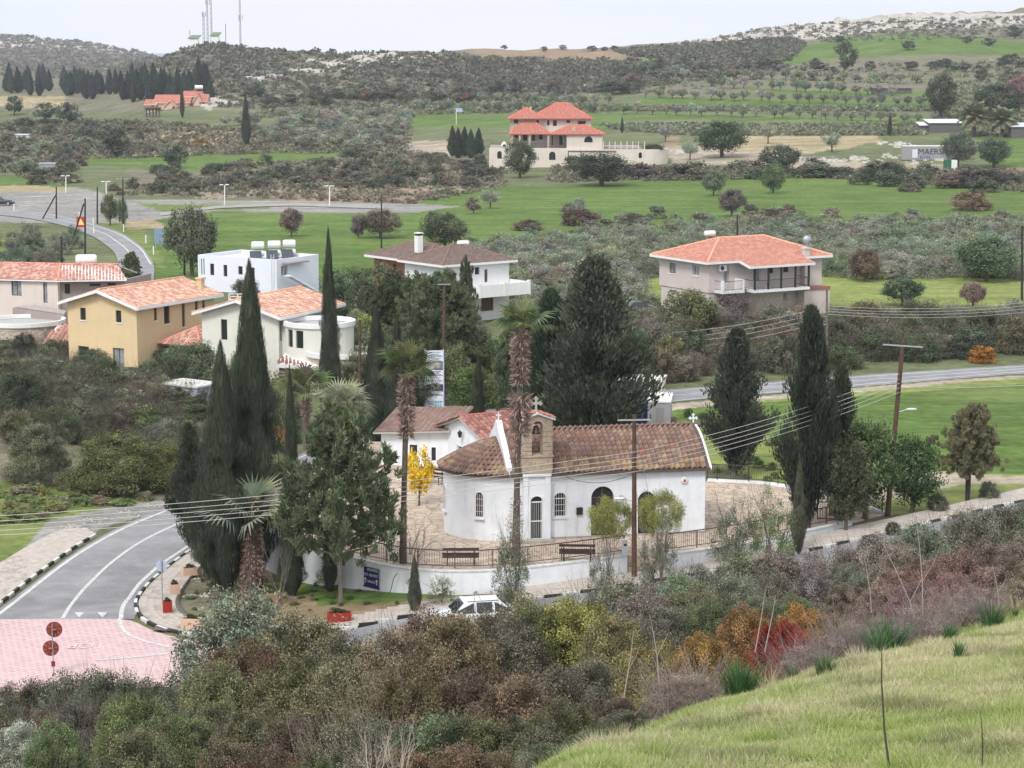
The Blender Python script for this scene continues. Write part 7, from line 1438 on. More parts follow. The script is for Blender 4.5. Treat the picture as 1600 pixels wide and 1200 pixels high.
for (x, y, Yd) in [(1400, 890, 62), (1450, 870, 62), (1500, 858, 60), (1550, 848, 60), (1600, 838, 62), (1430, 905, 54), (1490, 895, 52), (1550, 885, 52), (1600, 872, 52), (1380, 915, 58), (1460, 925, 46), (1530, 915, 45), (1595, 905, 46)]: front(x, y, Yd, 0, random.uniform(100, 140), random.choice([(.20, .15, .125), (.17, .13, .105), (.21, .165, .135)]), 'reddish brown thicket shrub', group=GD)
for (x, y, Yd, w, c, lb) in ((1100, 985, 39, 80, (0.248, 0.186, 0.070), 'yellow-brown bush left of the red and orange ones'), (1030, 1000, 40, 100, (0.202, 0.178, 0.078), 'olive-yellow bush at the left of the autumn coloured bushes'), (1168, 944, 41, 70, (.24, .14, .06), 'orange leaved bush left of the crimson one'), (1222, 966, 38, 80, (.26, .045, .035), 'crimson leaved bush in the middle of the slope'), (1252, 945, 41, 70, (.34, .17, .05), 'bright orange leaved bush on the slope'), (1292, 955, 41, 50, (.2, .12, .07), 'rusty orange bush at the right of the autumn bushes'), (900, 935, 60, 90, (0.232, 0.232, 0.078), 'yellow-green bush right of the white car'), (960, 960, 54, 120, (0.155, 0.155, 0.078), 'olive green bush right of the yellow-green one'), (830, 940, 64, 80, (0.171, 0.178, 0.093), 'green bush at the back of the white car')): front(x, y, Yd, 0, w, c, lb)
GP2 = 'greyish purple leafless shrubs along the grass edge'
for (x, y, Yd) in [(1240, 985, 38), (1300, 980, 37), (1345, 975, 37), (1400, 975, 36), (1450, 955, 38), (1480, 960, 37), (1120, 1030, 35), (1180, 1015, 35), (1080, 1060, 33), (1530, 940, 40), (1590, 930, 41)]: front(x, y+10, Yd+6, 0, random.uniform(60, 95), random.choice([(0.230, 0.190, 0.178), (0.264, 0.232, 0.202), (0.295, 0.271, 0.217)]), 'greyish purple leafless shrub', DOME_M, group=GP2, twc=(0.299, 0.230, 0.218))

# the brush goes on beyond the frame on both sides
for i in range(34):
    side = i % 2; px = random.uniform(1625, 1950) if side else random.uniform(-330, -20); Yd = random.uniform(48, 96) if side else random.uniform(34, 76); p = ((px-800)/F*Yd*1.03, Yd); front_h = random.uniform(1.8, 3.2)
    plant('shrub', 'brown-green shrub on the hillside just beyond the '+('right' if side else 'left')+' picture edge', 'shrub', (p[0], p[1], Z(*p)), front_h, front_h*1.3, DOME_N, random.choice(FB), 'brush beyond the picture edges', jit=.05)
# ================================================================== WALLS, RAILINGS, FURNITURE
def yl(px): return [(lambda g: (g.x, g.y))(at(x, y, CZ)) for x, y in px]
def wall_line(name, label, pxs, zt_, zb_, th, m, cap=True, closed=False, grp=None):
    P = np.array(yl(pxs)); root = thing(name, label, 'wall', (P[0][0], P[0][1], CZ)); mb = MB(); N = []
    for i in range(len(P)):
        a, b = P[max(i-1, 0)], P[min(i+1, len(P)-1)]; d = (b-a)/np.hypot(*(b-a)); N.append((-d[1], d[0]))
    L = P[0]
    def strip3(mb, o0, o1, za, zb):
        v = []
        for i, p in enumerate(P):
            n = N[i]; t = zt_[i] if isinstance(zt_, (list, tuple)) else zt_; 
            v += [(p[0]-L[0]+n[0]*o0, p[1]-L[1]+n[1]*o0, za-CZ if za is not None else t-CZ), (p[0]-L[0]+n[0]*o1, p[1]-L[1]+n[1]*o1, za-CZ if za is not None else t-CZ), (p[0]-L[0]+n[0]*o1, p[1]-L[1]+n[1]*o1, (t if zb is None else t+zb)-CZ), (p[0]-L[0]+n[0]*o0, p[1]-L[1]+n[1]*o0, (t if zb is None else t+zb)-CZ)]
        f = [(0, 1, 2, 3)]+[(4*i+k, 4*i+(k+1) % 4, 4*i+4+(k+1) % 4, 4*i+4+k) for i in range(len(P)-1) for k in range(4)]+[(4*len(P)-1, 4*len(P)-2, 4*len(P)-3, 4*len(P)-4)]; mb.add(v, f)
    strip3(mb, -th, .0, zb_, None); mb.build('wall', m, root)
    if cap: c_ = MB(); strip3(c_, -th-.03, .03, None, .07); c_.build('coping', mat('coping_white', (.70, .70, .70), .9, var=.3, vscale=6, stain=.3), root)
    return root
W1 = [(410, 825), (439, 839), (474, 852), (505, 860), (540, 868), (572, 876), (602, 883), (630, 888), (660, 891), (690, 892.5), (720, 893), (750, 892.5), (780, 891), (830, 886), (900, 878), (975, 868)]
def dense(px, n): return [tuple(p) for p in smooth_line(px, n)]
W1d = dense(W1, 46); W2 = dense([(1040, 869), (1060, 867), (1150, 854), (1240, 836), (1325, 818)], 20)
w1 = wall_line('retaining_wall', 'curved whitewashed retaining wall holding up the churchyard terrace', W1d, CZ+.02, -2.0, .3, WHITE)
wall_line('retaining_wall', 'low white wall rising to the right beside the pavement, under the railing', W2, CZ+.12, -.5, .3, WHITE)
wall_line('kerb_wall', 'white kerb wall under the back railing right of the chapel', dense([(1380, 804), (1340, 789), (1300, 775), (1200, 757), (1105, 752)], 24), CZ+.14, .5, .25, WHITE, cap=False)
p = at(976, 868, CZ); pr_ = thing('gate_pillar', 'white gate pillar with a small blue plate at the end of the curved wall', 'pillar', p); m = MB(); m.box((0, 0, -.4), (.28, .34, 2.5)); m.build('pillar', WHITE, pr_); m = MB(); m.box((.02, -.18, .6), (.14, .02, .12)); m.build('number_plate', mat('blue_plate', (.02, .05, .3), .5), pr_)
def railing(label, pxs, n, z0, h_=.92, every=.115, post=1.9, m=IRON, nb=200):
    P = np.array(yl(dense(pxs, n))); P = P+0; L = np.concatenate([[0], np.cumsum(np.hypot(*np.diff(P, axis=0).T))]); root = thing('railing', label, 'railing', (P[0][0], P[0][1], z0))
    Q3 = lambda s: (np.interp(s, L, P[:, 0])-P[0][0], np.interp(s, L, P[:, 1])-P[0][1])
    for zz, r in ((.14, .022), (h_, .032)):
        mb = MB(); mb.path([(*Q3(s), zz) for s in np.linspace(0, L[-1], n)], r, 5); mb.build('rail', m, root)
    k = 0; s = 0; pm = MB(); pm.box((0, 0, h_/2), (.05, .05, h_)); po = pm.build('post', m, root); po.location = (*Q3(0), 0)
    while s < L[-1]-.3:
        s += min(post, L[-1]-s); c_ = po.copy(); COL.objects.link(c_); c_.parent = root; c_.location = (*Q3(s), 0)
    bm_ = MB(); bm_.box((0, 0, h_/2+.07), (.016, .016, h_-.14)); b0 = bm_.build('baluster', m, root); b0.location = (*Q3(every), 0); s = every*2; cnt = 1; rest = MB()
    while s < L[-1]:
        if cnt < nb: c_ = b0.copy(); COL.objects.link(c_); c_.parent = root; c_.location = (*Q3(s), 0); cnt += 1
        else: q = Q3(s); rest.box((q[0], q[1], h_/2+.07), (.016, .016, h_-.14))
        s += every
    if rest.v: tag(rest.build('balusters', m, root), kind='stuff')
    return root
off = lambda pts, d: [(x, y+d) for x, y in pts]
railing('long brown iron railing on the curved churchyard wall, with benches behind it', off(W1, -2), 60, CZ+.08, every=.13, nb=290)
railing('brown iron railing on the low white wall between the pillar and the gate', off([(1040, 869), (1060, 867), (1150, 854), (1240, 836), (1322, 819)], -2), 30, CZ+.18, every=.13)
railing('black railing with thick posts on the field side of the churchyard', [(1378, 804), (1340, 789), (1300, 775), (1200, 757), (1105, 752)], 30, CZ+.14, every=.14, m=BLACK)
gt = thing('gate', 'open black metal gate leaf with a white notice, standing by the low wall end', 'gate', at(1322, 814, CZ)); a_, b_ = at(1322, 814, CZ), at(1277, 812, CZ); dv = (b_-a_); Lg = dv.length; m = MB()
for q in ((0, 0, 0, 0, 0, 1.05), (Lg, 0, 0, Lg, 0, 1.05)): m.tube(q[:3], q[3:], .035, n=5)
for zz in (.08, 1.02): m.tube((0, 0, zz), (Lg, 0, zz), .03, n=5)
fg_ = m.build('gate_frame', BLACK, gt); m = MB()
for i in range(1, int(Lg/.13)): m.tube((i*.13, 0, .08), (i*.13, 0, 1.02), .01, n=4)
tag(m.build('bars', BLACK, gt), kind='stuff'); m = MB(); m.box((.55, -.03, .5), (.8, .015, .55)); m.build('notice', mat('pale_notice', (.42, .38, .36), .7, var=.4, vscale=12), gt); gt.rotation_euler = (0, 0, atan2(dv.y, dv.x))
def bench(px, py, label, rz=0.):
    p = at(px, py, CZ); t = thing('bench', label, 'bench', p, rz); W_ = mat('dark_bench_wood', (.055, .03, .028), .7, var=.3, vscale=9)
    for i, (y, z) in enumerate(((-.18, .44), (-.02, .44), (.14, .44))): m = MB(); m.box((0, -y*-1-.1, z), (1.85, .13, .04)); m.build('seat_slat', W_, t)
    for z in (.62, .86): m = MB(); m.box((0, -.30, z), (1.85, .035, .13)); m.build('back_slat', W_, t)
    for x in (-.68, .68):
        m = MB(); m.tube((x, -.27, 0), (x, -.29, .92), .03, n=6); m.tube((x, .12, 0), (x, .12, .43), .03, n=6); m.tube((x, -.28, .42), (x, .12, .42), .025, n=6); m.build('leg', BLACK, t)
    return t
bench(720, 882, 'dark slatted bench behind the railing, left of the tall palm', .03); bench(902, 876, 'dark slatted bench behind the railing, right of the tall palm', -.06); bench(672, 756, 'dark bench behind the yellow young tree by the hall wall', 2.6)
# blue sign on the wall
i0, i1 = yl([(572, 876)])[0], yl([(604, 883.5)])[0]; ang = atan2(i1[1]-i0[1], i1[0]-i0[0]); mx2, my2 = (i0[0]+i1[0])/2, (i0[1]+i1[1])/2; nx, ny = sin(ang), -cos(ang)
sg = thing('chapel_sign', 'dark blue sign with white Greek lettering and two crosses on the white wall', 'sign', (mx2+nx*.36, my2+ny*.36, .05), ang); bsm = mat('navy_sign', (.008, .02, .11), .5); WP = mat('white_lettering', (.75, .75, .75), .6)
m = MB(); m.box((0, 0, .42), (1.06, .03, 1.0)); m.box((0, -.01, -.10), (1.16, .05, .06)); m.build('board', bsm, sg)
def text_on(root, s, size, x, y, z, m, sx=1.): o = link('lettering', flat_text(s, size, m, .003), root, (x, y, z), (pi/2, 0, 0), (sx, 1, 1)); return o
text_on(sg, 'ΙΑΝΔΥΡΙΟΣ', .19, .12, -.02, .80, WP, .8); text_on(sg, 'ΑΓΙΟΣ  ΝΕΚΤΑΡΙΟΣ', .19, .0, -.02, .52, WP, .62); text_on(sg, 'ΧΟΙΡΟΚΟΙΤΙΑ', .15, .02, -.02, .18, WP, .62)
for x in (-.42, .42): m = MB(); m.box((x, -.02, .22), (.045, .012, .30)); m.box((x, -.021, .28), (.18, .010, .045)); m.build('cross', WP, sg)
m = MB(); m.path([(1.9, .02, .95), (1.75, -.08, .7), (1.6, -.1, .2), (1.45, -.1, -.2), (.9, -.12, -.28)], .022, 5); hose = m.build('hose', BLACK, None); hose.location = sg.location; hose.rotation_euler = (0, 0, ang); tag(hose, 'black hose hanging over the white wall beside the blue sign', 'hose')
# planters
def planter(px, py, w, d, h_, m, label, rz, plant_c=(.05, .06, .03)):
    g = G(px, py); t = thing('planter', label, 'planter', (g.x, g.y, g.z+.14), rz); mb = MB(); th = .05
    for q in ((-w/2, w/2, -d/2, -d/2+th), (-w/2, w/2, d/2-th, d/2), (-w/2, -w/2+th, -d/2+th, d/2-th), (w/2-th, w/2, -d/2+th, d/2-th)): mb.span(q[0], q[1], q[2], q[3], 0, h_)
    mb.build('tub', m, t); s_ = MB(); s_.span(-w/2+th, w/2-th, -d/2+th, d/2-th, .02, h_-.08); s_.build('soil', mat('soil', (.06, .04, .03), .95), t); link('foliage', DOME_F[0], t, (0, 0, h_-.1), None, (w*.8, d*.8, .35), plant_c)
RED = mat('red_paint', (.32, .025, .02), .55, var=.15); PEACH = mat('peach_concrete', (.62, .42, .31), .8, var=.12)
planter(262, 960, .45, .5, .55, RED, 'small square red planter beside the pole of the round sign', .2); planter(273, 930, .5, .75, .5, PEACH, 'square peach planter up the pavement from the red one', .25); planter(297, 902, .8, .5, .42, PEACH, 'peach planter furthest up the pavement beside the cypresses', .35); planter(300, 985, .95, .45, .48, PEACH, 'long peach planter at the pavement corner', -.15); planter(530, 975, 1.15, .5, .45, RED, 'long red planter on the roadside pavement below the pine', .12)
# signs at the junction
g = G(84, 1058); s = g.y/F; sp = thing('sign_post', 'post carrying two round red sign backs and a small red plate, at the brick crossing', 'sign', (g.x, g.y, g.z), .05); m = MB(); m.tube((0, 0, -1.5), (0, 0, 2.42), .028, n=8); m.build('pole', STEEL, sp); SB = mat('sign_back_red', (.26, .055, .04), .55, var=.3, vscale=6); SR = mat('sign_rib', (.42, .20, .17), .6)
for (x, z, k) in ((.08, 2.18, 0), (-.1, 1.32, 1)):
    m = MB(); m.lathe([(.36, 0), (.36, .03), (.34, .045), (.05, .06)], n=26); m.v = [(p[0], -p[2]+.09, p[1]) for p in m.v]; o = m.build('sign_disc', SB, sp); o.location = (x, 0, z); m = MB()
    for i in range(8): a = 2*pi*i/8+.2; m.box((.26*cos(a), .02, .26*sin(a)), (.14, .02, .02), ry=-a)
    m.lathe([(.1, 0), (.1, .02)], n=12); m.build('rib', SR, o)
m = MB(); m.box((0, -.02, .62), (.17, .03, .25)); m.build('plate', mat('maroon_plate', (.25, .02, .06), .5), sp)
g = G(254, 950); rs = thing('round_sign', 'thin post with a pale blue-grey round sign back beside the red planter', 'sign', (g.x, g.y, g.z+.1), .1); m = MB(); m.tube((0, 0, 0), (0, 0, 2.35), .028, n=8); m.tube((.0, 0, 1.85), (.0, 0, 2.3), .05, n=6); m.build('pole', STEEL, rs); m = MB(); m.lathe([(.29, 0), (.29, .02)], n=24); m.v = [(p[0], p[2]+.04, p[1]+2.05) for p in m.v]; m.build('sign_disc', mat('pale_blue_back', (.42, .47, .60), .4), rs)
# tall notice board
g = G(679, 638); nb = thing('notice_board', 'tall pale blue framed board of stacked shop signs beside the road', 'sign', (g.x, g.y, g.z), .05); sc = g.y/F; wB = 29*sc; hB = 94*sc; FR = mat('pale_blue_steel', (.42, .52, .66), .5)
m = MB()
for x in (-wB/2, wB/2): m.box((x, 0, hB/2), (.09, .09, hB))
m.build('frame', FR, nb); PW = mat('sign_white', (.72, .75, .80), .5); TX = mat('sign_text', (.10, .12, .22), .6); SKY_ = mat('sign_cyan', (.10, .45, .75), .5); ORG = mat('sign_orange', (.8, .42, .05), .5)
for (f0, f1, kind) in ((.885, .985, 'a'), (.80, .875, 'b'), (.66, .78, 'g'), (.565, .65, 's'), (.47, .555, 'l'), (.41, .46, 'l'), (.225, .285, 'o'), (.125, .215, 'w'), (.02, .115, 'c')):
    z0_, z1_ = hB*f0, hB*f1; m = MB(); m.box((0, -.03, (z0_+z1_)/2), (wB-.09, .05, z1_-z0_)); p_ = m.build('panel', PW, nb) if kind != 'g' else m.build('panel', mat('sign_picture', (.06, .09, .08), .6, col2=(.45, .42, .36), vscale=2.5), nb); m = MB()
    if kind == 's': text_on(nb, 'SPORT', .24, .12, -.062, z0_+(z1_-z0_)*.6, TX)
    if kind in 'abslo':
        for j, (w_, zf) in enumerate(((.72, .72), (.5, .4), (.8, .14))): m.box((.04, -.06, z0_+(z1_-z0_)*zf), (wB*w_*.9, .008, .045 if kind != 'l' else .03))
    if kind == 'c':
        for j, (w_, zf) in enumerate(((.3, .7), (.35, .45), (.3, .2))): m.box((-.25, -.06, z0_+(z1_-z0_)*zf), (wB*w_, .008, .03))
        q = MB()
        for ix in range(3):
            for iz in range(2): q.box((.12+ix*.17, -.062, z0_+.14+iz*.22), (.12, .01, .15))
        q.build('cyan_marks', SKY_, p_)
    if kind == 'o': q = MB(); q.box((-wB*.36, -.062, z0_+.05), (.15, .012, .2)); q.build('orange_mark', ORG, p_)
    if m.v and kind != 'w': m.build('print', TX, p_)
a_, b_ = G(655, 640), G(694, 628); tw_ = thing('garden_wall', 'white wall with dark timber fence on top, behind the notice board', 'wall', (a_.x, a_.y+1.2, 0)); dx_, dy_ = b_.x-a_.x+.3, b_.y-a_.y; Lw_ = hypot(dx_, dy_); tw_.rotation_euler = (0, 0, atan2(dy_, dx_)); m = MB(); m.span(-1.4, Lw_, 0, .2, -.2, 1.35); m.build('wall', WHITE2, tw_)
for i in range(3): m = MB(); m.span(-1.4, Lw_, .06, .12, 1.5+i*.26, 1.66+i*.26); m.build('fence_board', BRFRAME, tw_)
for x in (-1.3, 0, 1.2): m = MB(); m.span(x, x+.1, .04, .14, 1.34, 2.3); m.build('fence_post', BRFRAME, tw_)
# waste bin
g = G(733, 629); bn = thing('waste_bin', 'green wheeled waste container with domed lid on the grass verge', 'waste bin', (g.x, g.y, g.z), -.35); GB_ = mat('bin_green', (.012, .085, .045), .45, var=.2); m = MB(); m.box((0, 0, .68), (1.25, 1.0, .95), taper=1.06); m.build('body', GB_, bn, bevel=.04); m = MB(); n_ = 10
pts = [(-.58*cos(pi*i/n_)*1.0, .34*sin(pi*i/n_)) for i in range(n_+1)]; m.add([(-.68, p[0], 1.16+p[1]) for p in pts]+[(.68, p[0], 1.16+p[1]) for p in pts], [tuple(range(n_+1)), tuple(range(2*n_+1, n_, -1))]+[(i, n_+1+i, n_+2+i, i+1) for i in range(n_)]); m.build('lid', mat('bin_lid', (.10, .22, .15), .35), bn)
for x in (-.5, .5):
    for y in (-.38, .38): m = MB(); m.tube((x-.04, y, .1), (x+.04, y, .1), .1, n=10); m.build('wheel', BLACK, bn)
m = MB(); m.tube((.3, -.515, .8), (.3, -.535, .8), .14, n=16); m.build('sticker', mat('sticker_blue_white', (.45, .55, .7), .5), bn)
# ================================================================== PALMS
def fan_leaf(seed, blades=22, R_=1., pet=1.0, droop=.25):
    rng = np.random.default_rng(seed); V, Q, C = [], [], []; a0 = radians(125)
    def q(a, b, c, d, col): k = len(V); V.extend([a, b, c, d]); Q.append((k, k+1, k+2, k+3)); C.extend([col]*4)
    for s in (-1, 1): q((0, s*.018, 0), (pet, s*.008, .0), (pet, -s*.004, .02), (0, -s*.008, .03), (1.2, 1.15, .8, 1))
    for i in range(blades):
        a = -a0+2*a0*i/(blades-1); da = a0/(blades-1)*.95; r1, r2 = R_*.52, R_*(.92+.16*rng.random())*(1-.18*abs(a)/a0); z1 = .10*cos(i*pi); dz = -droop*rng.uniform(.5, 1.5); v = 1+rng.normal()*.15; col = (v, v, v*.95, 1)
        f = lambda r, t, z: (pet+r*cos(t), r*sin(t), z)
        q(f(0, a, .0), f(r1, a-da, .03), f(r1*1.02, a, .07), f(r1, a+da, .03), col); q(f(r1, a-da*.9, .03), f(r2, a, dz), f(r2, a+.01, dz), f(r1, a+da*.9, .03), (v*1.15, v*1.15, v*1.1, 1))
    return npmesh('frond', np.array(V, float), np.array(Q), LEAF, np.array(C))
FAN = [fan_leaf(901+i) for i in range(3)]
def feather_leaf(seed, n=34, L=1., droop=.55, ll=.26, lw=.03):
    rng = np.random.default_rng(seed); V, Q, C = [], [], []; pts = []
    for i in range(13): t = i/12; pts.append(Vector((t*L*(1-.15*t), 0, L*(.42*t-droop*1.25*t*t))))
    def q(a, b, c, d, col): k = len(V); V.extend([tuple(a), tuple(b), tuple(c), tuple(d)]); Q.append((k, k+1, k+2, k+3)); C.extend([col]*4)
    for i in range(12): w = .014*(1-i/13); q(pts[i]+Vector((0, -w, 0)), pts[i+1]+Vector((0, -w*.8, 0)), pts[i+1]+Vector((0, w*.8, 0)), pts[i]+Vector((0, w, 0)), (1.3, 1.2, .8, 1))
    for i in range(n):
        t = .12+.88*i/n; k = min(11, int(t*12)); p = pts[k].lerp(pts[k+1], t*12-k); d = (pts[k+1]-pts[k]).normalized(); l = ll*sin(pi*min(1, .15+t*.9))*(.9+.2*rng.random())+.04
        for s in (-1, 1): e = p+(d*.55+Vector((0, s*.8, -.12+rng.normal()*.12))).normalized()*l; v = 1+rng.normal()*.18; q(p, p+(e-p)*.45+d*lw, e, p+(e-p)*.45-d*lw, (v, v, v*.9, 1))
    return npmesh('frond', np.array(V, float), np.array(Q), LEAF, np.array(C))
FEA = [feather_leaf(911+i) for i in range(2)]
def skirt(seed, n, r0, r1, z0, z1, L=.35, down=.2, w=.06, flat=False):
    """old leaf bases standing off the trunk"""
    rng = np.random.default_rng(seed); z = z0+(z1-z0)*rng.random(n); th = rng.random(n)*2*pi; r = r0+(r1-r0)*(z-z0)/max(z1-z0, .01); out = np.stack([np.cos(th), np.sin(th), np.zeros(n)], 1)
    D = out+np.array([0, 0, 1.])*(rng.normal(size=n)*.7-down)[:, None]+rnd_dir(n, rng)*.35; D /= np.linalg.norm(D, axis=1, keepdims=True); P = out*r[:, None]+D*L*.35; P[:, 2] += z
    s = .6+.8*rng.random(n); return M_('leaf_bases', leaves(P, rnd_dir(n, rng)+np.array([0, 0, .6]), D, L*s, w*s, tints(n, rng, rng.normal(size=n)*.6, .25, .25, .06)))
def palm(name, label, base, H_, fronds, nf, scale, col, elev=(.1, 1.3), trunk_r=(.19, .15), skirts=(), skc=(.26, .19, .16), lean=(0, 0), cz=0.):
    t = thing(name, label, 'palm tree', base); m = MB(); k = 12; m.path([(lean[0]*(i/k)**1.5, lean[1]*(i/k)**1.5, -.2+(H_+.2)*i/k) for i in range(k+1)], [trunk_r[0]+(trunk_r[1]-trunk_r[0])*min(1, i/4) for i in range(k+1)], 12); m.build('trunk', mat('palm_trunk', (.16, .13, .11), .95, var=.45, vscale=12, bump=.8, bscale=14), t)
    rng = np.random.default_rng(len(label))
    for (n, r0, r1, z0, z1, L, dn, w) in skirts: link('leaf_bases', skirt(n, n, r0, r1, z0, z1, L, dn, w), t, (lean[0]*.8, lean[1]*.8, 0) if z0 > H_*.5 else (0, 0, 0), None, None, skc)
    for i in range(nf):
        el = elev[0]+(elev[1]-elev[0])*((i+.5)/nf)**.9; az = i*2.39996+rng.random()*.3; s = scale*(.8+.35*rng.random()); c = [v*rng.uniform(.85, 1.2) for v in col]
        o = link('frond', fronds[i % len(fronds)], t, (lean[0], lean[1], H_+cz), None, None, c); o.matrix_local = Matrix.Translation((lean[0], lean[1], H_+cz)) @ Matrix.Rotation(az, 4, 'Z') @ Matrix.Rotation(-el, 4, 'Y') @ Matrix.Rotation(rng.normal()*.3, 4, 'X') @ Matrix.Diagonal((s, s, s, 1))
    return t
PC = (.15, .18, .085); PS = (.26, .28, .20)
p = at(806, 884, CZ); palm('fan_palm', 'tallest palm with a shaggy trunk, in front of the bell arch', p, 12.1, FAN, 14, .92, PC, (.0, 1.25), (.24, .15), [(700, .24, .30, 9.3, 11.9, .40, .1, .08), (520, .24, .36, 6.7, 8.75, .50, -.1, .07), (140, .16, .2, 5.4, 6.9, .3, .5, .05), (260, .24, .22, .3, 3.6, .2, .3, .05)], lean=(.28, 0))
p = at(630, 880, CZ); palm('fan_palm', 'slim fan palm with a shaggy upper trunk, left of the chapel hall', p, 9.9, FAN, 15, .92, (.10, .125, .05), (-.25, 1.2), (.2, .14), [(700, .2, .27, 6.5, 9.7, .40, .1, .07), (90, .15, .17, .5, 5, .15, .3, .05)], lean=(.3, 0))
g = G(395, 925); palm('fan_palm', 'stout palm with thick scaly trunk and silvery fans at the pavement corner', g, 3.7, FAN, 24, 1.35, PS, (.1, 1.35), (.58, .5), [(1100, .52, .48, .1, 3.6, .22, -.3, .09)], skc=(.34, .24, .20))
g = G(438, 900); palm('palm_stump', 'short scaly palm trunk half hidden behind the stout palm', at(436, 850, 0), 2.6, FAN, 4, .4, PS, (.5, 1.2), (.42, .4), [(500, .4, .38, 1.0, 2.6, .2, -.3, .08)], skc=(.34, .24, .20)) if False else None
for (x, y, Yd, h_, nf, sc_, c, lb) in ((540, 640, 134, 3.0, 18, 1.15, PS, 'silver fan palm behind the large green pine'), (478, 612, 138, 3.6, 16, 1.1, (.15, .17, .09), 'green fan palm left of the silver one, behind the cypress gap')):
    q = atY(x, y, Yd); palm('fan_palm', lb, (q.x, q.y, max(0, q.z-h_)) if q.z-h_ > 0 else (q.x, q.y, Z(q.x, q.y)), max(h_, q.z-Z(q.x, q.y)) if q.z-h_ <= 0 else h_+0, FAN, nf, sc_, c, (-.2, 1.3), (.25, .22), [(200, .24, .24, h_*.5, h_*.95, .3, .2, .07)])
q = atY(438, 650, 132); tag(link('dead_frond', FAN[0], None, q, (0, 1.2, 1.), (1.1, 1.1, 1.1), (.45, .26, .07)), 'withered orange-brown palm frond hanging beside the slim cypress', 'palm frond')
q = atY(716, 590, 172); gq = Z(q.x, q.y); palm('date_palm', 'arching green feather palm above the notice board', (q.x, q.y, gq), q.z-gq+.6, FEA, 26, 3.0, (.075, .10, .035), (.0, 1.25), (.35, .3))
for (x, y, r, lb) in ((1521, 186, 22, 'larger left date palm beyond the flat sheds'), (1566, 192, 19, 'right date palm beyond the flat sheds')):
    q = G(x, 214); s_ = q.y/F; z_ = atY(x, y, q.y).z; palm('date_palm', lb, q, z_-q.z, FEA, 50, r*s_*1.6, (.24, .25, .17), (-.5, 1.4), (.6, .5))
for i, x in enumerate((229, 234, 239, 244, 249)):
    q = G(x, 183); s_ = q.y/F; palm('small_palm', 'small palm in the short row left of the far pink house', q, 11*s_, FEA, 14, 7*s_, (.09, .10, .06), (-.2, 1.3), (.35, .3))['group'] = 'row of small palms by the far pink house'
# ================================================================== POLES AND WIRES
INS = mat('insulator', (.08, .05, .05), .4); ALU = mat('pale_metal_arm', (.50, .52, .56), .6)
def pole(label, base, top, r=.13, arm=None, arms=(), lamp=None, m=WOODP, name='utility_pole', cat='pole'):
    b, t_ = Vector(base), Vector(top); root = thing(name, label, cat, b); d = t_-b; mb = MB(); mb.path([(0, 0, -.6), d*.5, d], [r, r*.85, r*.7], 10); mb.build('pole', m, root)
    if arm:
        L, z, a = arm; c_ = d*((d.z-z)/d.z); mb = MB(); mb.box((c_.x, c_.y-.1, c_.z), (L, .07, .07), rz=a); mb.build('cross_arm', mat('grey_arm', (.36, .37, .37), .6), root)
        for x in (-.48, -.24, .24, .48):
            q = MB(); q.tube((c_.x+x*L*cos(a), c_.y-.1+x*L*sin(a), c_.z+.05), (c_.x+x*L*cos(a), c_.y-.1+x*L*sin(a), c_.z+.3), .045, .03, 8); q.build('insulator', INS, root)
    for z in arms:
        c_ = d*((d.z-z)/d.z); q = MB(); q.tube((c_.x+.04, c_.y-.2, c_.z-.05), (c_.x+.04, c_.y-.2, c_.z+.06), .05, n=8); q.box((c_.x+.04, c_.y-.1, c_.z), (.04, .2, .03)); q.build('insulator', INS, root)
    if lamp:
        z, L, a = lamp; c_ = d*((d.z-z)/d.z); mb = MB(); e = (c_.x+L*cos(a), c_.y+L*sin(a), c_.z+.18); mb.path([c_, (c_.x+L*.6*cos(a), c_.y+L*.6*sin(a), c_.z+.14), e], .03, 6); lo_ = mb.build('lamp_arm', ALU, root)
        mb = MB(); mb.lathe([(.03, -.3), (.11, -.22), (.13, .1), (.06, .3)], n=12); mb.v = [(p[2], p[0], p[1]*.5) for p in mb.v]; o = mb.build('lamp_head', mat('lamp_housing', (.62, .63, .64), .4), lo_, smooth=True); o.location = e; o.rotation_euler = (0, 0, a)
    return root
b1 = G(991, 905); t1 = atY(991, 648, b1.y); pole('brown wooden power pole standing in front of the chapel roof', b1, t1, .145, (1.7, .25, .1), (1.75, 2.1, 2.45, 2.8, 3.1), (4.45, -.75, .15))
b2 = G(1386, 806); t2 = atY(1411, 533, b2.y+.3); pole('tall leaning reddish power pole by the black gate at the right', b2, t2, .165, (2.3, .25, -.5), (1.9, 2.15, 2.4, 2.65, 2.9), (4.0, .85, .1))
q = MB(); q.tube((0, 0, 0), (.0, -.0, .12), .2, n=10); 
b3 = atY(563, 690, 148); b3.z = Z(b3.x, b3.y); pole('bare brown pole between the slender cypress and the broad one', b3, atY(562, 500, 148), .13, None, (2.6, 2.95, 3.3, 3.65)); b4 = atY(693, 640, 166); b4.z = Z(b4.x, b4.y); pole('brown power pole behind the notice board', b4, atY(694, 441, 166), .14, (1.0, .15, .3))
b5 = atY(1292, 590, 180); b5.z = Z(b5.x, b5.y); pole('grey power pole with street lamp behind the massive cypress', b5, atY(1292, 452, 180), .13, None, (), (8.0-5.0, -1.0, 0), m=WOODG)
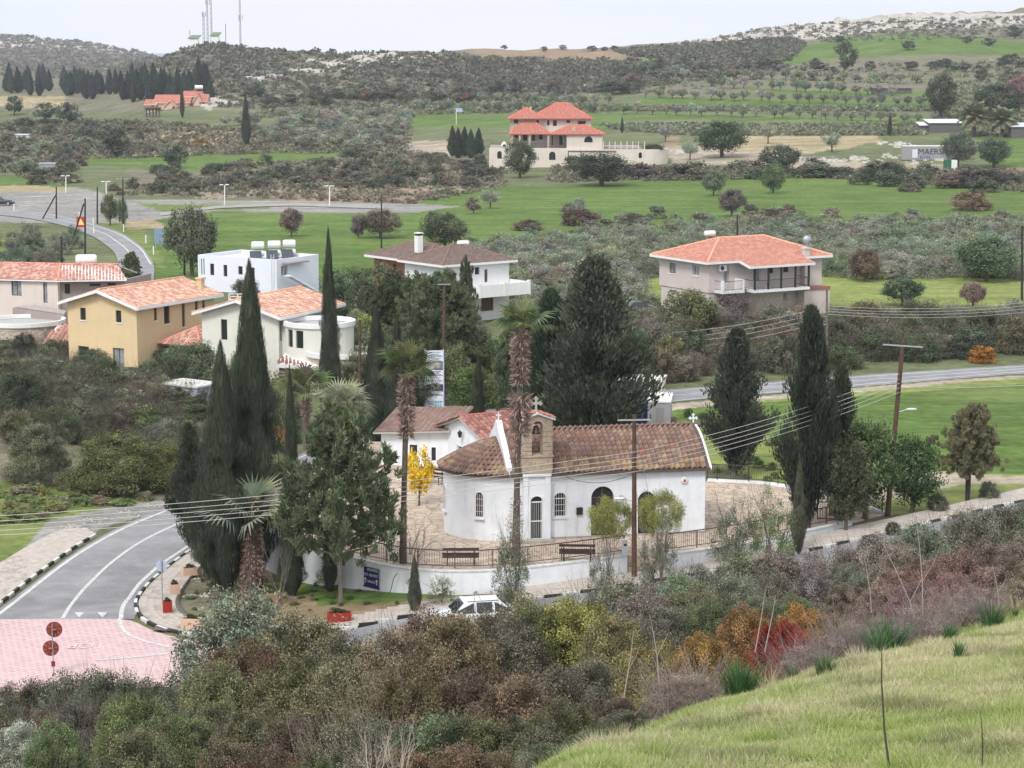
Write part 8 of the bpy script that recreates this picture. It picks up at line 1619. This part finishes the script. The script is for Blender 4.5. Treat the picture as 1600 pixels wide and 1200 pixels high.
for (x, y0, y1, ln, lb, kw) in ((88, 343, 292, 0, 'dark pole with a stay beside the valley road, left one', {}), (133, 412, 310, 0, 'dark pole with a stay beside the valley road, taller right one', {}), (96, 440, 370, 0, 'dark pole behind the pink house roof', {}), (192, 360, 277, 0, 'dark pole with cross arm beyond the paired trees', dict(arm=(2.2, .2, 0))), (152, 350, 292, 0, 'dark pole in front of the left paired tree', {}), (596, 388, 310, 0, 'dark pole in the green field above the white house', {}), (1152, 384, 336, 0, 'dark pole behind the red roof', {}), (1597, 470, 352, 0, 'dark pole at the right picture edge', {}), (355, 230, 208, 0, 'short dark post beside the far green field', {}), (288, 430, 370, 0, 'thin dark pole in front of the large rounded evergreen', {}), (1283, 215, 160, 0, 'thin pale pole beyond the pale field', {}), (1512, 782, 690, 0, 'dark pole beside the thin brownish pine', {})):
    g = G(x, y0); pole(lb, g, atY(x+ln, y1, g.y), .14 if y0 > 300 else .18, m=WOODG if 'pale' in lb else BLACK, **kw)
for (x0, y0, x1, y1, lb) in ((66, 343, 87, 305, 'stay wire pole leaning against the left valley road pole'), (112, 380, 131, 318, 'stay pole leaning against the taller valley road pole')):
    g = G(x0, y0); m = MB(); e = atY(x1, y1, g.y); m.tube((0, 0, 0), e-g, .12, n=6); o = m.build('stay_pole', BLACK); o.location = g; tag(o, lb, 'pole')
for i, (x, y0, y1) in enumerate(((103, 301, 275), (166, 308, 284), (351, 321, 289), (515, 323, 291))):
    g = G(x, y0); t_ = atY(x, y1, g.y); m = MB(); m.tube((0, 0, 0), t_-g, .1, n=6); rt_ = thing('lamp_post', ['white double headed lamp post nearest the left edge by the parking ground', 'white double headed lamp post at the corner of the parking ground', 'white double headed lamp post beside the track, left of the green field', 'white double headed lamp post beside the track, furthest right'][i], 'lamp post', g, 0); m.build('pole', WFRAME, rt_)
    for s_ in (-.5, .5): q = MB(); q.box((s_, 0, (t_-g).z+.05), (.7, .3, .14)); q.build('lamp_head', WFRAME, rt_)
def wire(a, b, sag, r, label, m=None):
    a, b = Vector(a), Vector(b); pts = [Vector(a.lerp(b, t))-Vector((0, 0, sag*4*t*(1-t))) for t in [i/18 for i in range(19)]]; mb = MB(); mb.path([p-a for p in pts], r, 4); o = mb.build('power_line', m or WIREM); o.location = a; return tag(o, label, 'power line', 'power lines')
WIREM = mat('weathered_wire', (.48, .47, .44), .5, .4); ordn = ['topmost', 'second', 'middle', 'fourth', 'lowest']
for i, (yl_, yp, yr_) in enumerate(((800, 706, 584), (808, 715, 592), (815.5, 722, 599), (823, 729, 606), (830, 737, 613))):
    A_ = atY(-260, yl_+18, 104); B_ = atY(993, yp, b1.y-.25); C_ = atY(1405, yr_, b2.y); wire(A_, B_, .55, .014, ordn[i]+' of the five pale wires running left from the pole before the chapel'); wire(B_, C_, .35, .014, ordn[i]+' of the five pale wires between the chapel pole and the leaning pole')
C_ = atY(1400, 541, b2.y); wire(atY(1412, 606, b2.y), atY(1900, 560, 150), .6, .02, 'pale wire running right from the leaning pole across the field')
for i, dy in enumerate((0, 9, 17, 26)): wire(atY(1000, 522+dy, 190), atY(1292, 478+dy*.9, 180), .5, .02, ordn[i]+' of the four thin wires below the red roofed house'); wire(atY(1292, 478+dy*.5, 180), atY(1640, 468+dy*.6, 200), .5, .02, ordn[i]+' of the four thin wires above the lawn at the right')
wire(t1-Vector((0, 0, .5)), atY(1036, 880, b1.y+3), .02, .014, 'guy wire slanting down in front of the chapel wall'); wire(t1-Vector((0, 0, 3.2)), at(1018, 900, 0), .0, .014, 'shorter guy wire with insulator by the round-headed tree'); wire(t1-Vector((0, 0, 3.0)), church.location+Vector((3.0, -.2, 3.5)), .4, .014, 'dark cable drooping from the pole to the chapel eave', BLACK)
# ================================================================== MASTS
def mast(px, top, base_py, w, label, ants=()):
    g = crest(px, 1000, 1180); zt2 = atY(px, top, g.y).z-g.z; s = g.y/F; root = thing('radio_mast', label, 'mast', g); m = MB(); W_ = w*s; n = int(zt2/2.2)
    for (x, y) in ((-W_/2, -W_/2), (W_/2, -W_/2), (0, W_/2)): m.tube((x, y, -1), (x*.7, y*.7, zt2), .17, n=4)
    m.build('legs', ALU, root); m = MB()
    for i in range(n): z0_, z1_ = zt2*i/n, zt2*(i+1)/n; m.tube((-W_/2, -W_/2, z0_), (W_/2, -W_/2, z1_), .10, n=3); m.tube((W_/2, -W_/2, z0_), (0, W_/2, z1_), .10, n=3); m.tube((0, W_/2, z0_), (-W_/2, -W_/2, z1_), .10, n=3)
    m.build('bracing', ALU, root)
    for z in ants:
        for a in range(3): m = MB(); m.box((1.1*cos(a*2.1), 1.1*sin(a*2.1), zt2+z), (.35, .35, 2.4)); m.build('antenna', mat('antenna_grey', (.42, .43, .46), .5), root)
mast(319, 19, 58, 4, 'shorter lattice mast with a ring of antennas on the hill', (-1.,)); mast(325, -22, 58, 3, 'tall pale lattice mast in the middle of the hill top', (-8,)); mast(331, -14, 58, 3, 'second tall pale lattice mast right beside the middle one'); mast(376, -24, 68, 3, 'separate tall slim mast right of the hill top', (-16,))
for (x, a_, b_) in ((297, 47, 58), (353, 37, 60)): g = crest(x, 1000, 1180); m = MB(); m.tube((0, 0, -.5), (0, 0, atY(x, a_, g.y).z-g.z), .16, n=5); o = m.build('antenna_pole', WOODG); o.location = g; tag(o, 'thin dark antenna pole on the hill top, '+('left of the huts' if x < 300 else 'right of the huts'), 'pole')
# ================================================================== FAR YARD: container, sheds, rubble, flag
g = G(1411, 251); s = g.y/F; cn_ = thing('shipping_container', 'grey shipping container lettered MAERSK, partly behind a tree', 'container', g, -.0); LC, HC = 12.0, 22*s; CG = mat('container_grey', (.36, .36, .37), .6, var=.2); m = MB(); m.span(0, LC, 0, 2.6, .15, HC); m.build('body', CG, cn_); m = MB()
for i in range(int(LC/.28)): m.box((i*.28+.14, -.03, HC/2+.05), (.13, .06, HC-.4))
tag(m.build('corrugation', CG, cn_), kind='stuff'); m = MB(); m.span(-.05, LC+.05, -.07, 2.65, HC, HC+.12); m.build('top_rail', WFRAME, cn_); text_on(cn_, 'MAERSK', 1.75, 6.6, -.08, HC*.62, mat('navy_lettering', (.015, .02, .07), .6), 1.05); text_on(cn_, 'KVFL', .95, 5.0, -.085, HC*.22, mat('graffiti_blue', (.08, .07, .30), .6), 1.2)
m = MB(); m.box((2.6, -.08, HC*.5), (1.2, .05, HC*.6)); m.build('window', mat('pale_panel', (.6, .65, .68), .5), cn_)
g = G(1477, 267); cb_ = thing('cabin', 'little cabin with green side and white front below the container tree', 'cabin', g, .1); m = MB(); m.span(0, 1.3, 0, 1.5, 0, 2.3); m.build('green_panel', mat('cabin_green', (.02, .13, .07), .6), cn_ if False else cb_); m = MB(); m.span(1.31, 2.6, 0.05, 1.5, 0, 2.25); m.build('white_panel', WFRAME, cb_)
for (x0, x1, y0, y1, d_, lb) in ((1452, 1502, 191, 206, 7, 'long low grey shed with pale flat roof before the date palms'), (1438, 1452, 195, 206, 5, 'small low lean-to left of the long grey shed'), (1580, 1640, 197, 214, 7, 'dark low shed at the right edge beyond the palms'), (1366, 1424, 137, 146, 6, 'ruined low dark shed on the terraced hillside')):
    g = G((x0+x1)/2, y1+1); s = g.y/F; t = thing('shed', lb, 'shed', g); w_ = (x1-x0)*s; h_ = (y1-y0)*s; m = MB(); m.span(-w_/2, w_/2, 0, d_, -.4, h_); m.build('walls', mat('shed_grey', (.14, .13, .13), .9, var=.3) , t); m = MB(); m.slab((-w_/2-.3, -.4, h_+.05), (w_/2+.3, -.4, h_+.05), (w_/2+.3, d_+.4, h_+.75), (-w_/2-.3, d_+.4, h_+.75), .15); m.build('roof', mat('pale_roof', (.62, .64, .68)) if y0 > 150 else mat('rust_sheet', (.16, .14, .13)), t)
g = G(683, 1) if False else None
def rocks(name, pts, n, smin, smax, seed, m=None):
    rng = np.random.default_rng(seed); mb = MB()
    for i in range(n):
        x, y = pts[rng.integers(0, len(pts))]; x += rng.normal()*14; y += rng.normal()*2.2; g = G(x, y, 60); r = rng.uniform(smin, smax); k = len(mb.v)
        vs = [(g.x+r*a*(.7+.5*rng.random()), g.y+r*b*(.7+.5*rng.random()), g.z+r*c*(.5+.4*rng.random())) for a, b, c in ((-1, -1, -.4), (1, -1, -.4), (1, 1, -.4), (-1, 1, -.4), (-.7, -.7, .7), (.7, -.6, .8), (.6, .7, .7), (-.7, .6, .6))]
        mb.add(vs, [(0, 3, 2, 1), (4, 5, 6, 7), (0, 1, 5, 4), (1, 2, 6, 5), (2, 3, 7, 6), (3, 0, 4, 7)])
    tag(mb.build(name, m or mat('pale_rubble', (.55, .52, .47), .9, var=.3)), kind='stuff')
rocks('rubble', [(1270, 250), (1300, 252), (1330, 248), (1345, 250), (1400, 225), (1412, 228), (1395, 246), (1440, 252), (1060, 236)], 120, .25, .9, 51); rocks('scattered_stones', [(420, 300), (520, 300), (560, 305), (640, 300), (690, 296), (340, 308)], 130, .3, .9, 52, mat('earthy_rock', (.36, .30, .23), .9, var=.3)); rocks('hill_rocks', [(520, 100), (560, 92), (600, 90), (660, 94), (480, 112), (330, 160), (410, 124), (1100, 64), (1180, 56), (1300, 30), (1420, 26), (1520, 30)], 320, .6, 2.4, 53); rocks('roadside_stones', [(200, 800), (160, 812), (240, 790), (110, 824), (300, 905), (320, 930)], 160, .03, .09, 54)
g = G(713, 195); fl_ = thing('flagpole', 'white flagpole flying a blue and white striped flag with a cross, left of the villa', 'flag', g); s = g.y/F; m = MB(); m.tube((0, 0, 0), (0, 0, 26*s), .09, n=6); m.build('pole', WFRAME, fl_); BLU = mat('flag_blue', (.03, .16, .5), .7); fw_, fh_ = 9*s, 6.4*s
FP = MB(); FP.box((fw_/2+.05, 0, 26*s-fh_/2), (fw_, .03, fh_)); fo_ = FP.build('flag', mat('flag_white', (.75, .75, .78), .7), fl_); m = MB()
for i in range(5): z_ = 26*s-fh_*(i*2+.5)/9; m.box((fw_*.5+.05+(fw_*.18 if i < 2 else 0), 0, z_), (fw_*(.64 if i < 2 else 1), .05, fh_/9))
m.build('stripe', BLU, fo_); m = MB(); m.box((fw_*.17+.05, 0, 26*s-fh_*.27), (fw_*.35, .045, fh_*.53)); m.build('canton', BLU, fo_); m = MB(); m.box((fw_*.17+.05, 0, 26*s-fh_*.27), (fw_*.35, .055, fh_*.1)); m.box((fw_*.17+.05, 0, 26*s-fh_*.27), (fw_*.07, .056, fh_*.52)); m.build('cross', MATS['flag_white'], fo_)
g = G(127, 372); ws = thing('warning_sign', 'red bordered triangle warning sign facing the bend of the valley road', 'sign', g); m = MB(); m.tube((0, 0, 0), (0, 0, 2.2), .04, n=6); m.build('pole', STEEL, ws); m = MB(); m.box((0, -.03, 2.3), (1.2, .04, 1.5)); m.build('board', mat('sign_red', (.5, .03, .02), .5), ws); m = MB(); m.add([(-.5, -.06, 1.9), (.5, -.06, 1.9), (0, -.06, 2.85)], [(0, 1, 2)]); m.build('triangle', mat('sign_yellow', (.75, .62, .25), .5), ws)
g = G(249, 388); bs_ = thing('sign_board', 'blue-grey back of a road sign on two posts beside the rounded evergreen', 'sign', g); m = MB()
for x in (-.5, .5): m.tube((x, 0, 0), (x, 0, 2.4), .05, n=6)
m.build('post', STEEL, bs_); m = MB(); m.box((0, -.05, 1.7), (1.25, .05, 2.1)); m.build('board', mat('sign_back_blue', (.20, .27, .38), .5), bs_)
for i, (x, y) in enumerate(((22, 330), (146, 352), (193, 362), (228, 380), (240, 398), (147, 366), (124, 342))): g = G(x, y); m = MB(); m.tube((0, 0, -.1), (0, 0, 1.15), .09, n=6); o = m.build('marker_post', WFRAME); o.location = g; tag(o, 'short white marker post beside the valley road', 'post', 'white marker posts along the valley road')
g = G(36, 226); m = MB(); m.box((0, 0, 1.4), (3.2, 2.4, 2.8)); o = m.build('x', WHITE2); bpy.data.objects.remove(o); t = thing('hut', 'tiny white hut among the bushes at the far left', 'hut', g); m = MB(); m.box((0, 0, 1.3), (3.2, 2.4, 2.8)); m.build('walls', WHITE2, t); m = MB(); m.box((0, 0, 2.85), (3.7, 2.9, .2)); m.build('roof', WFRAME, t)
g = G(76, 268); t = thing('shed', 'low pale blue-grey shed among bushes left of the far green field', 'shed', g); m = MB(); m.box((0, 0, .8), (3.6, 2.4, 2.0)); m.build('walls', mat('blue_grey_sheet', (.28, .32, .37), .7), t); m = MB(); m.box((0, 0, 1.85), (3.9, 2.7, .1)); m.build('roof', ALU, t)
# ================================================================== CARS
def car(label, pos, rz, paint, L=4.5, est=True, name='car'):
    t = thing(name, label, 'car', pos, rz); Wd_ = 1.78; hw = Wd_/2
    # body stations from nose (x=-L/2) to tail: x, half width, sill z, shoulder z, bonnet z
    st = [(-.50, .60, .30, .52, .56), (-.475, .78, .22, .62, .68), (-.42, .86, .20, .70, .80), (-.30, .885, .20, .76, .92), (-.16, .89, .20, .82, .98), (.05, .89, .20, .86, .99), (.28, .89, .20, .88, 1.0), (.42, .87, .22, .88, 1.0), (.475, .82, .28, .84, .98), (.50, .72, .36, .72, .90)]
    V, Fc = [], []
    for (x, w, s0, s1, s2) in st:
        X = x*L; V += [(X, -w*.94, s0), (X, -w, (s0+s1)/2), (X, -w*.985, s1), (X, -w*.9, s2), (X, 0, s2+.03), (X, w*.9, s2), (X, w*.985, s1), (X, w, (s0+s1)/2), (X, w*.94, s0)]
    n_ = 9
    for i in range(len(st)-1): Fc += [(i*n_+k, i*n_+k+1, (i+1)*n_+k+1, (i+1)*n_+k) for k in range(n_-1)]+[(i*n_+8, i*n_, (i+1)*n_, (i+1)*n_+8)]
    Fc += [tuple(range(n_-1, -1, -1)), tuple((len(st)-1)*n_+k for k in range(n_))]; m = MB(); m.add(V, Fc); b = m.build('body', paint, t, smooth=True)
    # cabin
    xs = ([(-.17, 0), (-.055, 1), (.32, 1), (.455, 0)] if est else [(-.17, 0), (-.05, 1), (.18, 1), (.34, 0)]); zb_, zr_ = .97, 1.46; V = []
    for x, u in xs: w = .80 if u == 0 else .62; z = zb_ if u == 0 else zr_; V += [(x*L, -w, z), (x*L, w, z)]
    m = MB(); m.add(V, [(0, 2, 3, 1), (2, 4, 5, 3), (4, 6, 7, 5), (0, 6, 4, 2), (1, 3, 5, 7), (0, 1, 7, 6)]); m.build('cabin_frame', paint, t)
    def glass(a, b_, c_, d_, nm, o=.012):
        P = [Vector(q) for q in (a, b_, c_, d_)]; c0 = sum(P, Vector())/4; n = (P[1]-P[0]).cross(P[3]-P[0]).normalized(); n = n if n.dot(c0-Vector((0, 0, 1.1))) > 0 else -n; m = MB(); m.add([p+(c0-p)*.06+n*o for p in P], [(0, 1, 2, 3)]); m.build(nm, GLASS, t)
    lerp = lambda a, b_, t_: tuple(a[i]+(b_[i]-a[i])*t_ for i in range(3))
    glass(V[0], V[1], V[3], V[2], 'windscreen'); glass(V[6], V[7], V[5], V[4], 'rear_window')
    for s in (0, 1):
        a, b_, c_, d_ = V[0+s], V[2+s], V[4+s], V[6+s]; cuts = (.04, .36, .66, .97)
        for q in range(3): k0, k1 = cuts[q]+.012, cuts[q+1]-.012; top = lambda k: lerp(b_, c_, min(1, max(0, (lerp(a, d_, k)[0]-b_[0])/(c_[0]-b_[0])))); tz = lambda k: top(k) if b_[0] <= lerp(a, d_, k)[0] <= c_[0] else (lerp(a, b_, (lerp(a, d_, k)[0]-a[0])/(b_[0]-a[0])) if lerp(a, d_, k)[0] < b_[0] else lerp(d_, c_, (d_[0]-lerp(a, d_, k)[0])/(d_[0]-c_[0]))); glass(lerp(a, d_, k0), lerp(a, d_, k1), tz(k1), tz(k0), 'side_window')
        y = -.62 if s == 0 else .62; m = MB(); m.path([(-.02*L, y*.95, 1.50), (.3*L, y*.95, 1.50)], .018, 5); m.build('roof_rail', BLACK if est else paint, t)
        y = -.97 if s == 0 else .97; m = MB(); m.box((-.10*L, y, 1.02), (.12, .2, .13)); m.build('mirror', paint, t)
        for x in (-.30, .30):
            y = (-hw+.10) if s == 0 else (hw-.10); m = MB(); m.tube((x*L, y-.11, .32), (x*L, y+.11, .32), .325, n=20); wh_ = m.build('wheel', mat('tyre', (.02, .02, .02), .8), t); m = MB(); yy = y-.115 if s == 0 else y+.115; m.tube((x*L, yy-.01, .32), (x*L, yy+.01, .32), .21, n=16); m.build('rim', STEEL, wh_)
        m = MB(); m.box((-.468*L, (-.62 if s == 0 else .62), .66), (.14, .34, .13)); m.build('headlight', mat('headlight_glass', (.5, .52, .55), .15), t); m = MB(); m.box((.487*L, (-.68 if s == 0 else .68), .80), (.09, .2, .22)); m.build('tail_light', mat('tail_red', (.35, .01, .01), .3), t)
    return t
WCAR = mat('white_car_paint', (.72, .73, .75), .25, spec=.5); DCAR = mat('dark_car_paint', (.035, .037, .04), .3, spec=.5); SCAR = mat('silver_car_paint', (.30, .32, .33), .3, spec=.5)
g = G(730, 985); car('white estate car parked at the kerb below the white wall, partly behind brush', (g.x, g.y, g.z+.03), .22, WCAR, 4.6)
g = G(2, 321); car('dark car parked on the gravel ground at the far left', (g.x, g.y, g.z+.05), pi, DCAR, 4.6, False); g = G(1008, 251); car('dark car on the drive below the villa terrace wall', (g.x, g.y, g.z+.05), 0, SCAR, 4.4, False); g = G(990, 494); car('dark car with white roof parked left of the red roofed house', (g.x, g.y, g.z+.05), .3, DCAR, 4.4, False)
# ================================================================== GRASS SLOPE IN FRONT
def grass(n=290000):
    rng = np.random.default_rng(77); px = rng.uniform(600, 1680, n*2); py = rng.uniform(930, 1290, n*2)
    # walk the blades over the shoulder: even spread over the ground
    Y = 12+(rng.random(n*2)**.8)*34; a = (px-800)/F; x = a*Y; cx = a*F+800; edge = np.interp(cx, [640, 700, 820, 900, 1100, 1350, 1600, 2100], [18, 20.5, 23.5, 26.5, 30.5, 34, 38, 42]); k = Y < edge+1.6*wav(x, Y, 6, .8, o=5)-rng.random(n*2)**3*5
    x, Y = x[k][:n], Y[k][:n]; z = Zv(x, Y); m = len(x); L = .065+.06*rng.random(m); L *= 1+.5*np.clip(wav(x, Y, 3, .6, o=21), -1, 1); tf = np.clip(wav(x, Y, 1.7, .3, o=30)-.45, 0, .8)/.8; L *= 1+1.6*tf; d = rnd_dir(m, rng)*(.75+.3*rng.random((m, 1)))+np.array([0, 0, 1.]); d /= np.linalg.norm(d, axis=1, keepdims=True)
    P = np.stack([x, Y, z], 1); side = np.cross(d, rnd_dir(m, rng)); side /= np.linalg.norm(side, axis=1, keepdims=True); w = (.005+.004*rng.random(m))[:, None]
    V = np.stack([P-side*w, P+side*w, P+d*L[:, None]], 1).reshape(-1, 3); Q = np.arange(m*3).reshape(-1, 3); g_ = wav(x, Y, 9, 1.5, o=11); dry = np.clip(.46+.42*g_+.5*tf*np.sign(g_)+rng.normal(size=m)*.32, 0, 1)[:, None]
    C = (1-dry)*np.array([.32, .41, .115])+dry*np.array([.62, .56, .38]); C *= (.75+.5*rng.random((m, 1))); C = np.repeat(np.concatenate([C, np.ones((m, 1))], 1), 3, 0)
    patch_dark = np.clip(wav(x, Y, 2.6, .5, o=35), 0, 1)[:, None]; C[:, :3] *= np.repeat(1-.35*patch_dark, 3, 0)  # blade colour drops in noise patches
    tag(link('grass', npmesh('grass', V, Q, LEAF, C), None, None, None, None, (1, 1, 1)), kind='stuff')
grass()
def clump_geo(n, seed, L=.55, w=.014, spread=.25, splay=.9):
    rng = np.random.default_rng(seed); V, Q, C = [], [], []
    for i in range(n):
        a = rng.random()*2*pi; r = spread*rng.random()**.7; p = np.array([r*cos(a), r*sin(a), 0.]); o = np.array([cos(a), sin(a), 0]); s = np.array([-sin(a), cos(a), 0])*w; l = L*(.65+.55*rng.random()); q = splay*(.2+.8*r/spread)*(.6+.6*rng.random()); v = 1+rng.normal()*.2; k = len(V)
        for j in range(4):
            t = j/3; c = p+o*l*q*t*t*.8+np.array([0, 0, l*(t-.25*q*t*t)]); ww = s*(1-t*.85); V += [c-ww, c+ww]; C += [(v, v, v*.9, 1)]*2
        for j in range(3): Q.append((k+2*j, k+2*j+1, k+2*j+3, k+2*j+2))
    return npmesh('leaves', np.array(V), np.array(Q), LEAF, np.array(C))
CL = [clump_geo(150, 61), clump_geo(220, 62, .62, .018, .3, 1.1), clump_geo(60, 63, .5, .02, .14, .8)]
for (x, y, w, k, c, lb) in ((1157, 1046, 1.1, 1, (.07, .15, .06), 'largest tuft of dark green strap leaves at the left of the grass edge'), (1290, 1034, .75, 0, (.11, .17, .08), 'spreading tuft of strap leaves between the two big tufts'), (1385, 995, 1.25, 1, (.085, .16, .075), 'tall upright tuft of blue-green leaves in the middle of the grass edge'), (1372, 1010, .9, 0, (.09, .17, .08), 'smaller tuft in front of the tall upright one'), (1484, 990, .7, 0, (.07, .15, .06), 'compact green tuft right of the tall upright one'), (1497, 1022, .75, 2, (.12, .19, .10), 'sparse pale tuft standing in the open grass'), (1550, 968, 1.05, 0, (.07, .15, .065), 'green tuft near the right end of the grass edge'), (1585, 962, .6, 2, (.12, .17, .1), 'thin tuft at the right picture edge'), (1240, 1018, .8, 2, (.15, .18, .12), 'thin greyish tuft behind the spreading one')):
    Ye = float(np.interp(x, [1100, 1350, 1600], [28.2, 31.6, 35.6]))-max(0, (y-np.interp(x, [1157, 1385, 1550], [1046, 995, 968])))*.12; gx = atY(x, y, Ye).x; g = Vector((gx, Ye, Z(gx, Ye))); tag(link('asphodel_tuft', CL[k], None, g, (0, 0, random.random()*6), (w*.66, w*.66, w*.72), c), lb, 'plant')
DRY = mat('dry_stem', (.30, .23, .16), .9); DRK = mat('dark_stem', (.09, .075, .06), .9); PALE = mat('bleached_wood', (.42, .37, .32), .9)
def stem(x0, y0, x1, y1, r, m, lb, Y=None, kids=0, bend=.1):
    g = G(x0, y0) if Y is None else atY(x0, y0, Y); e = atY(x1, y1, g.y-.2); d = Vector(e)-Vector(g); mb = MB(); sd_ = Vector((bend*d.length*.3, 0, 0)); mb.path([(0, 0, -.1), d*.35+sd_*.6, d*.7+sd_*.5, d], [r, r*.85, r*.6, r*.3], 5)
    for i in range(kids): t = .35+.6*i/max(1, kids); q = d*t+sd_*.5; mb.path([q, q+Vector(((-1)**i*.22*d.length*.5, random.uniform(-.2, .2), .22*d.length)), q+Vector(((-1)**i*.28*d.length*.6, 0, .36*d.length))], [r*.5, r*.35, r*.15], 4)
    o = mb.build('dry_stem', m); o.location = g; tag(o, lb, 'stem'); return o
stem(1394, 1215, 1378, 1000, .013, DRK, 'tall thin dark stem rising through the grass at the lower right', bend=-.15); stem(1534, 1205, 1532, 1110, .008, DRK, 'short dark stem in the grass right of the tall one')
for (x0, y0, x1, y1, Yd, k, lb) in ((1440, 990, 1380, 850, 40, 2, 'pale slanting dead stalk above the tall upright tuft'), (1442, 960, 1432, 815, 42, 1, 'pale vertical dead stalk right of the slanting one'), (1180, 1010, 1195, 925, 36, 0, 'pale straw stalk before the crimson bush'), (1195, 1010, 1212, 930, 36, 0, 'second straw stalk leaning right before the crimson bush'), (1362, 950, 1350, 870, 44, 2, 'thin forked grey stalk behind the tall tuft'), (1562, 950, 1550, 880, 42, 1, 'thin pale stalk in front of the reddish thicket'), (1030, 1060, 1015, 960, 33, 1, 'thin pale stalk in the brush left of the tufts'), (975, 1080, 990, 985, 32, 1, 'thin branching stalk beside the olive-yellow bush')): stem(x0, y0, x1, y1, .012, PALE, lb, Yd, k)
for (x, Yd, w, h_, c, lb) in ((1262, 31.6, 1.2, .55, (.26, .21, .20), 'mauve-grey twiggy cushion shrub left of the tall strap-leaved tuft'), (1325, 32.5, 1.2, .8, (.23, .19, .17), 'grey twiggy cushion shrub behind the spreading tuft'), (1430, 33.8, 1.3, .8, (.25, .205, .19), 'mauve-grey twiggy cushion shrub right of the tall strap-leaved tuft'), (1080, 29.5, 1.5, .7, (.24, .20, .16), 'pale dry cushion shrub left of the leftmost tuft'), (1520, 36, 1.2, .7, (.22, .19, .16), 'grey twiggy cushion shrub near the right end of the grass edge')):
    gx = (x-800)/F*Yd*1.03; g = Vector((gx, Yd, Z(gx, Yd))); plant('twiggy_shrub', lb, 'shrub', g, h_, w, SPARSE2, c, None, None, jit=.03, twigs=TWIGM, twigc=(.34, .28, .27))
for i in range(46):
    x = random.uniform(960, 1600); Yd = float(np.interp(x, [900, 1100, 1350, 1600], [26, 30.4, 34, 38]))+random.uniform(-.9, 1.2); gx = (x-800)/F*Yd*1.03; s_ = random.uniform(.35, .8)
    tag(link('grass_tuft', CL[2], None, (gx, Yd, Z(gx, Yd)), (0, 0, i*1.7), (s_, s_, s_), random.choice([(.34, .30, .18), (.22, .27, .12), (.40, .34, .24)])), 'rough grass tuft on the slope shoulder, '+where(x, 1010 if x < 1400 else 970), 'grass tuft', 'grass tufts along the shoulder of the slope')
for i, (x, y, Yd, h_, lb) in enumerate(((585, 1245, 19.5, 95, 'bleached forked dead branch at the bottom centre left'), (625, 1250, 19.2, 105, 'taller bleached dead branch with curved twigs at the bottom centre'), (270, 1110, 60, 60, 'leafless twigs in front of the brick crossing, right one'), (60, 1090, 62, 60, 'leafless twigs in front of the brick crossing, left one'), (1140, 1230, 17.5, 90, 'dead brown bramble with a few dark leaves at the bottom of the grass'))):
    g = atY(x, y, Yd); s = Yd/F; gz_ = Z(g.x, g.y); bmesh_ = BARE[i % 3].copy(); bmesh_.materials.clear(); bmesh_.materials.append(PALE if i < 2 else DRY); k = 1.15 if i < 2 else 1.; o = link('dead_branch', bmesh_, None, (g.x, g.y, gz_ if i != 1 and i != 0 else g.z), (0, 0, i*1.3), (h_*s*k, h_*s*k, max(.5, h_*s*1.2*k))); tag(o, lb, 'branch')
# small plants on the verge and the planted corner
random.seed(77)
scatter(60, [(290, 900), (640, 905), (760, 925), (640, 945), (420, 975), (300, 965)], (3, 8), (8, 20), DOME_F, [(.12, .17, .05), (.10, .13, .05), (.16, .14, .08)], 'weed', 'weed in the planted corner', 'weed', 'weeds below the white wall', gap=.1)
scatter(40, [(1060, 640), (1290, 620), (1330, 770), (1290, 775), (1110, 740)], (6, 16), (14, 30), DOME_F, [(.09, .14, .04), (.12, .13, .06)], 'weed', 'weed on the verge', 'weed', 'weeds right of the chapel', gap=.2)
for (x, y, h_, w, c, lb) in ((1395, 835, 24, 34, (.06, .07, .04), 'small dark bush beside the entrance drive'), (1465, 800, 40, 40, (.12, .13, .09), 'twiggy grey bush left of the dark pole at the field edge'), (1545, 780, 34, 40, (.13, .12, .09), 'twiggy brown bush right of the dark pole at the field edge'), (430, 925, 20, 40, (.14, .15, .05), 'yellow-green low shrub at the foot of the stout palm')): pxplant(x, y, h_, w, DOME_M, c, 'shrub', lb, 'shrub')
# ================================================================== AIR
hz = MB(); hz.span(-3400, 3400, -60, 3350, -62, 90); ho = hz.build('haze', None or mat('haze_air')); tag(ho, kind='stuff')
hm = MATS['haze_air']; nt = hm.node_tree; nt.nodes.remove(nt.nodes['Principled BSDF']); pv = nt.nodes.new('ShaderNodeVolumePrincipled'); pv.inputs['Density'].default_value = .00012; pv.inputs['Color'].default_value = (.86, .90, 1, 1); pv.inputs['Anisotropy'].default_value = .2
nt.links.new(pv.outputs[0], nt.nodes['Material Output'].inputs['Volume'])
